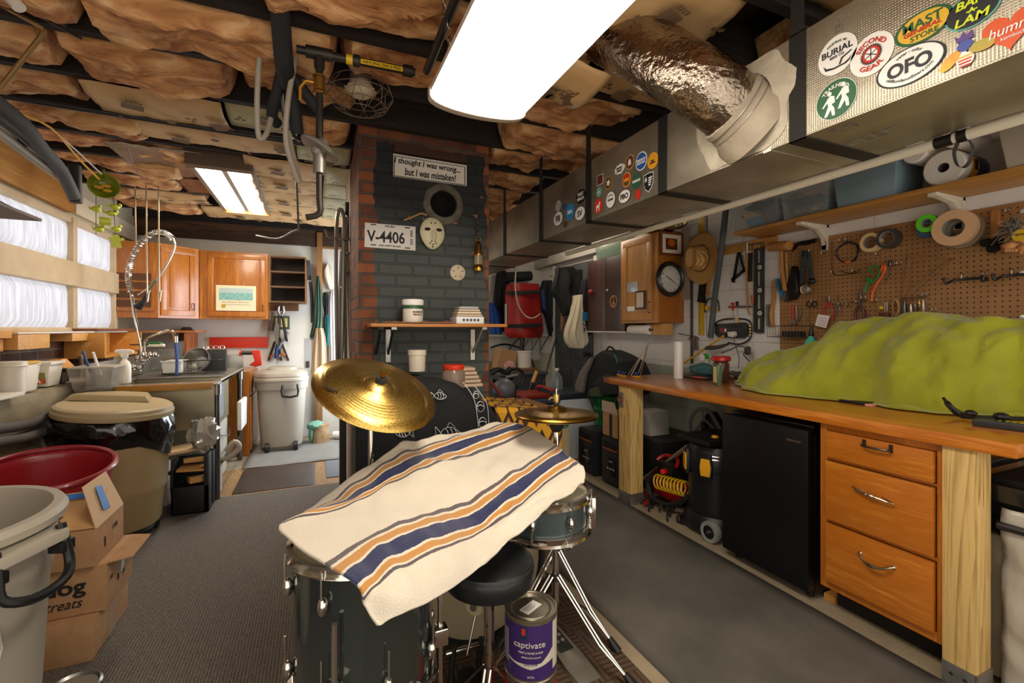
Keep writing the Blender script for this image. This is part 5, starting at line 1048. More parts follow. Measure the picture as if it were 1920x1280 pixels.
for i, (y, z, r_, lab) in enumerate(((1.17,.083,.082, 'large white paper towel roll on the shelf showing its core'),(1.285,.20,.055, 'smaller wrapped paper roll lying above the large roll'),(1.13,.22,.052, 'white wrapped roll on top of the large roll, behind the pipe'))):
    t = thing('paper_towel_roll', lab, 'paper roll', (2.74, y, 1.982+z-.0)); m = frame((0,0,0),(0,1,0),(0,0,1))
    MB().lathe([(.022,0),(r_-.006,0),(r_, .006),(r_, .215),(r_-.006,.22),(.022,.22)], m, 32, False).o('paper', M('#f0ebe2', .8, bump=.2, bs=40), t); MB().lathe([(.022,.001),(.022,.219)], m, 18, False).o('core', M('#5c5248', .8), t)
    if i == 0:
        MB().lathe([(r_+.0008,.06),(r_+.0008,.12)], m, 32, False).o('orange_band', M('#e89a1c', .4), t); MB().lathe([(r_+.0008,.12),(r_+.0008,.216)], m, 32, False).o('blue_band', M('#1c2f6b', .35), t)
        txt('BOUNTY', frame((.09,-r_-.0015,.0),(1,0,0),(0,0,1)), INK, t, w=.03, h=.05, wo=0)
# oak wall cabinet
oc = wood('#b57a35', '#d19c55', 'z', .4,1.4, clear=.2); ocs = wood('#9c5a14', '#b8752a', 'z', .4,1.2, clear=.2)
t = thing('oak_wall_cabinet', 'tall oak wall cabinet with a clock and picture on its side', 'cabinet', (2.85,3.34,1.35))
MB().bx(2.718,2.998,3.093,3.60,1.352,2.136).o('body', ocs, t, wo=1, bv=.002)
k = MB(); k.bx(2.70,2.717,3.093,3.60,1.35,2.136); k.o('face_frame', oc, t, wo=1, bv=.002)
dr_ = MB(); dr_.bx(2.684,2.698,3.15,3.555,1.375,1.435); dr_.bx(2.684,2.698,3.15,3.555,2.06,2.12); dr_.bx(2.684,2.698,3.15,3.21,1.435,2.06); dr_.bx(2.684,2.698,3.495,3.555,1.435,2.06)
d = dr_.o('door', oc, t, wo=1, bv=.003)
MB().bx(2.690,2.698,3.21,3.495,1.435,2.06).o('door_panel', oc, d, wo=1)
hk = W(1,1); c = P(1218,576, X=2.68)
MB().tube([(2.684, c.y, c.z+.045),(2.664, c.y, c.z+.045),(2.662, c.y, c.z),(2.664, c.y, c.z-.045),(2.684, c.y, c.z-.045)], .0045,8, sm=3).o('handle', pdark, d, wo=1)
def card(x0, y0, x1, y1, X, name, label, cat, mat, th=.003, w=None):
    a, b_ = P(x0, y0, X=X), P(x1, y1, X=X); t = thing(name, label, cat, (X, (a.y+b_.y)/2, b_.z))
    MB().bx(X-th, X, b_.y, a.y, b_.z, a.z).o('sheet', mat, t, wo=1, bv=.0005); return t, (X-th, (a.y+b_.y)/2,(a.z+b_.z)/2), a.y-b_.y, a.z-b_.z
tt, c, w_, h_ = card(1176,530,1196,546,2.689, 'name_plate', 'small brushed metal plate on the oak cabinet door', 'plate', M('#c4ccd8', .3,.8))
tt, c, w_, h_ = card(1193,546,1210,579,2.682, 'wall_plaque', 'dark wooden plaque with a pale plate on the oak cabinet door', 'plaque', M('#4a3428', .4),.01)
MB().bx(c[0]-.002, c[0], c[1]-w_*.38, c[1]+w_*.38, c[2]-h_*.4, c[2]+h_*.4).o('plate', M('#d8c4b0', .4), tt, wo=1)
tt, c, w_, h_ = card(1176,575,1190,583,2.689, 'paper_note', 'small white note at the bottom of the oak cabinet door', 'note', WHTP, .001)
# clock and picture on the cabinet side (Y = 3.093)
c = P(1257,523, Y=3.075); t = thing('wall_clock', 'round dark rimmed wall clock on the side of the oak cabinet', 'clock', (c.x, 3.09, c.z)); m = FC((0,0,0))
MB().lathe([(.112,.0),(.15,.0),(.155,.012),(.145,.03),(.13,.038),(.118,.03),(.112,.014)], m, 48, False).o('rim', M('#26221e', .35, clear=.3), t)
cf_ = MB().lathe([(0,.006),(.113,.006),(.113,.012),(0,.012)], m, 48, False).o('dial', M('#d2cdc2', .5), t)
for i in range(1,13):
    a = i*PI/6; txt(str(i), m @ Matrix.Translation((.09*math.sin(a),.09*math.cos(a),.0125)), INK, cf_, h=.016, wo=0)
MB().ring(.103,.0008, m @ Matrix.Translation((0,0,.0125)),48,4).o('minute_track', INK, cf_)
MB().lathe([(.02,.0125),(.0205,.013),(.019,.013)], m @ Matrix.Translation((0,-.045,0)),24, False).o('sub_dial', INK, cf_)
for ang, l_, w_ in ((300,.06,.007),(122,.085,.005)):
    a = math.radians(ang); MB().prism([(-w_/2,-.015),(w_/2,-.015),(w_/2, l_*.6),(0, l_),(-w_/2, l_*.6)], .0015, m @ Matrix.Translation((0,0,.015)) @ Matrix.Rotation(-a, 4, 'Z')).o('hand', INK, t)
a, b_ = P(1237,433, Y=3.08), P(1281,481, Y=3.08); cx, cz = (a.x+b_.x)/2,(a.z+b_.z)/2; w_, h_ = abs(b_.x-a.x)*.98, abs(a.z-b_.z)
cx += .0; t = thing('framed_picture', 'small wood framed picture of an orange sail above the clock', 'picture', (cx, 3.09, cz))
k = MB()
for (x0, x1, z0, z1) in ((-w_/2, w_/2, h_/2-.02, h_/2),(-w_/2, w_/2,-h_/2,-h_/2+.02),(-w_/2,-w_/2+.02,-h_/2+.02, h_/2-.02),(w_/2-.02, w_/2,-h_/2+.02, h_/2-.02)): k.bx(x0, x1,-.02,0, z0, z1)
k.o('frame', M('#7a3a18', .35, clear=.3), t, bv=.002); MB().bx(-w_/2+.02, w_/2-.02,-.008,-.002,-h_/2+.02, h_/2-.02).o('mat', M('#e6dcc6', .6), t)
pc = MB().bx(-w_*.25, w_*.25,-.0095,-.0081,-h_*.24, h_*.24).o('print', M('#4a2614', .4, c2='#7c3a18', ns=30), t); MB().prism(circ(w_*.15,20,0,0, h_*.15),.0008, m @ Matrix.Translation((.0,.01,.0097))).o('orange_shape', M('#c8641a', .4), pc)
# cherry cabinet
cw = wood('#3e241e', '#5a372e', 'z', .35,1.2, clear=.3); cw2 = wood('#351f1a', '#4a2b24', 'z', .35,1.2, clear=.3)
t = thing('cherry_wall_cabinet', 'dark cherry two door wall cabinet left of the oak cabinet', 'cabinet', (2.88,3.93,1.265))
MB().bx(2.77,2.998,3.61,4.26,1.275,2.03).o('body', cw, t, wo=1); k = MB(); k.bx(2.748,2.998,3.605,4.265,1.262,1.274); k.o('white_bottom_edge', M('#d8d2cc', .4), t, wo=1)
MB().bx(2.75,2.768,3.93,4.26,1.275,2.03).o('door', cw, t, wo=1, bv=.002); d = MB().bx(2.75,2.768,3.61,3.926,1.275,2.03).o('door', cw2, t, wo=1, bv=.002)
c = P(1139,544, X=2.745); MB().sph((c.x-.004, c.y, c.z),.012,12).o('knob', M('#e2dcd0', .3), d, wo=1)
c = P(1110,547, X=2.74); k = MB(); k.sph((c.x-.02, c.y, c.z),.026,14); k.cyl((2.75, c.y, c.z),(c.x-.02, c.y, c.z),.012); k.o('red_knob', M('#b0141c', .15, clear=.8), t, wo=1, label='shiny red knob')
c = P(1151,565, X=2.747); t = thing('peace_sign', 'round patterned peace sign sticker on the cherry cabinet door', 'sticker', c); m = FR((0,0,0))
MB().lathe([(.0,0),(.065,0),(.065,.003),(0,.003)], m, 32, False).o('disc', M('#1c1814', .5), t); MB().ring(.056,.009, m @ Matrix.Translation((0,0,.003)),32,6,.3).o('rim', M('#b08a5a', .5, c2='#a03a3a', ns=90), t)
k = MB(); 
for a in (PI/2,-PI/2,-PI/2+.75,-PI/2-.75): k.prism([(-.004,0),(.004,0),(.004,.055),(-.004,.055)], .002, m @ Matrix.Translation((0,0,.003)) @ Matrix.Rotation(a-PI/2,4, 'Z'))
k.o('symbol', M('#9aa04a', .5, c2='#c8a060', ns=60), t)
# green glass bin on the beam, crumpled silver duct above the oak cabinet
a = P(1121,480, X=2.9); t = thing('green_bin', 'greenish clear plastic bin on top of the cherry cabinet', 'bin', (2.88,3.92,2.04)); MB().bx(-.1,.1,-.27,.22,0,.17, top=1.05).o('tub', M('#9fb8a4', .15, trans=.5, alpha=.7), t, bv=.01); MB().bx(-.08,.08,-.24,.19,.01,.09).o('contents', M('#5c6858', .8), t)
k = MB(); k.tube([(2.35,3.30,2.22),(2.6,3.2,2.19),(2.85,3.15,2.20),(3.0,3.1,2.26)], .06,28, sm=8, flat=.8)
for v in k.bm.verts: v.co += Vector((nz(v.co, 18), nz(v.co, 18,5), nz(v.co, 18,9)))*.016
tag(k.o('foil_duct', M('#c9b890', .15,1, c2='#8f7c50', ns=8, bump=1, bs=40)), 'crushed shiny foil duct lying above the oak cabinet', 'duct')
# paper towel under the oak cabinet and its wooden holder
t = thing('paper_towel', 'white paper towel roll mounted under the oak cabinet', 'paper roll', (2.78,3.36,1.29)); m = frame((0,.2,0),(1,0,0),(0,0,1))
MB().lathe([(.014,0),(.043,0),(.045,.004),(.045,.27),(.043,.275),(.014,.275)], m, 28, False).o('paper', M('#f1ede6', .8), t); MB().cyl((0,.22,0),(0,-.12,0),.01).o('spindle', DSTEEL, t)
MB().bx(-.0,.10,-.26,-.10,-.045,.055).o('wood_block', pinex, t, bv=.003)
# straw hat
st, nt, b = _new('straw'); L = nt.links.new
tc = nt.nodes.new('ShaderNodeTexCoord'); wv = nt.nodes.new('ShaderNodeTexWave'); wv.wave_type = 'RINGS'; wv.rings_direction = 'X'; wv.inputs['Scale'].default_value = 34; wv.inputs['Distortion'].default_value = 3; L(tc.outputs['Object'], wv.inputs[0])
r = nt.nodes.new('ShaderNodeValToRGB'); r.color_ramp.elements[0].color = lin('#9a6a2c'); r.color_ramp.elements[1].color = lin('#d8ac68'); L(wv.outputs[1], r.inputs[0]); L(r.outputs[0], b.inputs['Base Color']); b.inputs['Roughness'].default_value = .7
c = W(1316,487,.05); t = thing('straw_hat', 'woven straw hat hanging on the wall right of the clock', 'hat', c); m = FR((0,0,0))
def hat(u, v):
    a = 2*PI*u; s_ = v*3
    if s_ < 1: r_, h = .075*s_*(1+.0),.115-.035*math.exp(-(r_x(a, s_))**2)
    elif s_ < 2: q = s_-1; r_, h = .075+.022*q, .115-.105*q
    else: q = s_-2; r_, h = .097+.095*q, .01-.02*q+.03*q*abs(math.cos(a))
    return m @ Vector((r_*.92*math.cos(a), r_*1.12*math.sin(a)+.012, h))
def r_x(a, s_): return s_*math.cos(a)*2.2
MB().grid(hat, 48,30, True).o('hat_body', st, t, solid=.003)
MB().tube([m @ Vector((.098*.92*math.cos(a),.098*1.12*math.sin(a)+.012,.018)) for a in [2*PI*i/28 for i in range(28)]], .006,6, closed=True, flat=1).o('hat_band', M('#7a4a20', .7), t)
# vertical foam pipe, conduit, ruler, saws
tag(MB().tube([P(1362,385, X=2.80), P(1352,470, X=2.86), P(1340,560, X=2.93), P(1332,633, X=2.94)], .022,12, sm=4).o('foam_pipe', M('#4b5054', .6)), 'long grey foam pipe leaning down the wall beside the straw hat', 'pipe')
tag(MB().cyl((2.985,2.99,1.0),(2.985,2.99,1.9),.011).o('wall_conduit', M('#2c2620', .5)), 'thin dark vertical conduit right of the oak cabinet', 'conduit')
wz = lambda pts, th, d: wp(pts, th, d)
t = thing('yardstick', 'long yellow metal ruler hanging upright right of the oak cabinet', 'ruler', W(1315,632,.0)); yl = M('#c8a418', .4)
wp([(1310,386),(1322,384),(1320,628),(1310,628)], .004,-.002).o('blade', yl, t, wo=1)
k = MB()
for i in range(30): y = 512+i*3.8; wp([(1310.5, y),(1313 if i % 4 else 1315, y),(1313 if i % 4 else 1315, y+.8),(1310.5, y+.8)], .0006,.003, k)
k.o('tick_marks', INK, t, wo=1)
tag(wt([(1326,402),(1326,470)], .004,.01,0).o('hanging_rod', DSTEEL), 'thin dark rod hanging above the straw hat', 'rod')
t = thing('hand_brush', 'black bristle hand brush hanging below the straw hat', 'brush', W(1318,566,.02)); wp([(1318,520),(1326,515),(1323,568),(1312,566)], .03,.0).o('bristles', M('#151310', .9), t, wo=1)
t = thing('wood_handle_tool', 'orange wooden handled tool hanging below the straw hat', 'tool', W(1327,560,.02)); wt([(1330,515),(1328,535),(1325,556)], [.012,.014,.012], .02).o('handle', M('#c07a30', .45), t, wo=1)
t = thing('hacksaw', 'black and yellow handled hacksaw behind the foam pipe', 'saw', W(1336,585,.02))
k = MB(); wt([(1322,585),(1322,575),(1328,560),(1345,562),(1348,575),(1348,583)], .006,.02,3, k); k.o('frame', BLK, t, wo=1); wp([(1325,573),(1331,573),(1331,581),(1325,581)], .02,.012).o('yellow_grip', y_, t, wo=1); wp([(1340,576),(1347,576),(1347,584),(1340,584)], .02,.012).o('yellow_grip', y_, t, wo=1); wt([(1325,575),(1325,630)], .002,.02,0).o('blade', DSTEEL, t, wo=1)
t = thing('leaning_board', 'pale board and brown saw handle between the cabinet and conduit', 'board', W(1288,562,.05)); wp([(1281,430),(1295,425),(1294,560),(1280,562)], .012,.005).o('board', M('#a99a88', .6), t, wo=1)
t = thing('clamp_bundle', 'bundle of small metal clamps hanging near the outlet at the end of the bench', 'clamps', W(1303,657,.03))
for q in range(3): wt([(1298+4*q, 632),(1299+4*q, 645),(1300+4*q, 656)], .009,.03+.006*q).o('clamp_bar', M('#7d7264', .4,.7), t, wo=1)
wt([(1291,637),(1298,630),(1308,632),(1310,636)], .004,.04).o('jaw', DSTEEL, t, wo=1); tag(wt([(1272,625),(1296,630)], .004,.05,0).o('wire_rod', DSTEEL), 'thin bent metal rod sticking out below the oak cabinet', 'rod')
# squares, level, wooden stick
t = thing('speed_square', 'black triangular rafter square hanging on the wall', 'square', W(1386,530,.01))
for pts in (((1384,467),(1388,472),(1378,530),(1373,529)),((1373,529),(1372,522),(1396,503),(1397,509)),((1384,467),(1388,468),(1398,508),(1394,510))): wp(pts, .006,.005).o('edge', BLK, t, wo=1)
wp([(1389,480),(1391,481),(1388,508),(1386,509)], .005,.005).o('scale', M('#8a8478', .5), t, wo=1)
t = thing('torpedo_square', 'short black combination square beside the spirit level', 'square', W(1405,528,.01)); k = MB(); wp([(1401,476),(1411,473),(1410,528),(1402,528)], .008,.005, k); k.o('blade', M('#3a3834', .4,.6), t, wo=1); wp([(1403,484),(1409,483),(1408,515),(1403,516)], .012,.005).o('head', BLK, t, wo=1)
k = MB(); wp([(1402,458),(1433,453),(1433,456),(1402,461)], .004,.01, k); 
for x in (1403,1410,1427,1432): wp([(x, 457),(x+1.5,457),(x+1.5,470),(x, 470)], .004,.014, k)
tag(k.o('hook_rack', DSTEEL), 'small black wire hook rack above the spirit level', 'hook')
t = thing('wooden_scratcher', 'thin wooden back scratcher hanging from a wire hook', 'scratcher', W(1402,590,.02)); wt([(1401,474),(1400,520),(1402,570),(1403,584),(1407,589)], [.007,.006,.007,.006,.004], .02).o('stick', M('#b87a34', .5), t, wo=1); wt([(1401,455),(1401,474)], .007,.02,0).o('white_grip', M('#d8cfc0', .5), t, wo=1)
tag(wt([(1392,478),(1395,482),(1395,440),(1398,436),(1420,440),(1422,448)], .003,.04,3).o('wire_hook', STEEL), 'bent silver wire hook under the left end of the shelf', 'hook'); k = MB(); wp([(1396,437),(1440,431),(1440,436),(1400,443)], .03,.01, k); tag(k.o('black_bracket', BLK, bv=.002), 'black perforated bracket under the left end of the shelf', 'bracket')
t = thing('spirit_level', 'long black spirit level with three round vials hanging on the wall', 'level', W(1425,625,.02)); lv = M('#26282a', .35)
for pts in (((1416,467),(1421,466),(1421,622),(1416,622)),((1428,464),(1434,463),(1433,624),(1428,624))): wp(pts, .018,.004).o('rail', lv, t, wo=1)
for y0, y1 in ((465,470),(493,509),(536,552),(579,595),(617,624)):
    x = 1425; wp([(1420, y0),(1429, y0),(1429, y1),(1420, y1)], .014,.006).o('crosspiece', lv, t, wo=1)
for y in (501,544,587):
    c = W(1425, y, .021); v_ = MB().ring(.022,.005, FR(c),24,8).o('vial_ring', BLK, t, wo=1); MB().lathe([(0,0),(.018,0),(.018,.004),(0,.004)], FR(c),20).o('vial', M('#cfd4c8', .15), v_, wo=1)
    for q in (-.005,.005): MB().prism([(q-.0012,-.012),(q+.0012,-.012),(q+.0012,.012),(q-.0012,.012)], .001, FR(c) @ Matrix.Translation((0,0,.0041))).o('vial_mark', INK, v_, wo=1)
# mallet, hammer
mw = wood('#a97338', '#cf9c5a', 'z', .5)
t = thing('wooden_mallet', 'round headed wooden mallet hanging left of the pegboard tools', 'mallet', W(1468,545,.05)); MB().cyl(W(1444,463,.06), W(1480,460,.10),.032,.032,20).o('head', mw, t, wo=1, bv=.004); wt([(1465,470),(1466,505),(1472,545)], [.012,.012,.014], .06).o('handle', mw, t, wo=1)
t = thing('claw_hammer', 'black claw hammer with wooden handle beside the wooden mallet', 'hammer', W(1480,537,.04)); wt([(1486,472),(1495,458),(1512,455),(1530,450)], [.004,.012,.016,.014], .06).o('head', M('#141414', .35,.4), t, wo=1); wt([(1474,474),(1475,505),(1479,537)], [.009,.008,.010], .04).o('handle', mw, t, wo=1)
t = thing('headlamp', 'headlamp with grey webbing straps and a silver lamp on the pegboard', 'headlamp', W(1514,555,.04)); wb = M('#3a4442', .8, c2='#20282a', ns=60)
for pts in (((1506,470),(1512,468),(1510,530),(1502,538)),((1514,470),(1521,475),(1527,530),(1520,535)),((1508,470),(1518,470),(1516,500),(1511,500))): wp(pts, .02,.03).o('strap', wb, t, wo=1, bv=.003)
c = W(1514,543,.05); MB().lathe([(0,0),(.028,0),(.034,.012),(.03,.03),(.02,.034),(0,.03)], FR(c),20).o('lamp', M('#b9b4a4', .25,.8), t, wo=1); MB().sph(W(1522,527,.05),(.02,.025,.02),10).o('battery_case', BLK, t, wo=1)
t = thing('black_holster', 'black leather pouch hanging between the hammer and headlamp', 'pouch', W(1487,565,.04)); wp([(1492,500),(1497,498),(1504,520),(1506,545),(1497,562),(1478,566),(1474,558),(1484,530)], .05,.0).o('pouch', M('#101012', .3, clear=.3), t, wo=1, bv=.012)
t = thing('grout_sponge_tool', 'bright blue plastic tool behind the wooden mallet handle', 'tool', W(1468,560,.02)); wp([(1455,523),(1461,522),(1466,545),(1476,546),(1475,552),(1470,560),(1464,552)], .02,.004).o('body', M('#2a8ec4', .4), t, wo=1, bv=.003)
t = thing('wire_brush', 'wooden wire brush with dark bristles left of the pegboard', 'brush', W(1450,612,.02)); wt([(1452,525),(1451,560),(1446,588),(1449,611)], [.012,.014,.014,.013], .03).o('handle', mw, t, wo=1)
k = MB()
for i in range(22): y = 571+i*1.85; wp([(1438, y),(1447, y),(1447, y+.9),(1438, y+.9)], .012,.02, k)
tag(k.o('bristle_rows', M('#1c1a18', .8), t, wo=1), kind='stuff')
tag(wp([(1453,540),(1462,540),(1463,628),(1454,628)], .01,.0).o('white_strip', M('#e2dcd0', .4), bv=.002), 'white plastic strip standing at the left edge of the pegboard', 'strip')
t = thing('wire_basket', 'small wire basket holding a black tool under the hammers', 'basket', W(1474,628,.05)); a, b_ = W(1440,611,.1), W(1513,611,.1); z1, z0 = a.z, a.z-.075
for z in (z1, z0): MB().tube([(PG-.01, a.y, z),(PG-.11, a.y, z),(PG-.11, b_.y, z),(PG-.01, b_.y, z)], .0025,6, closed=True).o('hoop', STEEL, t, wo=1)
for i in range(14): y = a.y+(b_.y-a.y)*i/13; MB().cyl((PG-.11, y, z1),(PG-.105, y, z0),.0018, seg=6).o('wire', STEEL, t, wo=1)
tag(MB().bx(PG-.09, PG-.02, b_.y+.06, a.y-.09, z0+.004, z0+.04).o('black_sander', BLK, bv=.01), 'black tool lying inside the wire basket', 'tool')
# screwdrivers and bar, outlet strip
tag(wp([(1366,574),(1412,573),(1412,576),(1366,577)], .004,.02).o('magnet_bar', M('#4a4038', .5)), 'narrow dark bar holding the screwdrivers on the wall', 'bar')
for (x, y0, y1, c_, lab) in ((1374,567,582, '#c01a1c', 'round red handled screwdriver on the dark bar'),(1382,565,574, '#141414', 'round black handled screwdriver on the dark bar'),(1411,553,572, '#a8552a', 'orange handled screwdriver right of the dark bar')):
    t = thing('screwdriver', lab, 'screwdriver', W(x, y1+20,.02)); wt([(x, y0),(x, (y0+y1)/2),(x, y1)], [.013,.011,.008], .03).o('handle', M(c_, .3), t, wo=1); wt([(x, y1),(x+1, y1+18 if x < 1400 else y1+50)], .003,.03,0).o('shaft', STEEL, t, wo=1)
t = thing('surge_protector', 'black surge protector with gold sockets and looped cord on the wall', 'power strip', W(1376,625,.02)); a = [(1348,607),(1400,604),(1407,610),(1406,628),(1398,634),(1352,632),(1345,625)]
wp(a, .035,.0).o('housing', M('#2a2c2e', .4), t, wo=1, bv=.006)
for q in range(4): c = W(1404.5,611+5.5*q, .03); MB().cyl(c+Vector((.0,-.004,0)), c+Vector((-.006,-.012,0)),.006).o('gold_socket', BRASS, t, wo=1)
wt([(1343,618),(1342,606),(1355,599),(1378,597),(1400,599),(1408,607),(1408,630),(1400,640),(1385,645),(1365,642)], .006,.02,4).o('cord', BLK, t, wo=1)
for x in (1366,1373,1380,1387): wp([(x-2,609),(x+2,609),(x+2,614),(x-2,614)], .001,.0355).o('outlet', M('#0c0c0c', .5), t, wo=1)
wp([(1351,615),(1358,615),(1358,622),(1351,622)], .002,.0355).o('red_switch', M('#a01818', .3), t, wo=1); wp([(1359,616),(1362,616),(1362,622),(1359,622)], .002,.0355).o('white_switch', WHT, t, wo=1)
t = thing('white_plug', 'white plug pressed into the surge protector', 'plug', W(1375,630,.06)); wp([(1368,622),(1381,621),(1383,628),(1379,632),(1370,631)], .03,.04).o('body', M('#d8d2c8', .4), t, wo=1, bv=.004); wt([(1376,632),(1378,645),(1383,660),(1386,672),(1384,690)], .0025,.05).o('cord', M('#4a4c4e', .5), t, wo=1)
t = thing('black_plug', 'black plug with a yellow cord leaving the surge protector', 'plug', W(1366,625,.06)); wt([(1375,622),(1366,624),(1357,630)], [.008,.01,.009], .06,3).o('body', BLK, t, wo=1)
t = thing('yellow_stick', 'slanting yellow stick crossing the wall behind the plastic roll', 'stick', W(1310,660,.1)); MB().cyl(P(1283,680, X=2.92), P(1358,629, X=2.92),.0085).o('stick', M('#d09c1c', .45), t, wo=1)
tag(wp([(1380,595),(1385,595),(1385,605),(1380,605)], .012,.045).o('wooden_clip', M('#c8a468', .6)), 'small wooden clip above the surge protector', 'clip')
t = thing('sanding_block', 'dark grey tool handle lying behind the yellow stick', 'tool', W(1345,650,.1)); wt([(1324,652),(1335,652),(1350,650),(1365,645)], [.02,.022,.02,.014], .09,3, flat=.6).o('body', M('#3c3a38', .5), t, wo=1)
for (pts, lab) in (([(1352,662),(1370,655),(1385,649),(1398,651),(1402,654)], 'black golf club shaped cable end above the carton, upper one'),([(1412,685),(1400,672),(1394,664),(1396,661),(1402,660)], 'black plug with hanging cord above the carton, lower one')):
    t = thing('cable_end', lab, 'cable', W(pts[-1][0], 700,.08)); wt(pts[:-1], .004,.09).o('cord', M('#4a4846', .5), t, wo=1); MB().sph(W(*pts[-1], .09),(.012,.03,.022),12).o('plug', M('#3c3e3c', .5), t, wo=1)
# ---- pegboard things
def rollm(c, R, r, h, mat, core, tx=None):
    t = c; m = FR((0,0,0)); MB().lathe([(r, 0),(R, 0),(R, h),(r, h)], m, 36, False).o('tape', mat, t); MB().lathe([(r-.003,0),(r, -.001),(r, h+.001),(r-.003, h)], m, 28, False).o('core', core, t)
for x, y, R, r, h, mc, lab in ((1638,455,.055,.036,.035, '#dcc08a', 'cream masking tape roll on the pegboard'),(1672,448,.054,.038,.05, '#3a3834', 'dark grey duct tape roll beside the masking tape'),(1741,419,.046,.024,.02, '#5cd81e', 'bright lime green tape roll on the pegboard'),(1742,429,.046,.03,.02, '#1f5c86', 'blue tape roll behind the lime green one'),(1794,428,.088,.045,.035, '#dcb48a', 'very large tan tape roll on the pegboard'),(1806,433,.088,.045,.03, '#8a7a66', 'large brown edged tape roll behind the tan one')):
    d = {1742: .03,1741: .055,1794: .05,1806: .012}.get(x, .02); t = thing('tape_roll', lab, 'tape roll', W(x, y, d),0, 'tape rolls hanging on the pegboard'); rollm(t, R, r, h, M(mc, .5), M('#8a8478', .6))
def hook(x, y, lab, big=False):
    if big:
        t = thing('peg_hook', lab, 'hook', W(x, y, .0)); p = W(x, y, .03); k = MB()
        k.tube([(PG-.09, p.y+.075, p.z+.012),(PG-.085, p.y+.068, p.z-.018),(PG-.03, p.y+.055, p.z),(PG-.02, p.y-.055, p.z),(PG-.085, p.y-.068, p.z-.018),(PG-.09, p.y-.075, p.z+.012)], .0065,8, sm=4); k.o('arm', M('#17181a', .4), t, wo=1)
        for q in (.035,-.045): MB().tube([(PG-.002, p.y+q, p.z+.03),(PG-.02, p.y+q, p.z+.025),(PG-.02, p.y+q, p.z-.005)], .003,6, sm=2).o('prong', STEEL, t, wo=1)
    else:
        p = W(x, y, 0); tag(MB().tube([(PG-.001, p.y, p.z+.02),(PG-.012, p.y, p.z+.018),(PG-.014, p.y, p.z),(PG-.05, p.y, p.z-.004),(PG-.054, p.y, p.z+.012)], .0022,6, sm=3).o('peg_hook', STEEL), lab, 'hook', 'small wire hooks on the pegboard')
hook(1818,523, 'double black rubber coated hook on the pegboard, left one', True); hook(1915,515, 'double black rubber coated hook on the pegboard, right one at the edge', True)
for i, (x, y) in enumerate(((1527,472),(1550,476),(1652,478),(1680,498),(1692,496),(1582,572),(1597,572),(1615,568),(1625,560),(1645,565),(1740,555),(1757,583),(1895,398),(1583,452),(1595,450),(1568,512),(1608,510),(1531,567))):
    hook(x, y, 'small silver wire hook on the pegboard, ' + ['right of the headlamp top', 'second right of the headlamp top', 'below the masking tape', 'left of the clear set square', 'touching the clear set square', 'right of the needle nose pliers', 'left of the brown handled pliers', 'behind the brown handled pliers', 'right of the brown handled pliers', 'left of the key bunches', 'rightmost of the key row', 'alone above the cloth', 'beside the paint brush toy', 'left inside the black cable coil', 'right inside the black cable coil', 'under the wire glasses left', 'under the wire glasses right', 'right of the scissors'][i])
tag(wt([(1690,560),(1738,556),(1741,548)], .003,.03,0).o('key_rail', STEEL), 'silver wire rail carrying the key bunches', 'rail')
tag(wt([(1560,571),(1627,563)], .0022,.03,0).o('plier_rail', STEEL), 'silver wire rail carrying the pliers', 'rail')
# cable coil, glasses
t = thing('cable_coil', 'round coil of black cable with an orange tag on the pegboard', 'cable', W(1589,498,.03)); rnd = random.Random(5); k = MB(); c = W(1589,473,.03)
k.tube([(c.x-.006*math.sin(i*1.7), c.y+(.062+.006*math.sin(i*2.3))*math.cos(i*.42), c.z+(.060+.006*math.cos(i*1.9))*math.sin(i*.42)) for i in range(60)], .0032,6, sm=2); k.o('coil', M('#15161a', .5), t, wo=1); MB().sph(W(1588,491,.045),(.008,.02,.008),8, None, .4).o('orange_tag', M('#e06a1c', .5), t, wo=1)
tag(wt([(1560,452),(1560,480),(1562,512),(1580,516),(1600,510),(1612,505),(1608,512),(1590,512),(1575,507)], .0022,.03).o('wire_glasses', BLK), 'thin wire framed glasses hanging under the cable coil', 'glasses')
# twist ties
tag(wt([(1636,510),(1628,505),(1634,500),(1645,500),(1649,508),(1645,520),(1632,530),(1624,522),(1634,524),(1625,532),(1621,548)], .0055,.035).o('twist_tie', M('#2f8a3a', .5)), 'green rubber twist tie knotted on the pegboard', 'tie'); tag(wt([(1652,508),(1656,498),(1660,500),(1655,515),(1645,530),(1636,548),(1634,566)], .0058,.04).o('twist_tie', M('#e8621c', .5)), 'orange rubber twist tie hanging beside the green one', 'tie')
t = thing('utility_knife', 'curved silver blade with a dark handle beside the orange tie', 'knife', W(1665,530,.03)); wt([(1670,487),(1668,500)], .010,.03,0).o('handle', M('#2a2c30', .5), t, wo=1); wt([(1668,500),(1667,515),(1658,532)], .005,.03, flat=.4).o('blade', STEEL, t, wo=1)
t = thing('set_square', 'clear amber plastic set square hanging on the pegboard', 'set square', W(1720,550,.01)); am = M('#b98a54', .2, trans=.3, alpha=.55)
for pts in (((1703,478),(1788,485),(1780,489),(1708,484)),((1782,484),(1788,486),(1695,562),(1692,558)),((1703,478),(1709,482),(1700,556),(1692,560))): wp(pts, .003,.006).o('edge', am, t, wo=1)
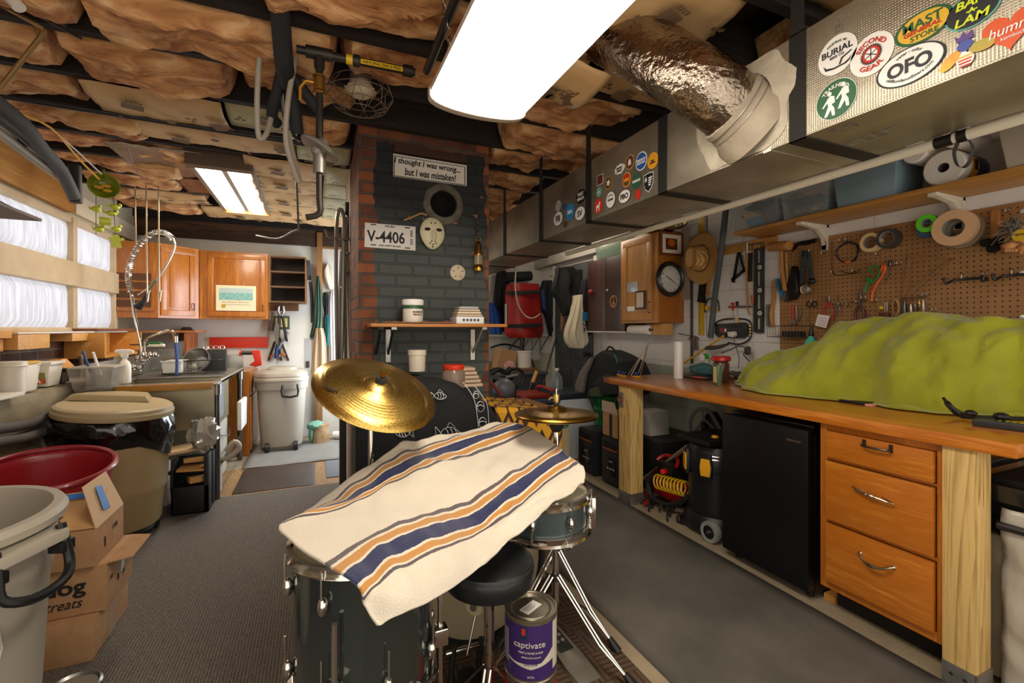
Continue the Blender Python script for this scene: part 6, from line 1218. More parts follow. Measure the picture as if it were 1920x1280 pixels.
# pliers etc.
def pliers(pts_l, pts_r, head, hm, hc, name, lab, r=.006):
    t = thing(name, lab, 'pliers' if 'plier' in name else 'tool', W(pts_l[-1][0], pts_l[-1][1], .03)); wt(head, [r*.7, r*1.5, r*1.2], .035,3, flat=.7).o('jaws', hm, t, wo=1)
    wt(pts_l, r, .04,3).o('handle', hc, t, wo=1); wt(pts_r, r, .035,3).o('handle', hc, t, wo=1); return t
redh = M('#b8201c', .35); 
pliers([(1551,567),(1544,580),(1539,598)], [(1553,567),(1562,582),(1560,600)], [(1545,550),(1547,560),(1555,566),(1556,554)], STEEL, redh, 'red_pliers', 'red handled pliers on the pegboard with a paper tag', .005)
t = thing('paper_tag', 'square paper tag with red scribbles hanging from the red pliers', 'tag', W(1541,605,.05)); wp([(1534,589),(1556,592),(1549,615),(1528,610)], .0008,.055).o('card', M('#e6dcdc', .7), t, wo=1); k = MB()
for q in range(4): wp([(1535-q*.7,595+4*q),(1551-q, 597.5+4*q),(1551-q, 598.3+4*q),(1535-q*.7,595.8+4*q)], .0003,.056, k)
k.o('writing', M('#b06a78', .7), t, wo=1)
pliers([(1571,566),(1568,578),(1565,592)], [(1571,566),(1574,578),(1575,590)], [(1570,549),(1571,558),(1571,566)], DSTEEL, DSTEEL, 'needle_pliers', 'slim dark needle nose pliers on the pegboard', .004)
pliers([(1611,572),(1604,585),(1604,600)], [(1613,572),(1620,585),(1619,602)], [(1614,541),(1613,555),(1611,572)], DSTEEL, M('#4a2024', .4), 'large_pliers', 'big pliers with dark brown handles on the pegboard', .0085)
t = thing('scissors', 'black handled scissors hanging on the pegboard', 'scissors', W(1516,600,.03))
for x in (1518,1527): MB().ring(.018,.004, FR(W(x, 570,.035)),20,6).o('finger_ring', BLK, t, wo=1)
wt([(1521,578),(1519,590),(1516,605)], .004,.035,0, flat=.4).o('blade', STEEL, t, wo=1); wt([(1521,578),(1516,590),(1511,604)], .0035,.03,0, flat=.4).o('blade', STEEL, t, wo=1)
t = thing('adjustable_wrench', 'red handled adjustable wrench above the wire basket', 'wrench', W(1487,610,.03)); wt([(1487,572),(1487,597)], .007,.04,0).o('handle', redh, t, wo=1); wp([(1483,602),(1489,597),(1495,604),(1492,610),(1488,606),(1484,610)], .01,.035).o('jaw', STEEL, t, wo=1)
for x, lab, c_ in ((1493, 'plain steel wrench beside the red wrench', STEEL),(1500, 'dark curved plier handle right of the steel wrench', DSTEEL)): tag(wt([(x, 574),(x+1,590),(x+(-1 if x < 1496 else -2),603)], .005,.03).o('wrench', c_), lab, 'wrench')
# keys and bits
t = thing('leather_key_case', 'brown leather key case with a yellow key on the wire rail', 'keys', W(1658,600,.03)); wp([(1650,586),(1669,586),(1670,600),(1650,600)], .016,.02).o('case', M('#5c2a18', .4), t, wo=1, bv=.003); MB().sph(W(1652,577,.04),(.008,.012,.012),10).o('yellow_key', y_, t, wo=1)
for x in (1660,1664): wt([(x, 566),(x-1,584)], .0035,.035,0).o('key', STEEL, t, wo=1)
t = thing('leather_strap', 'tan leather strap loop on the wire rail', 'strap', W(1680,590,.03)); wt([(1676,562),(1673,575),(1678,590),(1684,588),(1687,575),(1682,563)], .008,.03,4, flat=.35, closed=True).o('loop', M('#b8905c', .6), t, wo=1)
for x, y0, y1, mt, lab in ((1692,563,598, BLK, 'black cutter handles on the wire rail'),(1696,566,596, DSTEEL, 'dark steel key beside the black cutter'),(1708,570,594, STEEL, 'bright steel multitool on the wire rail'),(1716,566,582, DSTEEL, 'short dark key on the wire rail'),(1724,562,575, BRASS, 'brassy key bunch on the wire rail'),(1731,562,588, STEEL, 'thick silver keys at the right end of the rail')):
    tag(wt([(x, y0),(x+.5,(y0+y1)/2),(x+1, y1)], [.005,.008,.006], .035,3).o('hanging_tool', mt), lab, 'tool')
# paint brush and troll doll
t = thing('basting_brush', 'wide wooden brush with three black bristle tufts at the right end of the pegboard', 'brush', W(1872,470,.03)); wp([(1860,398),(1866,393),(1875,394),(1878,400),(1874,440),(1883,455),(1872,472),(1856,468),(1852,455),(1862,440)], .018,.01).o('handle', mw, t, wo=1, bv=.004)
for x, y in ((1850,455),(1872,451),(1862,466)): MB().sph(W(x, y, .04),(.02,.026,.020),14, None, .2,6).o('bristle_tuft', M('#0e0c0b', 1), t, wo=1)
t = thing('hairy_doll', 'small grey haired doll with big bare feet hanging at the right edge of the pegboard', 'doll', W(1906,478,.05)); skin = M('#cf9660', .6)
MB().sph(W(1912,445,.06),(.04,.05,.055),16).o('body', skin, t, wo=1); wt([(1908,425),(1892,418),(1872,420)], [.014,.013,.016], .06,3).o('arm', skin, t, wo=1)
for x, y in ((1896,462),(1924,466)):
    f_ = MB().sph(W(x, y, .08),(.04,.03,.026),16, None, .1).o('foot', skin, t, wo=1)
    for q in range(4): MB().sph(W(x-9+6*q, y+7,.11),.009,8).o('toe', skin, f_, wo=1)
rnd = random.Random(9); k = MB(); 
for i in range(70):
    a = rnd.uniform(-.4,2.6); s0 = W(1912+rnd.uniform(-12,8),425+rnd.uniform(-14,16),.07+rnd.uniform(0,.04)); k.tube([s0, s0+Vector((-.02*rnd.random(),.03*rnd.uniform(-.3,1.2),.02*rnd.uniform(-1,1))), s0+Vector((-.03*rnd.random(),.065*rnd.uniform(-.3,1.2),-.05*rnd.random()))], .0022,4, sm=2)
tag(k.o('hair', M('#8a8070', .8, c2='#5c5448', ns=60), t, wo=1), kind='stuff')
p = W(1913,441,.12); MB().lathe([(0,0),(.026,0),(.026,.004),(0,.004)], FR(p),24).o('yellow_badge', y_, t, wo=1); txt('WISH YOU', FR(p+Vector((-.0045,0,.003))), INK, t, w=.03, h=.008)
for i, (x, y) in enumerate(((1918,395),(1917,511),(1917,594))): tag(MB().lathe([(0,0),(.011,0),(.009,.004),(0,.005)], FR(W(x, y)),16).o('screw_washer', M('#dcdcd8', .3,.5)), ['white screw washer near the doll at the pegboard edge', 'white screw washer beside the right black hook', 'white screw washer just above the cloth at the pegboard edge'][i], 'screw', 'screw washers on the pegboard')
# ================================================================ left side
def L_(x, y, X=-1.62): return P(x, y, X=X)
t = thing('wall_ledge_shelf', 'brown board shelf sticking out over the window at the left edge', 'shelf', (-1.56,2.4,1.89)); MB().bx(-1.745,-1.37,1.4,3.3,1.885,1.9).o('board', wood('#4a3320', '#6a4a2e', 'y', .6), t, wo=1)
for y in (1.6,3.1): MB().tube([(-1.745, y, 2.1),(-1.4, y, 1.905)], .008,6).o('brace', DSTEEL, t, wo=1)
tag(MB().bx(-1.745,-1.60,3.6,5.30,1.268,1.280).o('white_board', M('#cfc6bc', .5), bv=.002), 'long whitish board lying on the sill towards the sink', 'board')
tag(MB().bx(-1.745,-1.58,4.6,5.40,1.282,1.30).o('brown_board', wood('#7a4424', '#98603a', 'y', .5), bv=.002), 'reddish brown board on the sill below the corner cabinet', 'board')
for y0, y1, z0, lab in ((3.6,3.95,1.175, 'pine block under the sill boards, left one'),(4.25,4.5,1.21, 'pine block under the sill boards, right one')): tag(MB().bx(-1.745,-1.60, y0, y1, z0,1.266).o('pine_block', pinex, bv=.003), lab, 'block', 'pine blocks under the sill')
t = thing('wood_caddy', 'open yellow wood shelf box on the wall left of the faucet', 'shelf', (-1.6,4.85,1.07))
for b_ in ((-1.745,-1.5,4.5,4.52,1.07,1.265),(-1.745,-1.5,5.3,5.32,1.07,1.265),(-1.745,-1.50,4.52,5.3,1.07,1.085),(-1.745,-1.73,4.52,5.3,1.085,1.265)): MB().bx(*b_).o('panel', pine, t, wo=1, bv=.002)
t = thing('corner_shelf', 'small wooden shelf under the louvred corner cabinet', 'shelf', (-1.45,5.6,1.1)); MB().bx(-1.745,-1.1,5.45,5.95,1.262,1.28).o('top', wood('#a8642c', '#c98a4c', 'x', .5), t, wo=1); MB().bx(-1.20,-1.18,5.46,5.94,1.0,1.262).o('side', wood('#8a4a1e', '#b0703a', 'z', .5), t, wo=1)
# things on the concrete ledge
ptub = M('#e8e0d2', .4); lz = .934
def tub(x, y, r0, r1, h, lab, name='plastic_tub', mat=ptub, rim=True, X=None):
    c = P(x, y, Z=lz); c.x = X or c.x; t = thing(name, lab, 'tub', c); MB().lathe([(0,0),(r0,0),(r1, h),(r1-.004, h),(r0-.004,.004),(0,.004)], None, 24, False).o('tub_body', mat, t)
    if rim: MB().ring(r1+.001,.005, Matrix.Translation((0,0, h-.004)),28,6).o('rim', mat, t)
    return t
t = tub(5,738,.06,.065,.16, 'tall white round container at the far left of the ledge', X=-1.58); MB().lathe([(.066,.16),(.066,.18),(0,.182)], None, 24).o('lid', ptub, t)
t = thing('plastic_tub', 'square white container with a yellow lid on the ledge', 'tub', P(48,734, Z=lz)); t.location.x = -1.6; MB().bx(-.07,.07,-.08,.08,0,.16, top=1.06).o('tub_body', ptub, t, bv=.01); MB().bx(-.08,.08,-.09,.09,.16,.175).o('lid', M('#d8a83a', .5), t, bv=.004)
t = tub(88,728,.06,.075,.155, 'round white bucket with a wire bail handle on the ledge', X=-1.62); MB().tube([(.076*math.cos(a),.076*math.sin(a),.14-.11*math.sin(a+1)) for a in [-1+PI*i/12 for i in range(13)]], .002,5).o('bail', WHT, t)
t = thing('plastic_tub', 'tapered rectangular white tub with an orange label, rightmost on the ledge', 'tub', P(108,722, Z=lz)); t.location.x = -1.62; MB().bx(-.07,.07,-.07,.07,0,.15, top=1.25).o('tub_body', ptub, t, bv=.006); MB().bx(-.095,.095,-.095,.095,.138,.155).o('rim', ptub, t, bv=.004); MB().bx(.02,.06,-.082,-.072,.02,.09).o('label', M('#8a8a3a', .5), t); MB().bx(.02,.06,-.084,-.074,.02,.05).o('orange_label', M('#d8541c', .5), t)
tag(MB().bx(-1.62,-1.46,2.95,3.35,.936,.955).o('white_tray', ptub, bv=.004), 'shallow white tray lying in front of the tubs on the ledge', 'tray')
tag(MB().bx(-1.66,-1.44,2.2,2.7,.938,.955).o('pale_board', M('#e2d8c8', .5), bv=.003), 'pale flat board overhanging the ledge at the left edge', 'board')
tag(MB().tube([L_(152,711,-1.62), L_(154,690,-1.62), L_(151,666,-1.62)], [.014,.012,.013], 10, sm=3).o('twisted_stick', M('#a08a72', .7, c2='#4c3a2c', ns=60)), 'short knobbly stick standing on the ledge', 'stick')
t = thing('plaster_block', 'orange and grey block behind the clear bin on the ledge', 'block', (-1.6,4.05,.935)); MB().bx(-.06,.06,-.08,.08,.10,.16, top=.5).o('top', M('#c88a4a', .6), t); MB().bx(-.04,.04,-.05,.05,0,.1).o('base', M('#3a342c', .7), t)
fp = M('#55504c', .75)
tag(MB().tube([L_(x, y, -1.44) for x, y in ((-40,806),(0,803),(50,795),(95,775),(140,745),(182,726))], .028,12, sm=5).o('foam_pipe', fp), 'thick grey foam wrapped pipe sagging along the concrete, upper one', 'pipe')
tag(MB().tube([L_(x, y, -1.42) for x, y in ((-40,832),(0,828),(50,820),(88,806),(105,796))], .026,12, sm=5).o('foam_pipe', fp), 'thick grey foam wrapped pipe sagging along the concrete, lower one', 'pipe')
k = MB(); k.tube([L_(172,728,-1.44), L_(180,724,-1.44), L_(188,735,-1.44), L_(192,742,-1.44)], .008,8, sm=3); tag(k.o('pipe_clip', STEEL), 'small silver clip at the upper foam pipe end', 'clip')
# ---- trash cans
tan = M('#a69878', .5, bump=.15, bs=12); tan2 = M('#a8926a', .5, c2='#9c865e', ns=3)
t = thing('trash_can', 'large tan open trash can with black handles, nearest at the left edge', 'trash can', (-.98,1.67,0),0, 'tan round trash cans')
MB().lathe([(0,0),(.235,0),(.25,.03),(.262,.2),(.285,.62),(.292,.63),(.298,.70),(.30,.76),(.318,.765),(.322,.785),(.312,.80),(.29,.80),(.278,.77),(.27,.6),(.235,.03),(0,.02)], None, 56, False).o('barrel', M('#a59c8c', .5, bump=.1, bs=10), t)
for a0 in (-.35,2.79):
    m = Matrix.Rotation(a0,4, 'Z') @ Matrix.Translation((.30,0,0)); k = MB(m); k.bx(0,.05,-.09,.09,.725,.755); k.o('grip_ledge', M('#a59c8c', .5), t, bv=.004)
    k = MB(m); k.tube([(.03,-.085,.765),(.04,-.087,.72),(.05,-.09,.66),(.07,-.055,.635),(.072,0,.625),(.07,.055,.635),(.05,.09,.66),(.04,.087,.72),(.03,.085,.765)], .012,8, sm=3); k.o('handle', BLK, t)
    for q in (-.088,.088): MB(m).bx(.01,.05, q-.02, q+.02,.69,.72).o('handle_hook', BLK, t, bv=.004)
k = MB(); k.tube([Matrix.Rotation(a, 4, 'Z') @ Vector((.284,0, z)) for a, z in ((-1.0,.56),(-.45,.56),(-.42,.50),(-.55,.36),(-1.0,.30),(-1.02,.4),(-1.0,.56))], .003,6); k.o('raised_panel_line', M('#b3aa98', .5), t)
txt('BRUTE', Matrix.Translation((-.98,1.67,0)) @ Matrix.Rotation(-.62,4, 'Z') @ frame((.291,0,.53),(0,1,0),(0,0,1)), M('#9a9080', .5), t, w=.09)
c = (-1.145,3.58); t = thing('trash_can', 'tan trash can with a crooked lid and black liner behind the red tub', 'trash can', (c[0], c[1], 0),0, 'tan round trash cans')
MB().lathe([(0,.08),(.225,.08),(.235,.1),(.25,.28),(.262,.30),(.264,.32),(.275,.72),(.262,.72),(.22,.1)], None, 48, False).o('barrel', tan2, t)
MB().lathe([(0,.03),(.2,.03),(.21,.05),(.2,.08)], None, 32).o('dolly', BLK, t)
for a in (-1.1,.3,2,3.6): MB().lathe([(0,-.015),(.03,-.015),(.03,.015),(0,.015)], frame((.2*math.cos(a),.2*math.sin(a),.03),(0,1,0),(0,0,1)),16).o('wheel', BLK, t)
def bagf(u, v):
    a = 2*PI*u; z = .77-.17*v-.05*v*max(0, nz((math.cos(a)*1.5, math.sin(a)*1.5,4)))*3; r_ = .285+.02*math.sin(PI*v)+.012*fb((math.cos(a)*4, math.sin(a)*4, v*2),1.6)
    return (r_*math.cos(a), r_*math.sin(a), z)
MB().grid(bagf, 72,10, True).o('liner_bag', M('#08080a', .15, bump=.3, bs=16, clear=.5), t, label='glossy black liner folded over the rim')
m = Matrix.Translation((.01,-.02,.775)) @ Matrix.Rotation(.09,4, 'Y') @ Matrix.Rotation(.03,4, 'X')
MB().lathe([(.288,0),(.293,.008),(.293,.03),(.286,.036),(.284,.055),(.27,.065),(0,.07)], m, 56).o('lid', M('#ad9a76', .45), t)
k = MB(); k.prism([(-.26,.02),(-.2,.16),(-.05,.24),(.12,.22),(.16,.02)], .035, m @ Matrix.Translation((0,0,.07)), pts2=[(-.24,.04),(-.19,.15),(-.05,.22),(.10,.20),(.13,.04)]); k.o('lid_hump', M('#a08d68', .45), t, bv=.006)
k = MB(); k.sph((-.72,3.78,.56),(.09,.09,.10),18, None, .6,3); k.sph((-.76,3.74,.66),(.05,.05,.05),12, None, .5,3) if 0 else None
tag(k.o('plastic_wrap', M('#c9c4ba', .2,.5, bump=.8, bs=20)), 'shiny crumpled plastic bag beside the black liner', 'bag')
t = thing('red_tub', 'dark red rounded plastic tub behind the nearest trash can', 'tub', (-1.20,2.93,0))
def rt(u, v):
    a = 2*PI*u; top = .62+.045*math.cos(a-1.9); z = top*v; r_ = .20+.045*v+.015*(v > .97); return (r_*math.cos(a), r_*math.sin(a)*1.0, z)
MB().grid(rt, 56,24, True).o('tub_body', M('#9a1c22', .35, clear=.3), t, solid=.006); MB().lathe([(.2,.003),(0,.003)], None, 32).o('bottom', M('#9a1c22', .4), t)
MB().tube([((.255)*math.cos(a),.255*math.sin(a),.62+.045*math.cos(a-1.9)) for a in [2*PI*i/40 for i in range(40)]], .014,8, closed=True).o('rim', M('#8e1a26', .35, clear=.3), t)
# ---- carton stack
def carton(x0, x1, y0, y1, z0, z1, lab, name='cardboard_box'):
    t = thing(name, lab, 'box', ((x0+x1)/2,(y0+y1)/2, z0)); MB().bx(x0, x1, y0, y1, z0, z1).o('carton_body', CARD, t, wo=1, bv=.003); return t
t = carton(-1.14,-.795,2.27,2.64,.009,.165, 'flat brown cardboard box at the bottom of the carton stack'); MB().bx(-.7948,-.7935,2.42,2.49,.01,.165).o('packing_tape', M('#a98f78', .4), t, wo=1)
t = carton(-1.12,-.772,2.33,2.62,.168,.355, 'brown dog treats box lettered dog, middle of the carton stack')
txt('dog', FC((-.90,2.3285,.275)), INK, t, w=.13, h=.075, bold=.003); txt('treats', FC((-.90,2.3285,.215)), INK, t, w=.11, h=.03, shear=.35)
mr = frame((-.7712,2.50,.30),(0,1,0),(0,0,1)); txt('EST', mr @ Matrix.Translation((-.12,-.02,0)), INK, t, w=.03); txt('DOGS', mr @ Matrix.Translation((.06,.02,0)), INK, t, w=.045); txt('B   N', mr @ Matrix.Translation((-.02,-.055,0)), INK, t, w=.08)
MB().prism([(-.025,-.05),(.012,-.055),(.025,.05),(-.010,.055)], .0008, mr).o('shipping_label', M('#d8d4cc', .6), t, wo=1); MB().prism([(-.06,.03),(-.055,.05),(-.045,.035),(-.05,.02)], .0008, mr).o('dog_drawing', INK, t, wo=1)
MB().prism([(0,0),(.28,0),(.24,.08),(.02,.08)], .004, frame((-.772,2.335,.356),(0,1,0),(1,0,.05))).o('open_flap', CARD, t, wo=1)
t = carton(-1.10,-.80,2.31,2.60,.358,.505, 'brown box with a hand hole and blue taped flaps, top of the carton stack')
MB().prism([(0,0),(.30,0),(.27,.22),(.02,.2)], .004, frame((-1.10,2.315,.508),(1,0,0),(0,.85,.42))).o('open_flap', M('#c79a66', .8), t, wo=1)
fl_ = MB().prism([(0,0),(.28,0),(.26,.17),(.04,.17)], .004, frame((-.80,2.31,.506),(0,1,0),(-.35,0,1))).o('open_flap', M('#d2b088', .8), t, wo=1)
bt_ = M('#1c6ab8', .5); MB().prism([(0,0),(.16,.01),(.16,.045),(0,.035)], .001, frame((-1.03,2.46,.58),(1,0,0),(0,.85,.42)) @ Matrix.Translation((0,0,.006))).o('blue_tape', bt_, t, wo=1)
MB().prism([(0,0),(.06,-.01),(.07,.09),(.02,.1)], .001, frame((-.815,2.40,.55),(0,1,0),(-.35,0,1)) @ Matrix.Translation((0,0,-.004))).o('blue_tape', bt_, t, wo=1); MB().prism([(0,0),(.06,-.01),(.07,.09),(.02,.1)], .001, frame((-.805,2.40,.55),(0,1,0),(-.35,0,1))).o('blue_tape', bt_, t, wo=1)
txt('Tax', frame((-.97,2.375,.540),(1,0,0),(0,.85,.42)), INK, t, w=.1, lift=.006); txt('1105', frame((-.7985,2.50,.45),(0,1,0),(0,0,1)), INK, t, w=.05)
MB().prism([(-.008,-.02),(.008,-.02),(.008,.02),(-.008,.02)], .0008, frame((-.7995,2.40,.42),(0,1,0),(0,0,1))).o('hand_hole', M('#2a1a0e', .9), t, wo=1)
t = thing('paint_can', 'top of a steel paint can at the bottom left corner', 'can', (-.70,1.86,.009)); MB().lathe([(0,0),(.07,0),(.07,.16),(.073,.165),(.066,.17),(.06,.162),(0,.16)], None, 28, False).o('can', STEEL, t)
# black drawer crate with wood scraps
t = thing('scrap_crate', 'black crate full of wood scraps beside the sink leg', 'crate', (-.93,3.95,0)); x0, x1, y0, y1 = -.91,-.69,3.80,3.98
cz = M('#15161a', .45)
for b_ in ((x0, x1, y0, y0+.012,.009,.20),(x0, x1, y1-.012, y1,.009,.38),(x1-.03, x1, y0, y0+.10,.009,.42),(x1-.03, x1, y1-.03, y1+.06,.009,.40),(x0, x1, y0, y1,.009,.02),(x0, x0+.012, y0, y1,.02,.38)): MB().bx(*b_).o('panel', cz, t, wo=1, bv=.003)
for b_, rz, lab in (((-.10,.07,-.08,.07,.30,.315),.0, 'orange pine offcut standing in the black crate'),((-.16,.10,-.10,.14,.44,.46),.0, 'pale plywood sheet lying on top of the black crate'),((-.05,.06,-.06,.0,.21,.25),.5, 'small pine offcut low in the black crate'),((-.08,.05,-.07,-.02,.36,.385),.3, 'narrow pine strip in the black crate')):
    tt = thing('wood_offcut', lab, 'wood', (-.80,3.89,0), rz, 'wood offcuts in the black crate'); MB(Matrix.Rotation(-.12 if b_[5] > .4 else .05,4, 'Y')).bx(*b_).o('piece', pinex if b_[5] < .4 else M('#d9b88a', .6), tt, bv=.002)
# ================================================================ sink
sk = M('#b5b2ab', .32,.85, c2='#98958e', ns=4); skd = M('#85806f', .42,.8, c2='#9a8d70', ns=3)
t = thing('steel_sink', 'stainless steel utility sink table with drainboard', 'sink', (-1.04,4.65,0)); X0, X1, Y0, Y1, SZ = -1.44,-.665,4.0,5.30,.90
k = MB(); k.bx(X0, X1, Y0, Y0+.10, SZ-.02, SZ); k.bx(X0, X0+.10, Y0+.10,4.62, SZ-.02, SZ); k.bx(X1-.06, X1, Y0+.10,4.62, SZ-.02, SZ); k.bx(X0, X1,4.62, Y1, SZ-.02, SZ-.004); k.o('deck', sk, t, wo=1, bv=.003)
k = MB(); k.bx(X0+.08, X1-.03, Y0+.03, Y0+.045,.565, SZ-.02); k.bx(X0+.08, X0+.095, Y0+.045,4.62,.565, SZ-.02); k.bx(X1-.045, X1-.03, Y0+.045,4.62,.565, SZ-.02); k.bx(X0+.08, X1-.03,4.62,4.635,.565, SZ-.02); k.bx(X0+.08, X1-.03, Y0+.03,4.635,.55,.565); k.o('basin', skd, t, wo=1, bv=.003)
for b_ in ((X0, X0+.02, Y0, Y1, SZ, 1.06),(X0, X1, Y1-.02, Y1, SZ, 1.04)): MB().bx(*b_).o('backsplash', sk, t, wo=1, bv=.004)
MB().bx(X1-.012, X1, Y0+.12, Y1, SZ-.02, SZ+.012).o('raised_edge', sk, t, wo=1, bv=.003); MB().bx(X1-.028, X1-.022, Y0+.05,4.35,.60, SZ-.02).o('side_plate', M('#a3a7ac', .35,.8), t, wo=1)
for x, y in ((X1-.02, Y0+.06),(X0+.06, Y0+.06),(X1-.02, Y1-.1),(X0+.06, Y1-.1)): MB().cyl((x, y, 0),(x, y, SZ-.02),.021).o('leg', DSTEEL, t, wo=1); MB().cyl((x, y, SZ-.10),(x, y, SZ-.02),.028).o('leg_socket', STEEL, t, wo=1)
MB().cyl((X0+.06, Y0+.06,.24),(X1-.02, Y0+.06,.24),.014).o('stretcher', DSTEEL, t, wo=1); MB().cyl((X1-.02, Y0+.06,.24),(X1-.02, Y1-.1,.24),.014).o('stretcher', DSTEEL, t, wo=1)
tag(MB().bx(-1.27,-.70,3.975,3.998,.855,.90).o('wood_rail', wood('#b07a2c', '#cf9a48', 'x', .4), bv=.002), 'golden wooden rail screwed across the front of the sink', 'rail')
t = thing('spray_bottle', 'white spray bottle standing at the left end of the sink', 'bottle', (-1.27,4.15,.905)); MB().lathe([(0,0),(.036,0),(.038,.01),(.038,.12),(.03,.15),(.014,.17),(.014,.185)], None, 22).o('bottle', ptub, t); k = MB(); k.prism([(-.02,.0),(.02,0),(.02,.03),(.05,.03),(.052,.05),(.02,.062),(-.05,.06),(-.062,.04),(-.03,.035)], .022, frame((0,.011,.185),(1,0,0),(0,0,1))); k.o('trigger_head', WHT, t, bv=.004)
t = thing('clear_bin', 'clear grey plastic bin hanging at the left end of the sink', 'bin', (-1.36,4.02,.88)); MB().bx(-.11,.08,-.1,.12,0,.16, top=1.3).o('tub', M('#c3bdb0', .2, alpha=.32), t, bv=.008); MB().bx(-.13,.11,-.13,.16,.155,.165).o('rim', M('#c8c2b4', .3, alpha=.7), t); MB().tube([(-.05,-.02,.12),(-.08,-.05,.27)], .008,8).o('blue_brush_handle', M('#2c4a7a', .4), t); MB().tube([(.0,0,.10),(-.03,-.04,.26)], .008,8).o('white_brush_handle', WHT, t)
# faucets
ft = 3.78
def F_(x, y, t_=ft): return P(x, y, t=t_)
t = thing('sprayer_faucet', 'tall chrome pre-rinse faucet with a spring hose and black spray head', 'faucet', F_(262,690))
MB().tube([F_(266,690), F_(265,650), F_(252,590), F_(246,545)], .011,10).o('riser', CHROME, t, wo=1)
path = spline([F_(x, y) for x, y in ((246,548),(241,520),(244,495),(254,470),(270,448),(290,436),(308,436),(324,447))], 8)
MB().tube(path+spline([F_(x, y) for x, y in ((324,447),(328,460),(320,482),(305,508),(292,527))], 6),.0085,8).o('hose', M('#b5aea2', .35,.6), t, wo=1)
k = MB(); L0 = 0; pts = []; n_ = len(path); prev = None; up0 = Vector((1,0,0)); ang = 0
for i in range(n_-1):
    a, b_ = path[i], path[i+1]; d = (b_-a).normalized(); e1 = d.cross(Vector((SY_, CY, 0))).normalized(); e2 = d.cross(e1)
    for j in range(8): s_ = j/8; ang += 2*PI*(b_-a).length/8/.0125; pts.append(a.lerp(b_, s_)+(e1*math.cos(ang)+e2*math.sin(ang))*.022)
k.tube(pts, .0028,5); k.o('spring', CHROME, t, wo=1)
MB().tube([F_(292,525), F_(283,537), F_(275,552)], .014,10).o('valve_body', M('#8f8a72', .3,.8), t, wo=1); MB().tube([F_(284,534), F_(270,545), F_(258,553)], .006,8, flat=.5).o('lever', CHROME, t, wo=1)
MB().tube([F_(277,548), F_(270,562), F_(266,570)], [.014,.016,.02], 10).o('spray_grip', BLK, t, wo=1); MB().cyl(F_(268,567), F_(258,576),.02,.034,20).o('spray_head', BLK, t, wo=1)
for x, y in ((250,688),(258,672),(268,676),(262,690),(276,668)): MB().sph(F_(x, y),(.022,.022,.03),12).o('valve', CHROME, t, wo=1)
MB().cyl(F_(244,646), F_(280,646),.006).o('wall_bracket', DSTEEL, t, wo=1)
t = thing('swing_faucet', 'chrome swing faucet with a blue rubber hose over the sink', 'faucet', F_(275,670)); MB().tube([F_(x, y) for x, y in ((273,665),(272,645),(277,634),(296,626),(314,619),(324,622),(329,634))], .010,10, sm=4).o('spout', CHROME, t, wo=1); MB().cyl(F_(329,630), F_(329,642),.017).o('aerator', CHROME, t, wo=1); MB().tube([F_(329,640), F_(332,670), F_(331,702)], .0115,10, sm=4).o('blue_hose', M('#3a5a9a', .4), t, wo=1)
for x in (268,282,292): MB().lathe([(0,0),(.02,0),(.024,.012),(.014,.03),(.01,.04)], frame(F_(x, 668),(1,0,0),(0,1,0)),14).o('tap_knob', CHROME, t, wo=1)
t = thing('soap_dish', 'green and white sponge on the wire shelf behind the faucet', 'sponge', F_(290,650,3.95)); MB().bx(-.07,.07,-.03,.03,0,.025).o('sponge', M('#d8d2b8', .8), t, bv=.008); MB().bx(-.06,.05,-.03,.03,.025,.04).o('scourer', M('#2c6a3a', .9), t, bv=.006); MB().bx(-.12,.14,-.06,.06,-.03,-.02).bx(-.12,.14,-.004,.004,-.08,-.03).o('rack', STEEL, t)
t = thing('dish_rack', 'black wire dish rack holding a steel bowl by the faucet', 'rack', (-1.02,4.86,.903)); bl = (-.17,.24,-.14,.16)
for z in (.01,.12): MB().tube([(bl[0], bl[2], z),(bl[1], bl[2], z),(bl[1], bl[3], z),(bl[0], bl[3], z)], .005,6, closed=True).o('hoop', BLK, t)
for i in range(9): x = bl[0]+(bl[1]-bl[0])*i/8; MB().tube([(x, bl[2], .12),(x, bl[2], .01),(x, bl[3], .01),(x, bl[3], .12)], .002,5).o('wire', BLK, t)
t = thing('steel_bowl', 'stainless mixing bowl tipped on its side in the dish rack', 'bowl', (-.97,4.86,1.02)); m = Matrix.Rotation(1.2,4, 'X') @ Matrix.Rotation(-.3,4, 'Y'); MB().lathe([(0,-.07),(.05,-.065),(.09,-.03),(.105,.02),(.112,.02),(.098,-.03),(.05,-.072),(0,-.076)], m, 32, False).o('bowl_body', STEEL, t)
t = thing('white_basin', 'white plastic basin in the left half of the dish rack', 'tub', (-1.13,4.82,.92)); MB().bx(-.06,.07,-.1,.1,0,.10, top=1.1).o('tub_body', WHTP, t, bv=.008); MB().bx(-.075,.085,-.115,.115,.096,.105).o('rim', WHTP, t, bv=.003)
t = thing('utensil_holder', 'black holder with scissors handles and utensils behind the bowl', 'holder', (-.86,5.02,.905)); MB().bx(-.09,.09,-.04,.04,0,.2).o('holder', M('#2c2a28', .4), t, bv=.005)
for x in (-.07,-.03,.01,.06): MB().ring(.018,.004, frame((x, -.03,.22),(1,0,0),(0,0,1)),16,6).o('utensil_loop', CHROME, t); MB().cyl((x, -.03,.05),(x, -.03,.205),.004).o('utensil_stem', STEEL, t)
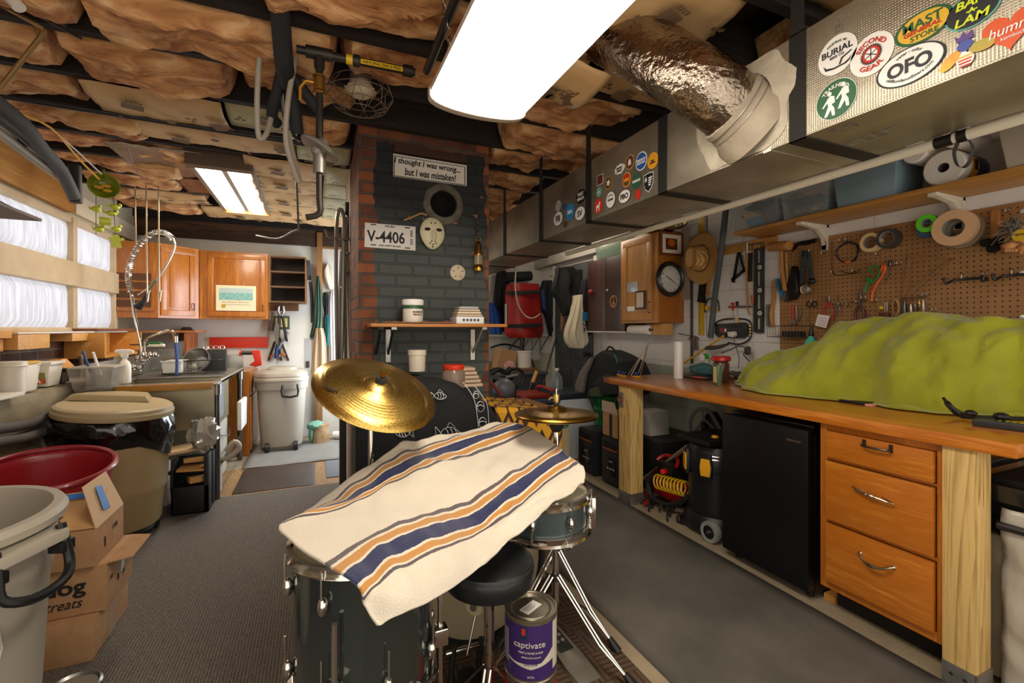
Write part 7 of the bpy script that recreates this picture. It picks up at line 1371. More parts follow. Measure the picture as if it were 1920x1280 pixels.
t = thing('hand_saw', 'old saw with a dark wooden handle hanging behind the dish rack', 'saw', P(350,640, Y=6.0)); q = [P(x, y, Y=6.02) for x, y in ((336,640),(336,622),(343,613),(358,613),(365,622),(362,640),(352,636))]; MB().prism([(p.x, p.z) for p in q], .02, FC((0,6.03,0))).o('handle', M('#5e3a1e', .5), t, wo=1, bv=.003); k = MB(); q = [P(x, y, Y=6.03) for x, y in ((362,620),(368,640),(352,668),(345,668))]; k.prism([(p.x, p.z) for p in q], .003, FC((0,6.04,0))); k.o('blade', DSTEEL, t, wo=1)
def onk(x0, y0, x1, y1, Y=6.04, th=.02): a, b_ = P(x0, y0, Y=Y), P(x1, y1, Y=Y); return MB().bx(a.x, b_.x, Y-th, Y, b_.z, a.z)
tag(onk(393,632,503,651).o('red_magnet_bar', M('#c8321a', .45), bv=.002), 'long flat orange red bar on the kitchen wall over the drainboard', 'bar')
t = thing('red_hand_tool', 'red and grey caulk tool standing on the end of the drainboard', 'tool', P(478,690, Y=5.2)); yk = 5.2; k = MB(); q = [P(x, y, Y=yk) for x, y in ((472,657),(488,656),(492,684),(480,687),(467,684),(478,676))]; k.prism([(p.x, p.z) for p in q], .04, FC((0, yk, 0))); k.o('body', M('#d8321e', .35), t, wo=1, bv=.004); MB().cyl(P(452,661, Y=yk), P(473,661, Y=yk),.022).o('barrel', DGREY, t, wo=1); MB().cyl(P(449,661, Y=yk), P(453,661, Y=yk),.03).o('red_tip', M('#d8321e', .35), t, wo=1)
# ---- kitchen cabinets
oc1 = wood('#a55e10', '#d48a2c', 'z', .35,1.3, clear=.3)
def door(t, m, w, h, name='door'):
    k = MB(m)
    for b_ in ((-w/2, w/2,0,.018,0,.055),(-w/2, w/2,0,.018, h-.055, h),(-w/2,-w/2+.055,0,.018,.055, h-.055),(w/2-.055, w/2,0,.018,.055, h-.055)): k.bx(*b_)
    d = k.o(name, oc1, t, wo=1, bv=.003); k = MB(m); k.bx(-w/2+.055, w/2-.055,.008,.016,.055, h-.055); k.bx(-w/2+.085, w/2-.085,.002,.009,.085, h-.085); k.o('raised_panel', oc1, d, wo=1, bv=.004)
    MB(m).tube([(w/2-.025,0,.13),(w/2-.025,-.022,.125),(w/2-.025,-.022,.07),(w/2-.025,0,.065)], .005,8).o('pull', M('#4a2c18', .4,.5), d, wo=1); return d
t = thing('kitchen_wall_cabinet', 'oak wall cabinet with a certificate on its wide door', 'cabinet', (-.80,5.9,1.405)); MB().bx(-1.12,-.485,5.72,6.045,1.405,2.13).o('body', oc1, t, wo=1); door(t, Matrix.Translation((-.775,5.70,1.43)),.54,.68)
t = thing('corner_wall_cabinet', 'oak diagonal corner cabinet with a narrow door and louvred side', 'cabinet', (-1.5,5.7,1.405)); k = MB(); k.prism([(-1.745,5.42),(-1.40,5.42),(-1.125,5.70),(-1.125,6.04),(-1.745,6.04)], .73, Matrix.Translation((0,0,1.405))); k.o('body', oc1, t, wo=1)
door(t, Matrix.Translation((-1.262,5.545,1.43)) @ Matrix.Rotation(math.atan2(.28,.275),4, 'Z'),.33,.68)
fr_ = M('#5c3618', .6)
k = MB(); k.bx(-1.72,-1.45,5.408,5.418,1.47,1.50); k.bx(-1.45,-1.43,5.408,5.418,1.47,1.86); k.o('louvre_frame', oc1, t, wo=1)
for q in range(4): MB().prism([(-1.72,1.51+.085*q),(-1.46,1.51+.085*q),(-1.46,1.575+.085*q),(-1.72,1.575+.085*q)], .006, FC((0,5.42,0))).o('louvre_slat', fr_, t, wo=1)
cf = onk(405,534,480,583,5.70,.004); a, b_ = P(405,534, Y=5.70), P(480,583, Y=5.70); t = thing('certificate', 'small framed certificate with a sea scene on the oak cabinet door', 'certificate', ((a.x+b_.x)/2,5.697, b_.z)); cf.o('sheet', M('#e6dcb8', .4), t, wo=1)
w_ = b_.x-a.x; h_ = a.z-b_.z; cx = (a.x+b_.x)/2
MB().bx(a.x+.03, b_.x-.03,5.694,5.6955, b_.z+h_*.42, a.z-.03).o('sea_picture', M('#3f8f8e', .4, c2='#a9cfc6', ns=30, stretch=(1,1,4)), t, wo=1); MB().bx(a.x+.03, b_.x-.03,5.693,5.6945, a.z-.08, a.z-.03).o('sky_picture', M('#b5c4c0', .4), t, wo=1)
txt('A Naui Diver', FC((cx, 5.6945, b_.z+h_*.34)), M('#a8342a', .5), t, w=w_*.7, h=.012); txt('in recognition of completion', FC((cx, 5.6945, b_.z+h_*.24)), INK, t, w=w_*.7, h=.007); MB().lathe([(0,0),(.022,0),(.02,.002),(0,.002)], FC((a.x+.07,5.695, b_.z+.05)),20).o('gold_seal', M('#c8a84a', .4,.5), t, wo=1)
t = thing('open_wall_shelf', 'open dark wooden wall shelf with three compartments right of the oak cabinet', 'shelf', (-.28,5.95,1.55)); dwd = wood('#5a3a20', '#7e5630', 'x', .5)
a, b_ = P(503,478, Y=5.78), P(575,568, Y=5.78); MB().bx(a.x, b_.x, 6.03,6.045, b_.z, a.z).o('back', M('#2c1e12', .7), t, wo=1)
for x in (a.x, b_.x-.018): MB().bx(x, x+.018,5.78,6.03, b_.z, a.z).o('side', wood('#8a5c30', '#a87844', 'z', .5), t, wo=1)
for q in range(4): z = b_.z+(a.z-b_.z-.018)*q/3; MB().bx(a.x+.018, b_.x-.018,5.78,6.03, z, z+.018).o('shelf_board', dwd, t, wo=1)
tag(onk(503,569,560,583,6.04,.02).o('plank', wood('#6a4424', '#8a5f38', 'x', .6)), 'brown plank fixed under the open wall shelf', 'plank')
tag(MB().bx(.02,.08,5.95,6.04,0,2.46).o('door_jamb_post', wood('#8a5c2c', '#b07c40', 'z', .6)), 'upright wooden stud post right of the kitchen tools', 'post')
tag(MB().bx(.08,.5,5.98,6.04,2.28,2.4).o('wood_header', wood('#8a5c2c', '#b07c40', 'x', .6)), 'wooden header over the passage beside the partition', 'beam')
t = thing('base_cabinet', 'oak base cabinet at the end of the drainboard', 'cabinet', (-.85,5.68,0)); MB().bx(-1.2,-.62,5.33,6.0,.0,.86).o('body', oc1, t, wo=1); MB().bx(-.62,-.602,5.36,5.97,.05,.60).o('door', oc1, t, wo=1, bv=.004); MB().bx(-.62,-.602,5.36,5.97,.63,.84).o('drawer_front', oc1, t, wo=1, bv=.004)
tag(MB().bx(-.665,-.63,4.9,5.25,.35,.62, top=1.1).o('white_pail', WHTP, bv=.01), 'white plastic waste bin wedged beside the oak base cabinet', 'bin')
# wheeled bin
bt2 = M('#a39889', .5); t = thing('wheeled_bin', 'light brown wheeled bin with a domed lid and black handle in the kitchen corner', 'trash can', (-.33,5.55,0)); sq_ = lambda r_, z, e=.35: None
def rsq(u, v, pr):
    a = 2*PI*u; i = min(len(pr)-2, int(v*(len(pr)-1))); s_ = v*(len(pr)-1)-i; r_ = pr[i][0]*(1-s_)+pr[i+1][0]*s_; z = pr[i][1]*(1-s_)+pr[i+1][1]*s_; c, s2 = math.cos(a), math.sin(a); k_ = (abs(c)**3.2+abs(s2)**3.2)**(-1/3.2)
    return (r_*k_*c, r_*k_*s2, z)
def rbody(pr, nm, mt, **kw): MB().grid(lambda u, v: rsq(u, v, pr),48,(len(pr)-1)*2, True).o(nm, mt, t, **kw)
rbody([(.01,.06),(.2,.06),(.205,.09),(.215,.25),(.238,.66),(.255,.665),(.258,.72),(.258,.745),(.2,.75)], 'bin_body', bt2)
rbody([(.262,.745),(.266,.755),(.262,.775),(.25,.785),(.255,.80),(.245,.83),(.20,.855),(.12,.862),(.01,.864)], 'lid', M('#b3a896', .45)); rbody([(.15,.858),(.14,.88),(.11,.888),(.01,.889)], 'lid_hump', M('#b3a896', .45))
MB().tube([(.02,-.262,.71),(.02,-.285,.70),(.02,-.29,.60),(.16,-.29,.60),(.16,-.285,.70),(.16,-.262,.71)], .012,8, sm=2).o('handle', BLK, t)
for x in (-.13,.14): MB().lathe([(0,-.02),(.05,-.02),(.055,0),(.05,.02),(0,.02)], frame((x, -.19,.055),(0,1,0),(0,0,1)),20).o('wheel', BLK, t)
MB().bx(-.15,.15,-.15,.17,0.009,.06).o('base', bt2, t)
# under the sink
t = thing('plastic_tote', 'grey white plastic tub with a wire handle under the sink', 'tub', (-.95,4.7,0)); MB().bx(-.22,.2,-.2,.2,0.005,.50, top=1.05).o('tub_body', M('#b8b0a0', .5), t, bv=.02); MB().tube([(.22,-.2,.4),(.25,0,.36),(.22,.2,.4)], .005,6, sm=4).o('wire_handle', STEEL, t)
tag(MB().bx(-.78,-.69,4.1,4.3,.006,.24).o('concrete_block', M('#a8a294', .9, bump=.5, bs=30)), 'pale concrete block behind the front sink leg', 'block')
tag(MB().lathe([(0,0),(.035,0),(.035,.26),(.04,.26),(.04,.33),(0,.33)], Matrix.Translation((-1.02,4.08,.0)),20).o('drain_pipe', M('#d8d0c0', .4)), 'white plastic drain pipe stub under the sink basin', 'pipe')
tag(MB().tube([P(x, y, Y=4.25) for x, y in ((372,846),(400,858),(425,858),(448,840),(440,828),(425,846))], .022,10, sm=4).o('hose_nozzle', M('#b5aa98', .5)), 'pale bent hose under the sink beside the leg', 'hose')
tag(MB().tube([P(x, y, Y=4.4) for x, y in ((350,840),(375,833),(395,840),(405,855),(385,850),(360,852))], .012,8, sm=4).o('green_hose', M('#6f8a5c', .5)), 'thin green hose coiled under the sink', 'hose')
# passage: tools and clothes beside the kitchen wall
t = thing('bolt_cutters', 'long bolt cutters hanging on the kitchen wall', 'cutters', P(526,660, Y=6.0)); yk = 6.0
def K(x, y, d=0): return P(x, y, Y=6.0-d)
def kt(pts, r, name, mat, parent=None, d=0, **kw): return MB().tube([K(x, y, d) for x, y in pts], r, 8, sm=3, **kw).o(name, mat, parent, wo=bool(parent))
kt([(524,592),(522,620),(519,660),(518,672)], .014, 'arm', BLK, t); kt([(530,592),(534,620),(538,640)], .014, 'arm', BLK, t); kt([(519,650),(518,672)], .02, 'blue_grip', M('#1c3a7a', .4), t, .01); kt([(523,574),(522,584),(526,592)], .018, 'jaw', STEEL, t, .01); kt([(531,574),(532,584),(528,592)], .018, 'jaw', STEEL, t, .01)
t = thing('enamel_plate', 'small yellow and green decorated plaque behind the bolt cutters', 'plaque', K(527,605)); onk(513,592,543,617,6.04,.01).o('plate', M('#3c4a2c', .4), t, wo=1, bv=.004); onk(517,596,539,613,6.029,.004).o('picture', M('#c8a83a', .4, c2='#e0dca8', ns=25), t, wo=1)
for i, (p0, p1, c_, lab) in enumerate((((541,622),(508,676), '#8f9396', 'slanting grey pipe leaning above the wheeled bin'),((515,640),(503,676), '#2a2622', 'black lopper handle leaning left above the wheeled bin'),((520,636),(528,676), '#2e2a26', 'black lopper handle in the middle above the wheeled bin'),((524,632),(541,676), '#33291e', 'black lopper handle leaning right above the wheeled bin'))):
    t = thing('garden_tool', lab, 'tool', K(*p1)); kt([p0, p1], .016 if i == 0 else .012, 'handle', M(c_, .4), t, -.034)
    if i: kt([((p0[0]+p1[0])/2,(p0[1]+p1[1])/2+8),((p0[0]+p1[0])/2+.2,(p0[1]+p1[1])/2+13)], .016, 'orange_band', M('#c8642a', .5), t, -.03)
tag(MB().prism([(p.x, p.z) for p in (K(518,600), K(524,610), K(522,650), K(516,640), K(514,618))], .01, FC((0,5.98,0))).o('shear_blade', M('#77736a', .35,.7)), 'grey shear blade on the kitchen wall left of the bolt cutters', 'blade')
t = thing('whisk_brush', 'small brown whisk brush hanging under the open shelf', 'brush', K(509,620)); kt([(511,585),(510,600)], .01, 'handle', M('#4a2c18', .5), t); kt([(510,598),(509,620)], [.014,.04,.05], 'bristles', M('#4c3626', .9), t, flat=.4)
t = thing('rifle_case', 'long narrow blue black tool hanging beside the open shelf', 'case', K(583,630,.2)); kt([(577,488),(579,505),(580,525)], .03, 'head', M('#23262a', .5), t, .2, flat=.5); kt([(582,528),(585,560),(586,605)], .02, 'body', M('#1c2630', .4), t, .2); kt([(588,610),(590,628),(582,636)], .018, 'foot', M('#1c1e20', .5), t, .2)
def gp_(pts, Y, th, t, name, mat, n=9):
    l = spline([P(a, y, Y=Y) for a, b_, y in pts], 5); r_ = spline([P(b_, y, Y=Y) for a, b_, y in pts], 5); N = len(l)-1
    def f(u, v):
        i = int(v*N+.5); a = 2*PI*u; return (l[i]+r_[i])/2+(r_[i]-l[i])/2*math.cos(a)+Vector((0,-th*math.sin(a)*(.7+.3*math.sin(n*a+2*v)),0))
    return MB().grid(f, 40, N, True).o(name, mat, t, wo=1)
t = thing('green_bag', 'dark green net bag hanging on the stud post', 'bag', K(600,640,.3)); gp_([(594,598,517),(591,602,540),(588,604,580),(585,603,610),(580,598,632)], 5.75,.05, t, 'bag', M('#2f4a3c', .8, bump=.5, bs=90))
t = thing('tan_jacket', 'long tan garment bag hanging by the passage', 'garment', K(598,710,.35)); gp_([(592,606,615),(588,611,640),(584,612,680),(584,610,700),(590,600,716)], 5.62,.06, t, 'cloth', M('#a88f70', .85, bump=.5, bs=12),6)
t = thing('clear_pouch', 'clear plastic pouch hanging above the wheeled bin lid', 'pouch', K(576,690,.2)); onk(570,634,584,690,5.8,.02).o('pouch', M('#b9bcc0', .2, alpha=.5), t, wo=1); onk(573,677,580,689,5.775,.01).o('dark_foot', M('#4a3c38', .5), t, wo=1)
t = thing('sun_hat', 'cream cap hanging near the partition', 'hat', P(614,540, Y=5.2)); gp_([(612,620,496),(607,624,508),(609,625,525),(615,623,542)], 6.0,.05, t, 'cap', M('#c8bca8', .8),3)
t = thing('white_garment', 'white and pink garment hanging in the passage', 'garment', P(622,690, Y=5.4)); gp_([(619,630,545),(616,632,570),(616,633,640),(618,634,700)], 6.0,.05, t, 'cloth', M('#d8d0cc', .85)); gp_([(610,617,590),(608,617,600),(608,616,648)], 5.97,.04, t, 'teal_cloth', M('#1c6a6a', .8)); gp_([(606,614,548),(605,616,565),(608,613,592)], 5.95,.04, t, 'dark_pouch', BLKM)
t = thing('stone_tub', 'round labelled tub under a green rag beside the wheeled bin', 'tub', (.06,5.62,.016)); MB().lathe([(0,0),(.09,0),(.085,.2),(0,.2)], None, 22).o('tub_body', M('#c8b084', .5, c2='#8a5a3a', ns=12), t); MB().sph((-.06,0,.19),(.09,.09,.05),14, None, .3).o('green_rag', M('#6f9a84', .8), t); MB().sph((-.1,.0,.1),(.03,.07,.1),12, None, .3).o('green_rag', M('#6f9a84', .8), t)
tag(MB().tube([(.2,5.7,.06),(.32,5.65,.06),(.42,5.7,.05)], .045,12, sm=3).o('white_sock_roll', M('#dcd6cc', .8)), 'white rolled cloth on the floor of the passage', 'cloth')
# aluminium frames on the partition
al = M('#9a958c', .3,.9)
for i, (pts, lab) in enumerate((([(633,690),(631,600),(630,480),(632,410),(638,392),(644,402),(645,430),(642,600),(640,690)], 'leftmost folded aluminium tube frame on the partition'),([(648,700),(648,620),(646,520),(648,430),(652,405)], 'second folded aluminium tube on the partition'),([(658,700),(655,600),(652,520),(650,440)], 'third folded aluminium tube on the partition'),([(637,700),(637,560),(641,470)], 'front aluminium tube on the partition'))):
    t = thing('folded_tubes', lab, 'frame', P(*pts[0], t=3.3+.03*i),0, 'folded aluminium frames on the partition'); MB().tube([P(x, y, t=3.3+.035*i) for x, y in pts], .0135,10, sm=3).o('tube', al, t, wo=1)
    for x, y in ((pts[-1][0], pts[-1][1]+70),): MB().sph(P(x, y, t=3.28+.035*i),.014,8).o('rivet', STEEL, t, wo=1)
t = thing('wall_hook', 'pale wire hook holding the aluminium frames', 'hook', P(640,440, t=3.25)); MB().tube([P(x, y, t=3.25) for x, y in ((610,430),(614,442),(625,446),(655,448),(662,440))], .006,8, sm=3).o('hook', STEEL, t, wo=1)
tag(MB().tube([P(652,380, t=3.4), P(648,450, t=3.4)], .022,8).o('black_strap', BLK), 'short black strap at the top of the aluminium frames', 'strap')
t = thing('dark_post', 'dark upright post with a white edge at the corner of the partition', 'post', (.2,3.7,0)); MB().bx(.17,.228,3.62,3.76,.0,1.02).o('post', M('#2a241f', .5), t, wo=1); MB().bx(.214,.228,3.585,3.615,0,1.02).o('white_edge', WHT, t, wo=1)
# ================================================================ things on the chimney
def H(x, y, d=.0): return P(x, y, Y=2.8-d)
def hp(pts, th, d=0): return MB().prism([(p.x, p.z) for p in [H(x, y, d) for x, y in pts]], th, FC((0,2.8-d, 0)))
t = thing('wall_sign', 'white hand lettered sign about being wrong on the chimney', 'sign', H(805,335)); hp([(737,289),(874,311),(874,349),(737,331)], .012,.001).o('board', M('#d8cfc0', .5), t, wo=1)
for q in ([(738.5,291),(872.5,312.5),(872.5,313.5),(738.5,292.3)], [(738.5,328.5),(872.5,346),(872.5,347),(738.5,329.8)], [(738.5,291),(740,291.3),(740,330),(738.5,329.7)], [(871,312.3),(872.5,312.6),(872.5,347),(871,346.8)]): hp(q, .0006,.0132).o('border_line', INK, t, wo=1)
a = H(803,311,.014); m = frame(a, H(873,322)-H(738,300),(0,0,1)); txt('I thought I was wrong...', m, INK, t, w=.41, h=.045, shear=.15, bold=.0012); a = H(808,328,.014); txt('but I was mistaken!', frame(a, H(873,337)-H(738,318),(0,0,1)), INK, t, w=.32, h=.045, shear=.15, bold=.0012)
tag(hp([(738,268),(873,294),(873,308),(738,286)], .02,.001).o('dark_board', wood('#3a1c10', '#542c1a', 'x', .5)), 'dark brown board fixed above the lettered sign', 'board')
t = thing('license_plate', 'white car license plate reading V-4406 on the chimney', 'plate', H(731,468)); hp([(684,417),(779,425),(779,470),(683,463)], .004,.002).o('plate', M('#d5cfc6', .4), t, wo=1, bv=.003)
def pm_(x, y): return frame(H(x, y, .0065),(1,0,0),(0,0,1))
txt('V-4406', pm_(724,444), INK, t, w=.22, h=.07, bold=.0025); txt('ARUBA', pm_(731,424.5), INK, t, w=.06, h=.012, bold=.0008); txt('ONE HAPPY ISLAND', pm_(731,461), INK, t, w=.13, h=.01, bold=.0006)
txt('20 00', frame(H(771.5,446,.0065),(0,0,1),(-1,0,0)), INK, t, w=.09, h=.015, bold=.0008)
for x, y in ((700,421),(764,427),(700,459),(764,465)): hp([(x-5, y-1.5),(x+5, y-.8),(x+5, y+1.2),(x-5, y+.5)], .0006,.0062).o('slot', INK, t, wo=1)
# plain goalie mask
c = H(811,437,.03); t = thing('goalie_mask', 'plain cream plastic goalie mask hanging below the flue hole', 'mask', c)
def mk(x, z): e = max(0,1-(x/.088)**2-(z/.108)**2); return .055*e**.5
def mf(u, v):
    a = 2*PI*u; w_ = .078 if math.sin(a) > 0 else .078-.014*abs(math.sin(a)); x = w_*v*math.cos(a); z = .1*v*math.sin(a); nose = .022*math.exp(-((x/.012)**2+((z+.02)/.03)**2)); return (x, -mk(x, z)-nose+.03, z)
mo = MB().grid(mf, 48,14, True).o('shell', M('#cfc6a4', .4), t, solid=.003)
for x, z, rx, rz in [(-.034,.018,.02,.010),(.034,.018,.02,.010)]+[(x_, z_, .0045,.0045) for x_, z_ in ((-.012,.058),(.012,.058),(0,-.072),(-.018,-.064),(.018,-.064),(-.01,-.052),(.010,-.052),(0,-.085))]: MB().sph((x, -mk(x, z)+.028, z),(rx, .006, rz),12).o('hole', M('#15120e', .9), t)
tag(MB().tube([H(x, y, .02) for x, y in ((800,404),(790,400),(775,406),(757,413))], .006,6, sm=3).o('straw_tuft', M('#a9804c', .9)), 'small straw tuft sticking out beside the top of the mask', 'straw')
c = H(858,511,.004); t = thing('sand_dollar', 'pale round sand dollar hanging on the chimney', 'shell', c); k = MB(); k.lathe([(0,.0),(.048,.0),(.05,.004),(.04,.01),(0,.012)], FC((0,0,0)),28); k.o('shell_body', M('#cdbba0', .7), t)
for i in range(5): a = PI/2+i*2*PI/5; MB().prism([(-.0015,.022),(.0015,.022),(.0015,.04),(-.0015,.04)], .002, FC((0,-.011,0)) @ Matrix.Rotation(a-PI/2,4, 'Z')).o('slit', INK, t)
c = H(897,508,.04); t = thing('brass_lantern', 'small brass miner lantern hanging on the right of the chimney', 'lantern', c); MB().lathe([(0,0),(.03,0),(.032,.01),(.028,.035),(.024,.04)], None, 20).o('base', BRASS, t); MB().lathe([(.022,.04),(.022,.1)], None, 18, False).o('glass', M('#c9c4a8', .1, trans=.6), t)
for i in range(4): MB().cyl((.026*math.cos(i*1.57),.026*math.sin(i*1.57),.04),(.026*math.cos(i*1.57),.026*math.sin(i*1.57),.1),.0025, seg=6).o('guard_rod', BRASS, t)
MB().lathe([(.03,.1),(.03,.11),(.022,.13),(.02,.17),(.008,.19),(0,.195)], None, 20).o('cap', BRASS, t); MB().ring(.014,.003, frame((0,0,.207),(1,0,0),(0,0,1)),14,6).o('ring', BRASS, t); chain(t, (0,0,.22),(0,.03,.33), DSTEEL, .018)
# chimney shelf
t = thing('chimney_shelf', 'orange board shelf on metal brackets across the chimney', 'shelf', (.66,2.66,1.31)); MB().bx(.275,1.06,2.52,2.799,1.31,1.328).o('board', wood('#b06a1c', '#d68f38', 'x', .4), t, wo=1, bv=.002)
for x, mt in ((.33, M('#26221e', .5)),(.40, STEEL),(.93, M('#b9b4a8', .4,.6))):
    k = MB(); k.bx(x-.014, x+.014,2.785,2.799,1.10,1.309); k.bx(x-.014, x+.014,2.56,2.785,1.295,1.309); k.tube([(x, 2.60,1.30),(x, 2.67,1.24),(x, 2.785,1.15)], .008,8, sm=3); k.o('bracket', mt, t, wo=1)
sz = 1.329
t = thing('supplement_tub', 'white labelled tub with a white lid on the chimney shelf', 'tub', (.52,2.65, sz)); MB().lathe([(0,0),(.056,0),(.058,.005),(.058,.105),(.055,.11)], None, 28).o('jar', M('#e0dac8', .4), t); MB().lathe([(.061,.108),(.062,.112),(.062,.135),(.058,.14),(0,.14)], None, 28).o('lid', WHTP, t); MB().lathe([(.0585,.085),(.0585,.105)], None, 28, False).o('green_band', M('#2c5a40', .4), t)
txt('MAXIMUM', frame((.015,-.0605,.067),(1,.18,0),(0,0,1)), INK, t, w=.055, h=.009, wo=0, bold=.0006); txt('VIBRANCE', frame((.015,-.0605,.052),(1,.18,0),(0,0,1)), M('#a02a2a', .5), t, w=.055, h=.009, wo=0, bold=.0006); MB().prism([(-.05,.0),(-.02,.0),(-.02,.05),(-.05,.05)], .001, frame((0,-.052,.03),(1,-.5,0),(0,0,1))).o('bamboo_picture', M('#b09a5a', .5, c2='#e0d8b0', ns=60), t)
t = thing('white_box', 'small white box with a row of round icons at the right of the chimney shelf', 'box', (.84,2.62, sz)); MB().bx(-.085,.085,-.06,.08,0,.042).o('carton', M('#dfe0e2', .4), t, bv=.002)
for q in range(5): MB().lathe([(0,0),(.008,0),(.007,.001),(0,.001)], FC((-.04+.022*q, -.061,.022)),14).o('icon', M('#3a3a46', .5), t)
for i, c_ in enumerate(('#c9b090', '#d8ccb4', '#cdbb9e', '#b5b9ba')): tag(MB().bx(.76+.006*i, .92-.008*i, 2.57,2.68, sz+.044+.015*i, sz+.057+.015*i).o('folded_cloth', M(c_, .9, bump=.4, bs=40), bv=.005), ['bottom folded cloth on the white box', 'second folded cloth on the white box', 'third folded cloth on the white box', 'top grey folded cloth on the white box'][i], 'cloth', 'folded cloths on the chimney shelf')
tag(MB().grid(lambda u, v: (.34+.40*u, 2.53+.10*v, sz+.004+.014*abs(nz((u*6, v*4,2)))*math.sin(PI*v)),30,8).o('brown_paper', M('#a06a44', .4, clear=.3), solid=.003, off=1), 'crumpled brown paper lying along the chimney shelf', 'paper')
# ================================================================ cloth covered box in front of the chimney
blk = M('#0c0d10', .85, bump=.2, bs=80)
HT = [(.16,.98),(.4,1.05),(.55,1.055),(.66,1.02),(.775,.945),(.84,.90),(.90,.80)]
def lerpt(tb, x):
    for (a, p),(b_, q) in zip(tb, tb[1:]):
        if a <= x <= b_: return p+(q-p)*(x-a)/(b_-a)
    return tb[-1][1]
def cf2(u, v):
    x = .17+.73*u; h = lerpt(HT, x)
    if v < .35: s_ = v/.35; y = 2.72-.45*s_; z = h-.03*(1-s_)
    elif v < .45: s_ = (v-.35)/.1; y = 2.27-.07*math.sin(s_*PI/2); z = h-.07*(1-math.cos(s_*PI/2))
    else: s_ = (v-.45)/.55; y = 2.2-.03*s_-.015*math.sin(x*30+2*s_)*s_; z = (h-.07)*(1-s_)+.03*s_
    return (x, y+.006*fb((x*3, z*3,1)), z+.006*fb((x*4, y*4,2)))
tag(MB().grid(cf2,60,50).o('black_cloth', blk, solid=.004), 'black cloth with white fish prints draped in front of the chimney', 'cloth')
bcl = bpy.data.objects['black_cloth']
MB().bx(.19,.88,2.25,2.70,.02,.76).o('covered_crate', M('#2a2622', .8), bcl, wo=1)
wl = M('#cfd0d2', .8)
def curve2(pts, r=.0025, Y=2.183, closed=False, sm=3): return MB().tube([P(x, y, Y=Y) for x, y in pts], r, 5, sm=sm, closed=closed, flat=.5)
def fish(cx, cy, s, fl=1):
    f = lambda a: [(cx+fl*x*s, cy+y*s) for x, y in a]
    for pts in ([(-12,0),(-6,-7),(3,-8),(12,-3),(16,2),(8,7),(-4,7)],): curve2(f(pts), closed=True).o('fish_outline', wl, bcl, wo=1)
    for pts in ([(-12,0),(-20,-9),(-19,0),(-21,8),(-12,1)], [(-3,-8),(0,-15),(8,-8)], [(-5,-6),(-2,0),(-5,6)], [(1,-7),(4,0),(1,7)], [(7,-6),(10,0),(7,6)]): curve2(f(pts),.002).o('fish_line', wl, bcl, wo=1)
fish(843,812,1.35); fish(824,742,.8); fish(757,812,.9,-1)
for off in (0,22): curve2([(868+off, 716+off*.3),(884+off, 738+off*.3),(892+off, 760),(897+off*.9,800)], .002).o('border_line', wl, bcl, wo=1)
for cx, cy, r_ in ((901,762,7),(905,792,7),(893,740,5)):
    curve2([(cx+r_*math.cos(a), cy+1.4*r_*math.sin(a)) for a in [i*PI/4 for i in range(8)]], .002, closed=True).o('border_motif', wl, bcl, wo=1); curve2([(cx-r_, cy),(cx, cy-3),(cx+r_, cy)], .002).o('border_motif', wl, bcl, wo=1)
for yy in range(850,912,9): curve2([(696, yy),(700, yy+4),(695, yy+8)], .0025).o('border_motif', wl, bcl, wo=1)
zzm, nt, b = _new('zigzag wool'); L = nt.links.new; tc = nt.nodes.new('ShaderNodeTexCoord'); sp = nt.nodes.new('ShaderNodeSeparateXYZ'); L(tc.outputs['Object'], sp.inputs[0])
def mth(op, a, b_=None, nt=nt):
    n = nt.nodes.new('ShaderNodeMath'); n.operation = op
    for i, k in enumerate((a, b_)):
        if isinstance(k, (int, float)): n.inputs[i].default_value = k
        elif k is not None: nt.links.new(k, n.inputs[i])
    return n.outputs[0]
zg = mth('FRACT', mth('ADD', mth('MULTIPLY', mth('SUBTRACT', sp.outputs[1], sp.outputs[2]),8), mth('MULTIPLY', mth('PINGPONG', sp.outputs[0], .035),16)))
r = nt.nodes.new('ShaderNodeValToRGB'); r.color_ramp.interpolation = 'CONSTANT'; r.color_ramp.elements[0].color = lin('#c8921c'); r.color_ramp.elements[1].position = .6; r.color_ramp.elements[1].color = lin('#3a2016'); x = r.color_ramp.elements.new(.9); x.color = lin('#b06a3a'); L(zg, r.inputs[0]); L(r.outputs[0], b.inputs['Base Color']); b.inputs['Roughness'].default_value = .9
t = thing('zigzag_blanket', 'mustard and brown zigzag blanket draped right of the black cloth', 'blanket', (1.1,2.75,0)); MB().grid(lambda u, v: (.92+.42*u, 2.85-.5*min(1, v*1.6)+.012*nz((u*5, v*5,0)),(.86-.05*u)+.012*nz((u*6, v*3,4))-max(0, v-.62)*1.5),24,30).o('blanket', zzm, t, wo=1, solid=.005)
MB().bx(.95,1.32,2.42,2.8,.0,.83, top=.98).o('covered_box', M('#8a5a2a', .8), t, wo=1)
t = thing('plastic_tub', 'white ridged tub behind the big cymbal on the cloth covered box', 'tub', (.53,2.58,1.06)); MB().lathe([(0,0),(.045,0),(.048,.09),(.052,.092),(.052,.12),(0,.122)], None, 24).o('tub_body', M('#d8ccb8', .4), t)
t = thing('red_lid_jar', 'clear jar with a red lid on the cloth covered box', 'jar', (.72,2.50,.975)); MB().lathe([(0,0),(.062,0),(.066,.01),(.066,.075),(.055,.095)], None, 28).o('glass', M('#b59a88', .1, trans=.45, alpha=.8), t); MB().lathe([(.058,.095),(.06,.1),(.06,.118),(.055,.122),(0,.122)], None, 28).o('lid', M('#d8381c', .3), t)
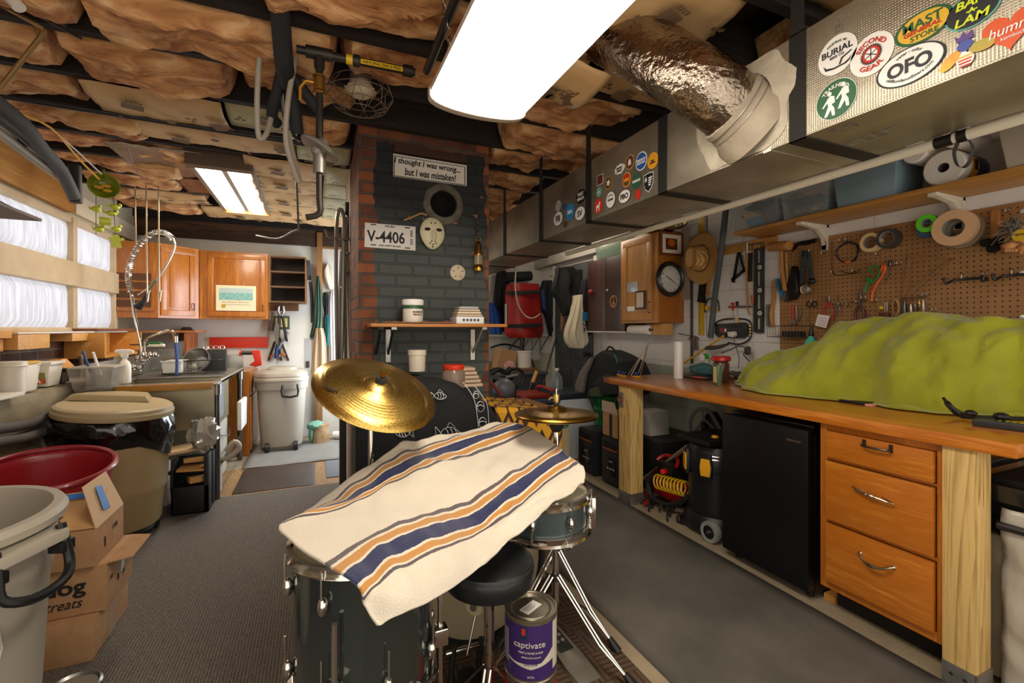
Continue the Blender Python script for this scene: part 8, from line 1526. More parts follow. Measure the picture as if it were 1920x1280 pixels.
for i in range(5): tag(MB().bx(.76+.004*i, .92-.012*i, 2.56,2.70,.955+.024*i, .975+.024*i).o('folded_towel', M('#d2bfa4', .9, c2='#c2a288', ns=8), bv=.008), ['bottom folded towel behind the red lid jar', 'second folded towel behind the red lid jar', 'third folded towel behind the red lid jar', 'fourth folded towel behind the red lid jar', 'top folded towel behind the red lid jar'][i], 'towel', 'folded towels by the chimney')
# ================================================================ drum kit
shell = M('#39413e', .12,.3, clear=1, c2='#262c2a', ns=3); head = M('#cbbf9e', .5)
def lug(r_, z, a, h=.05): 
    k = MB(Matrix.Rotation(a, 4, 'Z') @ Matrix.Translation((r_, 0, z))); k.sph((.012,0,0),(.014,.013, h/2),12); k.cyl((.018,0,0),(.018,0,.09),.003, seg=6); return k
# bass drum lying on its side, facing the stool
t = thing('bass_drum', 'bass drum standing on its side under the striped towel', 'drum', (.64,1.96,0)); ax = Vector((-.10,1,0)).normalized(); m = frame((0,-.20,.30), ax.cross(Vector((0,0,1))),(0,0,1)); 
if (m.to_3x3() @ Vector((0,0,1))).y < 0: m = m @ Matrix.Rotation(PI, 4, 'Y')
MB().lathe([(.275,.02),(.275,.36)], m, 56, False).o('shell', shell, t); MB().lathe([(0,.01),(.27,.01)], m, 56, False).o('batter_head', M('#9c8c6e', .5), t)
for z in (0,.36): MB().lathe([(.268, z),(.295, z),(.295, z+.035),(.268, z+.035)], m, 56, False).o('hoop', M('#1c2120', .3, clear=.5), t)
for i in range(8): a = i*PI/4+.3; MB(m @ Matrix.Rotation(a, 4, 'Z') @ Matrix.Translation((.29,0,.01))).bx(0,.012,-.012,.012,-.02,.07).o('claw', CHROME, t, bv=.003)
for s_ in (-1,1): MB().cyl((s_*.24,.1,.17),(s_*.36,.05,.0),.009).o('spur', CHROME, t)
t = thing('rack_tom', 'tom drum whose chrome rim peeks out behind the striped towel', 'drum', (.50,2.02,.595)); MB().lathe([(.15,0),(.15,.14)], None, 40, False).o('shell', shell, t); MB().lathe([(.152,.13),(.163,.13),(.163,.155),(.152,.155)], None, 40, False).o('rim', CHROME, t); MB().lathe([(.152,.146),(0,.146)], None, 40).o('drum_head', head, t); MB().cyl((0,.03,-.04),(0,.03,.04),.014).o('mount', CHROME, t)
# floor tom
t = thing('floor_tom', 'glossy dark green floor tom half covered by the striped towel', 'drum', (.13,1.35,.0)); zt = .705; zb = .345; R = .187
MB().lathe([(R, zb),(R, zt)], None, 64, False).o('shell', shell, t)
for z0 in (zb-.03, zt-.01): MB().lathe([(R+.002, z0),(R+.014, z0),(R+.010, z0+.008),(R+.010, z0+.022),(R+.013, z0+.03),(R+.002, z0+.03)], None, 64, False).o('rim', CHROME, t)
MB().lathe([(R, zt+.008),(0, zt+.01)], None, 48).o('drum_head', head, t)
for i in range(8):
    a = i*PI/4+.18
    for z in (zt-.075, zb+.07): lug(R, z, a).o('lug', CHROME, t)
for a in (-2.0,-.35,2.2):
    c, s_ = math.cos(a), math.sin(a); MB().tube([(R*c*1.13, R*s_*1.13,.60),(R*c*1.13, R*s_*1.13,.12),(R*c*1.3, R*s_*1.3,.03)], .0075,8).o('leg', CHROME, t); MB().bx(R*c*1.13-.02, R*c*1.13+.02, R*s_*1.13-.02, R*s_*1.13+.02,.40,.45).o('leg_bracket', CHROME, t, bv=.006); MB().cyl((R*c*1.32, R*s_*1.32,.019),(R*c*1.28, R*s_*1.28,.045),.014).o('rubber_foot', BLK, t)
MB().sph(Vector((R*math.cos(-.95), R*math.sin(-.95),.33))*1.0,(.03,.03,.045),14).o('leg_knob', CHROME, t)
def tripod(t, z, r_, a0, foot=True, zf=.018, h2=None):
    for i in range(3):
        a = a0+i*2*PI/3; c, s_ = math.cos(a), math.sin(a); p0 = Vector((.015*c, .015*s_, z)); p1 = Vector((r_*.62*c, r_*.62*s_, z*.36)); p2 = Vector((r_*c, r_*s_, zf+.02)); sd = Vector((-s_, c, 0))*.009
        lg = MB().tube([p0+sd, p1+sd, p2], .005,6).o('leg', CHROME, t); MB().tube([p0-sd, p1-sd, p2], .005,6).o('leg_bar', CHROME, lg); MB().cyl(Vector((.01*c, .01*s_, z*.45)), p1,.004, seg=6).o('brace', DSTEEL, lg)
        MB().cyl(p2+Vector((-.02*c, -.02*s_, .02)), Vector((r_*1.06*c, r_*1.06*s_, zf)),.012,.018,12).o('rubber_foot', BLK, lg)
# snare on its stand
sc = P(1018,960, t=1.80); t = thing('snare_drum', 'grey snare drum on a chrome stand at the right end of the towel', 'drum', (sc.x, sc.y, .53)); Rs = .172
MB().lathe([(Rs, 0),(Rs, .14)], None, 56, False).o('shell', M('#3e4a4a', .25, clear=.8), t)
for z0 in (-.012,.115): MB().lathe([(Rs+.002, z0),(Rs+.018, z0),(Rs+.012, z0+.008),(Rs+.012, z0+.024),(Rs+.016, z0+.03),(Rs+.002, z0+.03)], None, 56, False).o('rim', CHROME, t)
MB().lathe([(Rs, .132),(0,.134)], None, 40).o('drum_head', head, t); MB().lathe([(Rs, .0),(0,.0)], None, 40).o('snare_head', head, t)
for i in range(8): k = lug(Rs, .065, i*PI/4+.1,.05); k.cyl((.018,0,-.06),(.018,0,0),.003, seg=6); k.o('lug', CHROME, t)
MB(Matrix.Rotation(-.6,4, 'Z')).bx(Rs+.005, Rs+.035,-.015,.015,.0,.12).o('strainer', CHROME, t, bv=.006)
hx = P(1040,1000, t=1.78); t = thing('snare_stand', 'chrome tripod snare stand with long rubber tipped legs', 'stand', (hx.x, hx.y, .018)); MB().cyl((0,0,.06),(0,0,.49),.011).o('tube', CHROME, t); MB().cyl((0,0,.30),(0,0,.33),.018).o('collar', DSTEEL, t); tripod(t, .32,.30,-.95, zf=0)
for i in range(3): a = i*2.09+.4; MB().tube([(0,0,.47),(.12*math.cos(a),.12*math.sin(a),.475),(.16*math.cos(a),.16*math.sin(a),.505)], .007,6).o('basket_arm', CHROME, t)
brz = M('#b08a3c', .26,1, c2='#8f6a26', ns=40, stretch=(1,1,1), bump=.15, bs=120)
brassm, nt, b = _new('cymbal bronze'); L = nt.links.new
tc = nt.nodes.new('ShaderNodeTexCoord'); wv = nt.nodes.new('ShaderNodeTexWave'); wv.wave_type = 'RINGS'; wv.rings_direction = 'Z'; wv.inputs['Scale'].default_value = 28; wv.inputs['Distortion'].default_value = .6; L(tc.outputs['Object'], wv.inputs[0])
b.inputs['Base Color'].default_value = lin('#d2a640'); b.inputs['Metallic'].default_value = 1; b.inputs['Roughness'].default_value = .3
vo = nt.nodes.new('ShaderNodeTexNoise'); vo.inputs['Scale'].default_value = 220; L(tc.outputs['Object'], vo.inputs[0]); r = nt.nodes.new('ShaderNodeValToRGB'); r.color_ramp.elements[0].position = .38; r.color_ramp.elements[0].color = lin('#b8923a'); r.color_ramp.elements[1].position = .6; r.color_ramp.elements[1].color = lin('#e2c072'); L(vo.outputs[0], r.inputs[0]); L(r.outputs[0], b.inputs['Base Color'])
ad = nt.nodes.new('ShaderNodeMath'); ad.inputs[1].default_value = 0; L(wv.outputs[1], ad.inputs[0]); L(vo.outputs[0], ad.inputs[1]); bp = nt.nodes.new('ShaderNodeBump'); bp.inputs['Strength'].default_value = .25; bp.inputs['Distance'].default_value = .001; L(ad.outputs[0], bp.inputs['Height']); L(bp.outputs[0], b.inputs['Normal'])
def cym(R, bell, hb, rise): return [(R, 0),(R*.75, rise*.42),(R*.5, rise*.75),(bell*1.05, rise),(bell*.9, rise+hb*.35),(bell*.55, rise+hb*.85),(bell*.2, rise+hb),(.006, rise+hb)]
# ride cymbal
cc = P(706,735, t=1.66); view = (Vector((0,0, CAMH))-cc).normalized(); rt_ = view.cross(Vector((0,0,1))).normalized()*-1; upv = view.cross(rt_*-1).normalized()*-1
if upv.z < 0: upv = -upv
if rt_.dot(Vector((CY, -SY_, 0))) < 0: rt_ = -rt_
ta = math.radians(20); pd = upv*math.cos(ta)+rt_*math.sin(ta); ca = .535; nrm = view*ca+pd*math.sqrt(1-ca*ca)
m = nrm.to_track_quat('Z', 'Y').to_matrix().to_4x4()
t = thing('ride_cymbal', 'big tilted golden cymbal in the middle of the room', 'cymbal', cc); MB().lathe(cym(.225,.062,.022,.026), m, 96, False).o('cymbal_disc', brassm, t, solid=.0012)
MB().cyl(m @ Vector((0,0,.045)), m @ Vector((0,0,.065)),.02).o('felt', M('#2a2624', .9), t); MB().cyl(m @ Vector((0,0,.065)), m @ Vector((0,0,.085)),.006).o('bolt', BRASS, t); MB().bx(-.004,.004,-.014,.014,.0,.02) if 0 else None
kk = MB(m); kk.prism([(-.015,0),(.015,0),(.02,.018),(.008,.014),(0,.008),(-.008,.014),(-.02,.018)], .006, Matrix.Translation((0,-.003,.08)) @ Matrix.Rotation(PI/2,4, 'X')); kk.o('wing_nut', BRASS, t)
q = nrm; dv = (Vector((0,0,-1))-q*(-q.z)).normalized(); lp = P(637,763, t=1.60); lp2 = m.inverted() @ (lp-cc); rr_ = math.hypot(lp2.x, lp2.y); xr = (q.cross(dv)).normalized()*-1
xd = rt_-q*rt_.dot(q); xd.normalize(); mm = frame(Vector((0,0,0)), xd, q.cross(xd)); pp = m @ Vector((lp2.x/rr_*.17, lp2.y/rr_*.17,.0165)); mm.translation = cc+pp; txt('Pearl', mm @ Matrix.Rotation(-.35,4, 'Z'), INK, t, w=.05, bold=.0008)
sx_, sy2 = cc.x-.02, cc.y+.01; t = thing('cymbal_stand', 'straight chrome stand carrying the big golden cymbal', 'stand', (sx_, sy2,.009)); MB().cyl((0,0,.06),(0,0,.74),.0125).o('lower_tube', CHROME, t); MB().cyl((0,0,.74),(0,0, cc.z-.05),.009).o('upper_tube', CHROME, t); MB().cyl((0,0,.72),(0,0,.79),.018).o('clamp', CHROME, t); MB().sph((.03,0,.76),(.03,.01,.014),10).o('wing_screw', CHROME, t); MB().cyl((0,0, cc.z-.07),(.01,-.005, cc.z-.012),.012).o('tilter', CHROME, t); tripod(t, .34,.30,.35, zf=0)
# hi-hat
hc = P(1043,776, t=1.96); t = thing('hi_hat', 'pair of golden hi-hat cymbals on a chrome pedal stand', 'cymbal', (hc.x, hc.y, .018)); z = hc.z-.018
mh = Matrix.Translation((0,0, z)); MB().lathe(cym(.18,.05,.018,.020), mh, 72, False).o('top_cymbal', brz, t, solid=.001); MB().lathe(cym(.18,.05,.018,.016), Matrix.Translation((0,0, z-.006)) @ Matrix.Rotation(PI, 4, 'X'),72, False).o('bottom_cymbal', brz, t, solid=.001)
MB().cyl((0,0,.1),(0,0, z-.05),.0125).o('lower_tube', CHROME, t); MB().cyl((0,0, z-.1),(0,0, z+.11),.004).o('rod', CHROME, t); MB().cyl((0,0, z+.035),(0,0, z+.05),.012).o('felt', BLKM, t); MB().lathe([(.0,.05),(.012,.05),(.014,.06),(.014,.085),(0,.09)], mh, 12).o('clutch', M('#c8b070', .25,.9), t); MB().tube([(-.01,0, z+.07),(-.03,-.005, z+.075),(-.038,0, z+.065)], .005,6).o('wing_screw', CHROME, t)
MB().lathe([(.03,-.035),(.034,-.045),(.03,-.055),(.018,-.075),(.0,-.08)], mh, 18).o('seat_cup', BLK, t); tripod(t, .33,.26,1.1, zf=0)
fpd = P(1066,1215, Z=.03); dy = (Vector((0,0,0))); k = MB(); a = math.atan2(hc.y-fpd.y, hc.x-fpd.x)
pm2 = Matrix.Translation((hc.x, hc.y, .018)).inverted() @ Matrix.Translation((fpd.x-.02, fpd.y, .03)) @ Matrix.Rotation(PI/2+.08,4, 'Z') @ Matrix.Rotation(-.12,4, 'Y')
MB(pm2).prism([(-.17,-.045),(-.08,-.05),(.1,-.04),(.17,-.03),(.19,0),(.17,.03),(.1,.04),(-.08,.05),(-.17,.045)], .012).o('pedal', M('#a09c90', .35,.7), t, bv=.003)
MB(pm2).prism([(-.02,-.032),(.1,-.03),(.165,-.02),(.165,.02),(.1,.03),(-.02,.032)], .002, Matrix.Translation((0,0,.012))).o('pedal_pad', M('#2a2926', .5), t)
for x in (.03,.06,.09):
    for y in (-.012,.012): MB(pm2).cyl((x, y, .014),(x, y, .017),.008).o('pedal_stud', M('#a09c90', .35,.7), t)
txt('Pearl', Matrix.Translation((hc.x, hc.y, .018)) @ pm2 @ Matrix.Translation((.135,0,.0142)) @ Matrix.Rotation(-PI/2,4, 'Z'), M('#c0bcae', .4), t, w=.04)
# throne, bass pedal
tc_ = P(917,1045, t=1.46); t = thing('drum_stool', 'round black padded drum stool partly under the towel', 'stool', (tc_.x, tc_.y, .018)); zs = tc_.z-.018
MB().lathe([(0,-.075),(.135,-.075),(.142,-.065),(.145,-.02),(.138,-.004),(.12,.002),(0,.006)], Matrix.Translation((0,0, zs)),56).o('seat', M('#1a1d1e', .35, bump=.1, bs=60), t); MB().ring(.141,.003, Matrix.Translation((0,0, zs-.012)),56,6).o('piping', M('#26282a', .4), t)
MB().cyl((0,0,.06),(0,0, zs-.075),.0165).o('post', CHROME, t)
for q in range(5): MB().sph((-.012,-.013,.16+.045*q),.005,8).o('hole', BLK, t)
tripod(t, .2,.20,-2.2, zf=0)
bpx = P(893,1130, t=1.60); t = thing('bass_pedal', 'bass drum pedal with a round felt beater beside the stool post', 'pedal', (bpx.x, bpx.y, .018)); zb2 = bpx.z-.018
MB().cyl((-.015,-.02, zb2),(.02,.02, zb2),.032,.032,24).o('felt_beater', M('#c8b98e', .8), t, bv=.006); MB().cyl((-.02,-.025, zb2),(-.018,-.022, zb2),.012).o('beater_bolt', STEEL, t); MB().cyl((0,0, zb2-.03),(-.04,-.02,.16),.004).o('shaft', CHROME, t)
for x in (-.09,.01): MB().tube([(x, 0,0),(x, .0,.12),(x+.01,0,.19)], .011,8).o('frame', BLK, t)
MB().cyl((-.11,0,.17),(.03,0,.17),.008).o('axle', CHROME, t); MB(Matrix.Translation((-.04,-.11,.05)) @ Matrix.Rotation(PI/2,4, 'Z') @ Matrix.Rotation(-.35,4, 'Y')).prism([(-.13,-.04),(.02,-.045),(.12,-.03),(.13,0),(.12,.03),(.02,.045),(-.13,.04)], .008).o('footboard', M('#17181a', .4), t, bv=.002)
txt('Pearl', frame((bpx.x-.04, bpx.y-.14,.080),(1,0,0),(0,.94,.34)), M('#b9b6ac', .4), t, w=.05)
# paint cans
def pcan(z, lab, body, full):
    c = P(995,1160, t=1.45); t = thing('paint_can', lab, 'can', (c.x, c.y, z)); MB().lathe([(0,.004),(.08,.004),(.083,0),(.083,.006),(.0815,.008),(.0815,.186),(.083,.188),(.083,.194),(.078,.194),(.076,.188),(.066,.188),(.064,.192),(.058,.186),(0,.186)], None, 48, False).o('can_body', M('#a9a08e', .28,.9), t); MB().lathe([(.0822,.014),(.0822,.178)], None, 48, False).o('label', body, t); return t
pcan(.03, 'red labelled paint can under the purple one', M('#a82a18', .35),0)
t = pcan(.226, 'purple and white labelled paint can with a price sticker on its lid', M('#3a2460', .35),1); c = t.location
vdir = math.atan2(-c.y, -c.x)
def lab(a0, a1, z0, z1, mat, name, r_=.0826, wav=None):
    def f(u, v): a = vdir+a0+(a1-a0)*u; zz0, zz1 = (z0, z1) if not wav else wav(u); return (r_*math.cos(a), r_*math.sin(a), zz0+(zz1-zz0)*v)
    return MB().grid(f, 24,2).o(name, mat, t)
pw = M('#cdc4b4', .4); lab(-1.6,1.6,0,0, pw, 'label_swoosh', wav=lambda u: (.048+.045*abs(u-.5)*1.2,.064+.10*max(0, u-.62)*2+.06*max(0,.3-u))); lab(.95,1.7,.03,.175, pw, 'label_side'); lab(-1.7,-.95,.05,.15, M('#8a8298', .4), 'label_text_panel')
lab(-.42,-.12,.135,.175, M('#1c2a4a', .4), 'maker_badge', .0829); lab(-.34,-.20,.15,.17, M('#b82a22', .4), 'badge_emblem', .0832)
def ctext(s, a, z, w, h=None, mat=pw, bold=0):
    o = txt(s, Matrix(), mat, t, w=w, h=h, wo=0, bold=bold); 
    for v in o.data.vertices: aa = vdir+a+v.co.x/.0832; rr = .0832+v.co.z; v.co = (rr*math.cos(aa), rr*math.sin(aa), z+v.co.y)
ctext('captivate', -.05,.118,.10,.022); ctext('PAINT & PRIMER IN ONE', .0,.098,.075,.006); ctext('LIFETIME LIMITED WARRANTY', .02,.084,.06,.004); ctext('SATIN', .0,.026,.02); ctext('ULTRA WHITE', .0,.062,.04,.005, M('#6a6270', .5))
MB().prism([(-.035,-.018),(.035,-.018),(.035,.018),(-.035,.018)], .0008, FT((.0,-.0,.1865),.45)).o('price_sticker', M('#ddd8d0', .5), t); k = MB()
for q in range(4): MB().prism([(-.028,.009-.006*q),(.02-.01*(q % 2),.009-.006*q),(.02-.01*(q % 2),.0105-.006*q),(-.028,.0105-.006*q)], .0003, FT((0,0,.1874),.45)).o('printed_line', INK, t)
# ================================================================ striped towel
twm, nt, b = _new('striped towel'); L = nt.links.new
at_ = nt.nodes.new('ShaderNodeAttribute'); at_.attribute_name = 'band'; r = nt.nodes.new('ShaderNodeValToRGB'); r.color_ramp.interpolation = 'CONSTANT'; e = r.color_ramp.elements
BASE, GR, GO, BL = lin('#d4c9b6'), lin('#564a4c'), lin('#b9823e'), lin('#151d4a')
st_ = [(0, BASE)]
for c in (.2,.68): st_ += [(c-.108, GR),(c-.088, BASE),(c-.075, GO),(c-.044, BASE),(c-.034, BL),(c+.034, BASE),(c+.044, GO),(c+.075, BASE),(c+.088, GR),(c+.108, BASE)]
e[0].position = 0; e[0].color = BASE; e[1].position = st_[1][0]; e[1].color = st_[1][1]
for p_, c_ in st_[2:]: x = e.new(p_); x.color = c_
nn = nt.nodes.new('ShaderNodeTexNoise'); nn.inputs['Scale'].default_value = 120; tc = nt.nodes.new('ShaderNodeTexCoord'); L(tc.outputs['Object'], nn.inputs[0])
ma = nt.nodes.new('ShaderNodeMath'); ma.operation = 'MULTIPLY_ADD'; ma.inputs[1].default_value = .006; L(nn.outputs[0], ma.inputs[0]); L(at_.outputs['Fac'], ma.inputs[2]); L(ma.outputs[0], r.inputs[0]); L(r.outputs[0], b.inputs['Base Color']); b.inputs['Roughness'].default_value = .95; _in(b, 'Sheen Weight', .3)
n2 = nt.nodes.new('ShaderNodeTexNoise'); n2.inputs['Scale'].default_value = 260; L(tc.outputs['Object'], n2.inputs[0]); bp = nt.nodes.new('ShaderNodeBump'); bp.inputs['Strength'].default_value = .6; bp.inputs['Distance'].default_value = .004; L(n2.outputs[0], bp.inputs['Height']); L(bp.outputs[0], b.inputs['Normal'])
rows = [(0, [(545,990,1.46),(590,948,1.53),(665,893,1.57),(745,840,1.70),(800,822,1.93),(870,812,2.04),(925,794,2.16)]),
 (.2, [(553,972,1.31),(635,944,1.42),(700,912,1.50),(765,871,1.64),(817,852,1.83),(892,830,1.96),(980,799,2.10)]),
 (.35, [(525,1002,1.215),(645,965,1.34),(722,928,1.47),(800,893,1.62),(868,872,1.75),(938,850,1.88),(1010,812,2.04)]),
 (.68, [(656,1090,.985),(722,1037,1.11),(800,1000,1.22),(868,984,1.38),(930,950,1.50),(1000,890,1.65),(1060,851,1.83)]),
 (.85, [(682,1135,.965),(755,1090,1.02),(838,1048,1.17),(910,1010,1.37),(968,965,1.50),(1030,915,1.64),(1094,882,1.78)]),
 (1, [(705,1172,.95),(782,1136,1.01),(870,1086,1.18),(940,1032,1.36),(1000,976,1.50),(1052,938,1.62),(1094,906,1.72)])]
W3 = [[P(*p[:2], t=p[2]) for p in pts] for _, pts in rows]; vs_ = [v for v, _ in rows]
cols = [spline(r_, 12) for r_ in W3]; nu = len(cols[0])-1; bm = bmesh.new(); lay = bm.verts.layers.float.new('band'); G = []
for i in range(nu+1):
    cp = spline([c[i] for c in cols], 14); vv = []
    for a, b_ in zip(vs_, vs_[1:]): vv += [a+(b_-a)*j/14 for j in range(14)]
    vv.append(1.0); col = []
    for p_, v_ in zip(cp, vv):
        u_ = i/nu; q = p_+Vector((0,0,.010*nz((u_*7, v_*4,0))+.008*nz((u_*16, v_*9,2))+.016*max(0, fb((u_*5+v_*3, v_*6-u_*2,7),1))*min(1, max(0, u_*4-1)))); vt = bm.verts.new(q); vt[lay] = v_; col.append(vt)
    G.append(col)
for A, B in zip(G, G[1:]):
    for j in range(len(A)-1): bm.faces.new([A[j], B[j], B[j+1], A[j+1]])
k = MB(); k.bm = bm; tag(k.o('striped_towel', twm, solid=.006, off=1), 'cream towel with blue, gold and grey stripes draped over the drum kit', 'towel')
# ================================================================ back right corner
def yp(pts, Y, th, t, name, mat, bv=.01, label=None, z=None):
    "outline standing upright at distance Y with its real thickness"
    return MB().prism([(p.x, p.z) for p in [P(x, y, Y=Y) for x, y in pts]], th, FC((0, Y, 0))).o(name, mat, t, wo=1, bv=bv, label=label)
def drape(pts, Y, th, t, name, mat, n=9, amp=.02):
    "hanging fabric: left and right outline points from top to bottom, pleated between them"
    l = spline([P(a, y, Y=Y) for a, b_, y in pts], 5); r_ = spline([P(b_, y, Y=Y) for a, b_, y in pts], 5); N = len(l)-1
    def f(u, v):
        i = int(v*N+.5); a = 2*PI*u; c = (l[i]+r_[i])/2; h = (r_[i]-l[i])/2; k_ = 1+.0*v
        return c+h*math.cos(a)+Vector((0,-th*math.sin(a)*(.75+.25*math.sin(n*a+1+2*v))+amp*nz((u*9, v*3,1)),0))
    k = MB(); k.grid(f, 40, N, True); k.f([v for v in k.bm.verts if 0]) if 0 else None
    return k.o(name, mat, t, wo=1)
Yb = 5.6
t = thing('wire_bracket_shelf', 'white wall shelf on wire brackets under the red bag in the back corner', 'shelf', (1.9,5.75,1.2)); a, b_ = P(917,627, Y=Yb), P(1031,627, Y=Yb)
MB().bx(a.x, b_.x, Yb, 5.898,1.20,1.215).o('board', M('#cfcac4', .5), t, wo=1)
for x in (990,1008,1024): p = P(x, 627, Y=5.7); MB().tube([(p.x, 5.62,1.20),(p.x, 5.88,1.0),(p.x, 5.88,.92),(p.x, 5.89,1.20)], .006,6).o('wire_bracket', DSTEEL, t, wo=1)
t = thing('red_dry_bag', 'big red bag with black bands standing on the back corner shelf', 'bag', P(982,630, Y=5.5)); drape([(951,1009,532),(948,1012,545),(947,1014,580),(946,1017,605),(946,1018,622),(955,1012,633)], 5.45,.12, t, 'bag_body', M('#a8201c', .45, c2='#8c1a18', ns=5, bump=.4, bs=8),3,.01)
for y in (549,611): yp([(949, y-3),(1014, y-5),(1014, y+2),(949, y+4)], 5.33,.02, t, 'black_band', BLKM, .004)
t = thing('black_jacket', 'black coat hanging left of the red bag', 'coat', P(935,600, Y=5.7)); drape([(932,948,508),(929,955,530),(926,955,570),(930,950,622)], 5.72,.08, t, 'coat_body', BLKM)
tag(MB().cyl(P(948,520, Y=5.6), P(996,517, Y=5.6),.07,.065,18).o('black_roll', M('#161616', .8), bv=.02), 'black rolled mat lying above the red bag', 'roll')
t = thing('blue_bag', 'bright blue bag at the left end of the back corner shelf', 'bag', P(928,626, Y=5.6)); drape([(917,925,568),(917,936,590),(917,942,626)], 5.66,.06, t, 'bag_body', M('#1c4a9a', .7))
tag(MB().tube([P(x, y, Y=5.28) for x, y in ((967,508),(966,540),(972,572),(985,592),(1000,596),(1013,588))], .009,8, sm=4).o('white_rope', M('#b9ae9a', .7)), 'pale rope looping in front of the red bag', 'rope')
tag(MB().cyl(P(949,570, Y=5.3), P(949,608, Y=5.3),.02).o('steel_tube', STEEL), 'short steel tube hanging before the red bag', 'tube')
t = thing('blue_backpack', 'dark blue backpack hanging right of the red bag', 'backpack', P(1028,600, Y=5.5)); drape([(1018,1036,526),(1012,1042,545),(1013,1045,575),(1022,1040,595),(1032,1038,630)], 5.5,.09, t, 'pack_body', M('#171b26', .8, bump=.4, bs=20)); yp([(1013,545),(1020,540),(1023,585),(1016,578)], 5.42,.02, t, 'blue_panel', M('#1f3a6a', .7))
t = thing('black_coats', 'cluster of black jackets hanging before the grey door', 'coat', P(1062,590, Y=4.42)); drape([(1043,1075,502),(1040,1088,520),(1034,1092,545),(1044,1086,565),(1056,1072,592)], 4.58,.10, t, 'jacket', M('#121314', .8, bump=.5, bs=8),7,.03); yp([(1077,506),(1088,506),(1087,560),(1080,570)], 4.55,.06, t, 'jacket', BLKM)
k = MB(); 
for x in (1025,1037): k.tube([P(x, y, Y=5.8) for y in (493,505,520)], .008,6)
k.tube([P(1022,520, Y=5.8), P(1090,508, Y=4.68)], .01,6); tag(k.o('coat_hook_rail', M('#3a2620', .5)), 'dark coat hook rail above the hanging jackets', 'hook')
t = thing('white_drawstring_bag', 'cream drawstring bag bulging at the bottom, hanging on the grey door', 'bag', P(1078,652, Y=4.42)); drape([(1081,1084,553),(1076,1087,570),(1068,1093,595),(1059,1099,622),(1060,1101,640),(1070,1090,652)], 4.40,.11, t, 'bag_body', M('#cfc4ac', .85, bump=.3, bs=9),9,.01)
t = thing('blue_hip_pack', 'bright blue and black pack hanging beside the cherry cabinet', 'bag', P(1094,630, Y=4.45)); drape([(1092,1101,525),(1085,1103,560),(1084,1104,600),(1086,1108,628)], 4.42,.07, t, 'pack_body', M('#1c1e22', .8)); yp([(1085,585),(1101,585),(1101,602),(1084,602)], 4.36,.03, t, 'blue_panel', M('#1f86b8', .6)); yp([(1084,604),(1096,604),(1096,622),(1086,622)], 4.36,.03, t, 'patterned_panel', M('#141414', .6, c2='#c9c9c9', ns=60, contrast=.03))
t = thing('red_lanyard', 'red tag hanging between the jackets and the cream bag', 'tag', P(1054,620, Y=4.7)); yp([(1051,585),(1057,586),(1058,619),(1051,619)], 4.7,.02, t, 'tag_body', M('#9a2a22', .6, c2='#c9a08a', ns=40))
tag(MB().cyl(P(1010,746, Y=4.6), P(1043,632, X=2.96),.011).o('silver_pole', STEEL), 'long silver pole leaning beside the grey door', 'pole')
gt = M('#3c4148', .5)
t = thing('grey_tote', 'large dark grey storage tote under the back corner shelf', 'tote', (1.75,5.0,0)); a, b_ = P(940,700, Y=4.8), P(1024,700, Y=4.8); MB().bx(a.x, b_.x, 4.8,5.35,0,.755).o('tote_body', gt, t, wo=1, bv=.03); MB().bx(a.x-.02, b_.x+.02,4.78,5.37,.755,.79).o('lid', M('#4a5058', .5), t, wo=1, bv=.01)
t = thing('white_bucket', 'white ribbed bucket on a wooden tray on the grey tote', 'bucket', P(982,693, Z=.90)); t.location = (2.33,5.02,.831); MB().lathe([(0,0),(.085,0),(.095,.18),(.1,.185),(.1,.2),(0,.2)], None, 26).o('bucket_body', M('#d8cfc4', .45), t)
tag(MB().bx(2.18,2.46,4.9,5.2,.791,.83).o('wooden_tray', wood('#7a5428', '#9a7040', 'x', .5), bv=.004), 'brown wooden tray between the bucket and the grey tote', 'tray')
t = thing('cardboard_box', 'brown carton leaning left of the white bucket', 'box', (2.07,5.1,.791)); MB(Matrix.Rotation(.2,4, 'Y')).bx(-.1,.12,-.1,.1,0.02,.26).o('carton_body', CARD, t)
t = thing('bamboo_handle_tool', 'black tool with a bamboo coloured handle leaning on the tote', 'tool', P(988,745, Y=4.4)); MB().cyl(P(998,718, Y=4.5), P(1006,697, Y=4.6),.022).o('handle', M('#c08a48', .5), t, wo=1); MB().cyl(P(985,745, Y=4.4), P(998,718, Y=4.5),.018).o('body', BLK, t, wo=1)
t = thing('stroller_wheel', 'black spoked wheel and frame heaped behind the zigzag blanket', 'wheel', P(965,712, Y=3.9)); c = P(966,708, Y=3.9); MB().ring(.085,.016, FC(c),28,8).o('tyre', BLK, t, wo=1); MB().lathe([(0,-.02),(.05,-.01),(.05,.01),(0,.02)], FC(c),18).o('hub', DGREY, t, wo=1); MB().tube([P(x, y, Y=3.85) for x, y in ((922,712),(940,715),(962,706))], .022,8, sm=3).o('black_arm', BLK, t, wo=1); MB().cyl(P(950,707, Y=3.8), P(970,703, Y=3.8),.015).o('silver_lever', STEEL, t, wo=1); MB().tube([P(x, y, Y=3.85) for x, y in ((920,700),(935,692),(948,698),(958,690))], .025,8, sm=3).o('black_frame', BLK, t, wo=1); MB().tube([(c.x, c.y, c.z-.07),(c.x-.1, c.y, .1),(c.x-.1, c.y, 0)], .02,8).o('frame_leg', BLK, t, wo=1)
t = thing('pink_cloth', 'crumpled pink cloth above the black wheel', 'cloth', P(955,690, Y=3.95)); MB().sph(P(956,686, Y=3.95),(.05,.04,.045),14, None, .5).o('cloth_body', M('#c9948c', .8), t, wo=1)
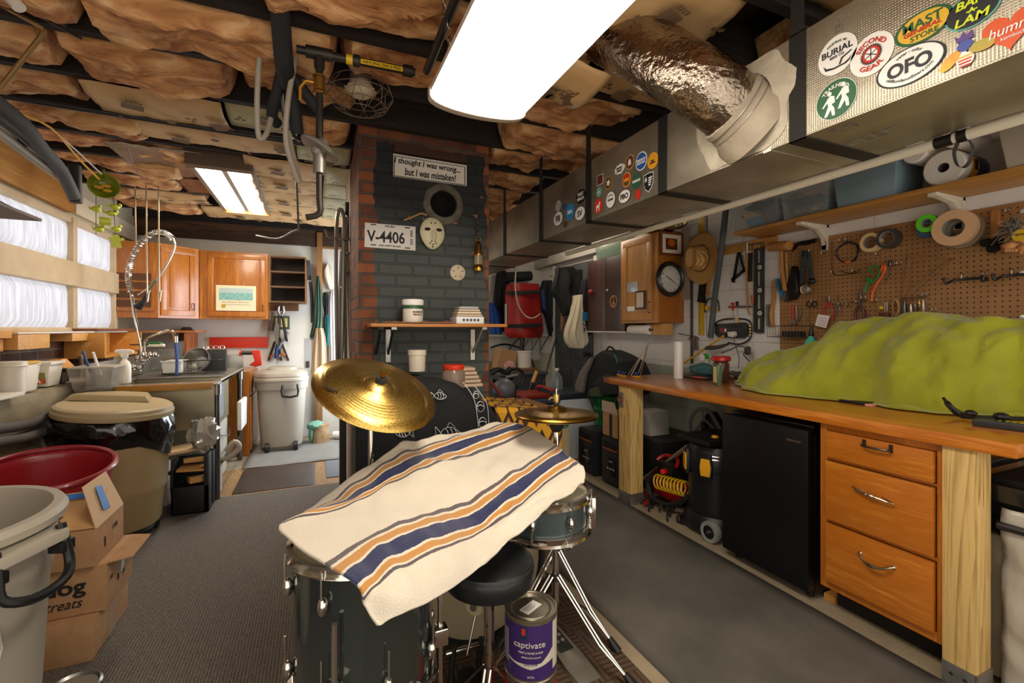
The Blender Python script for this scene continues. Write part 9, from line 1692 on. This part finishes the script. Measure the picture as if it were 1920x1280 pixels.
t = thing('grey_hood', 'pale grey plastic shell beside the folded towels', 'shell', P(940,738, Y=3.6)); MB().sph(P(945,728, Y=3.7),(.10,.08,.09),18).o('shell_body', M('#6a6a72', .4), t, wo=1); MB().tube([P(x, y, Y=3.5) for x, y in ((920,716),(930,728),(940,742))], .014,8, sm=3).o('red_white_tube', M('#9a3a34', .5), t, wo=1)
t = thing('navy_tote', 'navy blue tote with a red tray on top behind the hi-hat', 'tote', (1.7,4.0,0)); a, b_ = P(985,760, Y=3.9), P(1046,760, Y=3.9); MB().bx(a.x, b_.x, 3.9,4.4,0,.58).o('tote_body', M('#16244a', .45), t, wo=1, bv=.02); MB().bx(a.x-.02, b_.x+.02,3.88,4.42,.58,.62).o('lid', M('#3a4250', .4), t, wo=1, bv=.008)
tag(MB().bx(a.x+.02, b_.x-.06,3.95,4.3,.622,.66, top=1.05).o('red_tray', M('#8a2418', .4), bv=.01), 'flat dark red tray lying on the navy tote', 'tray')
for i, (x0, x1, y0, y1, lab) in enumerate(((1004,1038,808,838, 'pale cardboard box at the bottom behind the hi-hat stem'),(1008,1036,782,808, 'pale cardboard box on top behind the hi-hat stem'))):
    Y = 3.45; a, b_ = P(x0, y1, Y=Y), P(x1, y0, Y=Y); t = thing('cardboard_box', lab, 'box', ((a.x+b_.x)/2, Y+.1,0 if i == 0 else .34),0, 'pale cartons behind the hi-hat'); z0, z1 = ((.0,.335),(.337,.52))[i]
    MB().bx(a.x, b_.x, Y, Y+.25, z0, z1).o('carton_body', M('#b98a68', .8), t, wo=1, bv=.003); MB().bx((a.x+b_.x)/2-.015,(a.x+b_.x)/2+.015, Y-.001, Y, z0, z1).o('seam_tape', M('#a0724c', .6), t, wo=1)
t = thing('green_white_sack', 'green and white paper sack standing beside the white cooler', 'sack', (2.07,3.72,0)); MB().bx(-.09,.09,-.1,.1,.0,.40, top=.9).o('sack_body', M('#c8b58a', .7), t, bv=.03); MB().sph((-.0,-.05,.43),(.08,.08,.05),12, None, .4).o('green_top', M('#5a8a6a', .7), t)
tag(MB().tube([P(x, y, Y=5.8) for x, y in ((920,652),(945,645),(975,652),(992,665),(1003,690))], .012,8, sm=4).o('black_hose', BLK), 'thin black hose curving on the back wall below the shelf', 'hose')
t = thing('black_tripod', 'black folded tripod hanging below the red bag', 'tripod', P(978,650, Y=5.4)); MB().tube([P(x, y, Y=5.4) for x, y in ((981,622),(979,640),(977,662))], .03,8).o('body', BLK, t, wo=1); MB().tube([P(x, y, Y=5.4) for x, y in ((975,632),(962,645),(955,655))], .012,8).o('leg', BLK, t, wo=1)
tag(MB().bx(1.34,1.68,3.5,4.0,0,.68).o('black_tote', M('#1c1e20', .5), bv=.02), 'black tote behind the zigzag blanket carrying the wheel and grey shell', 'tote')
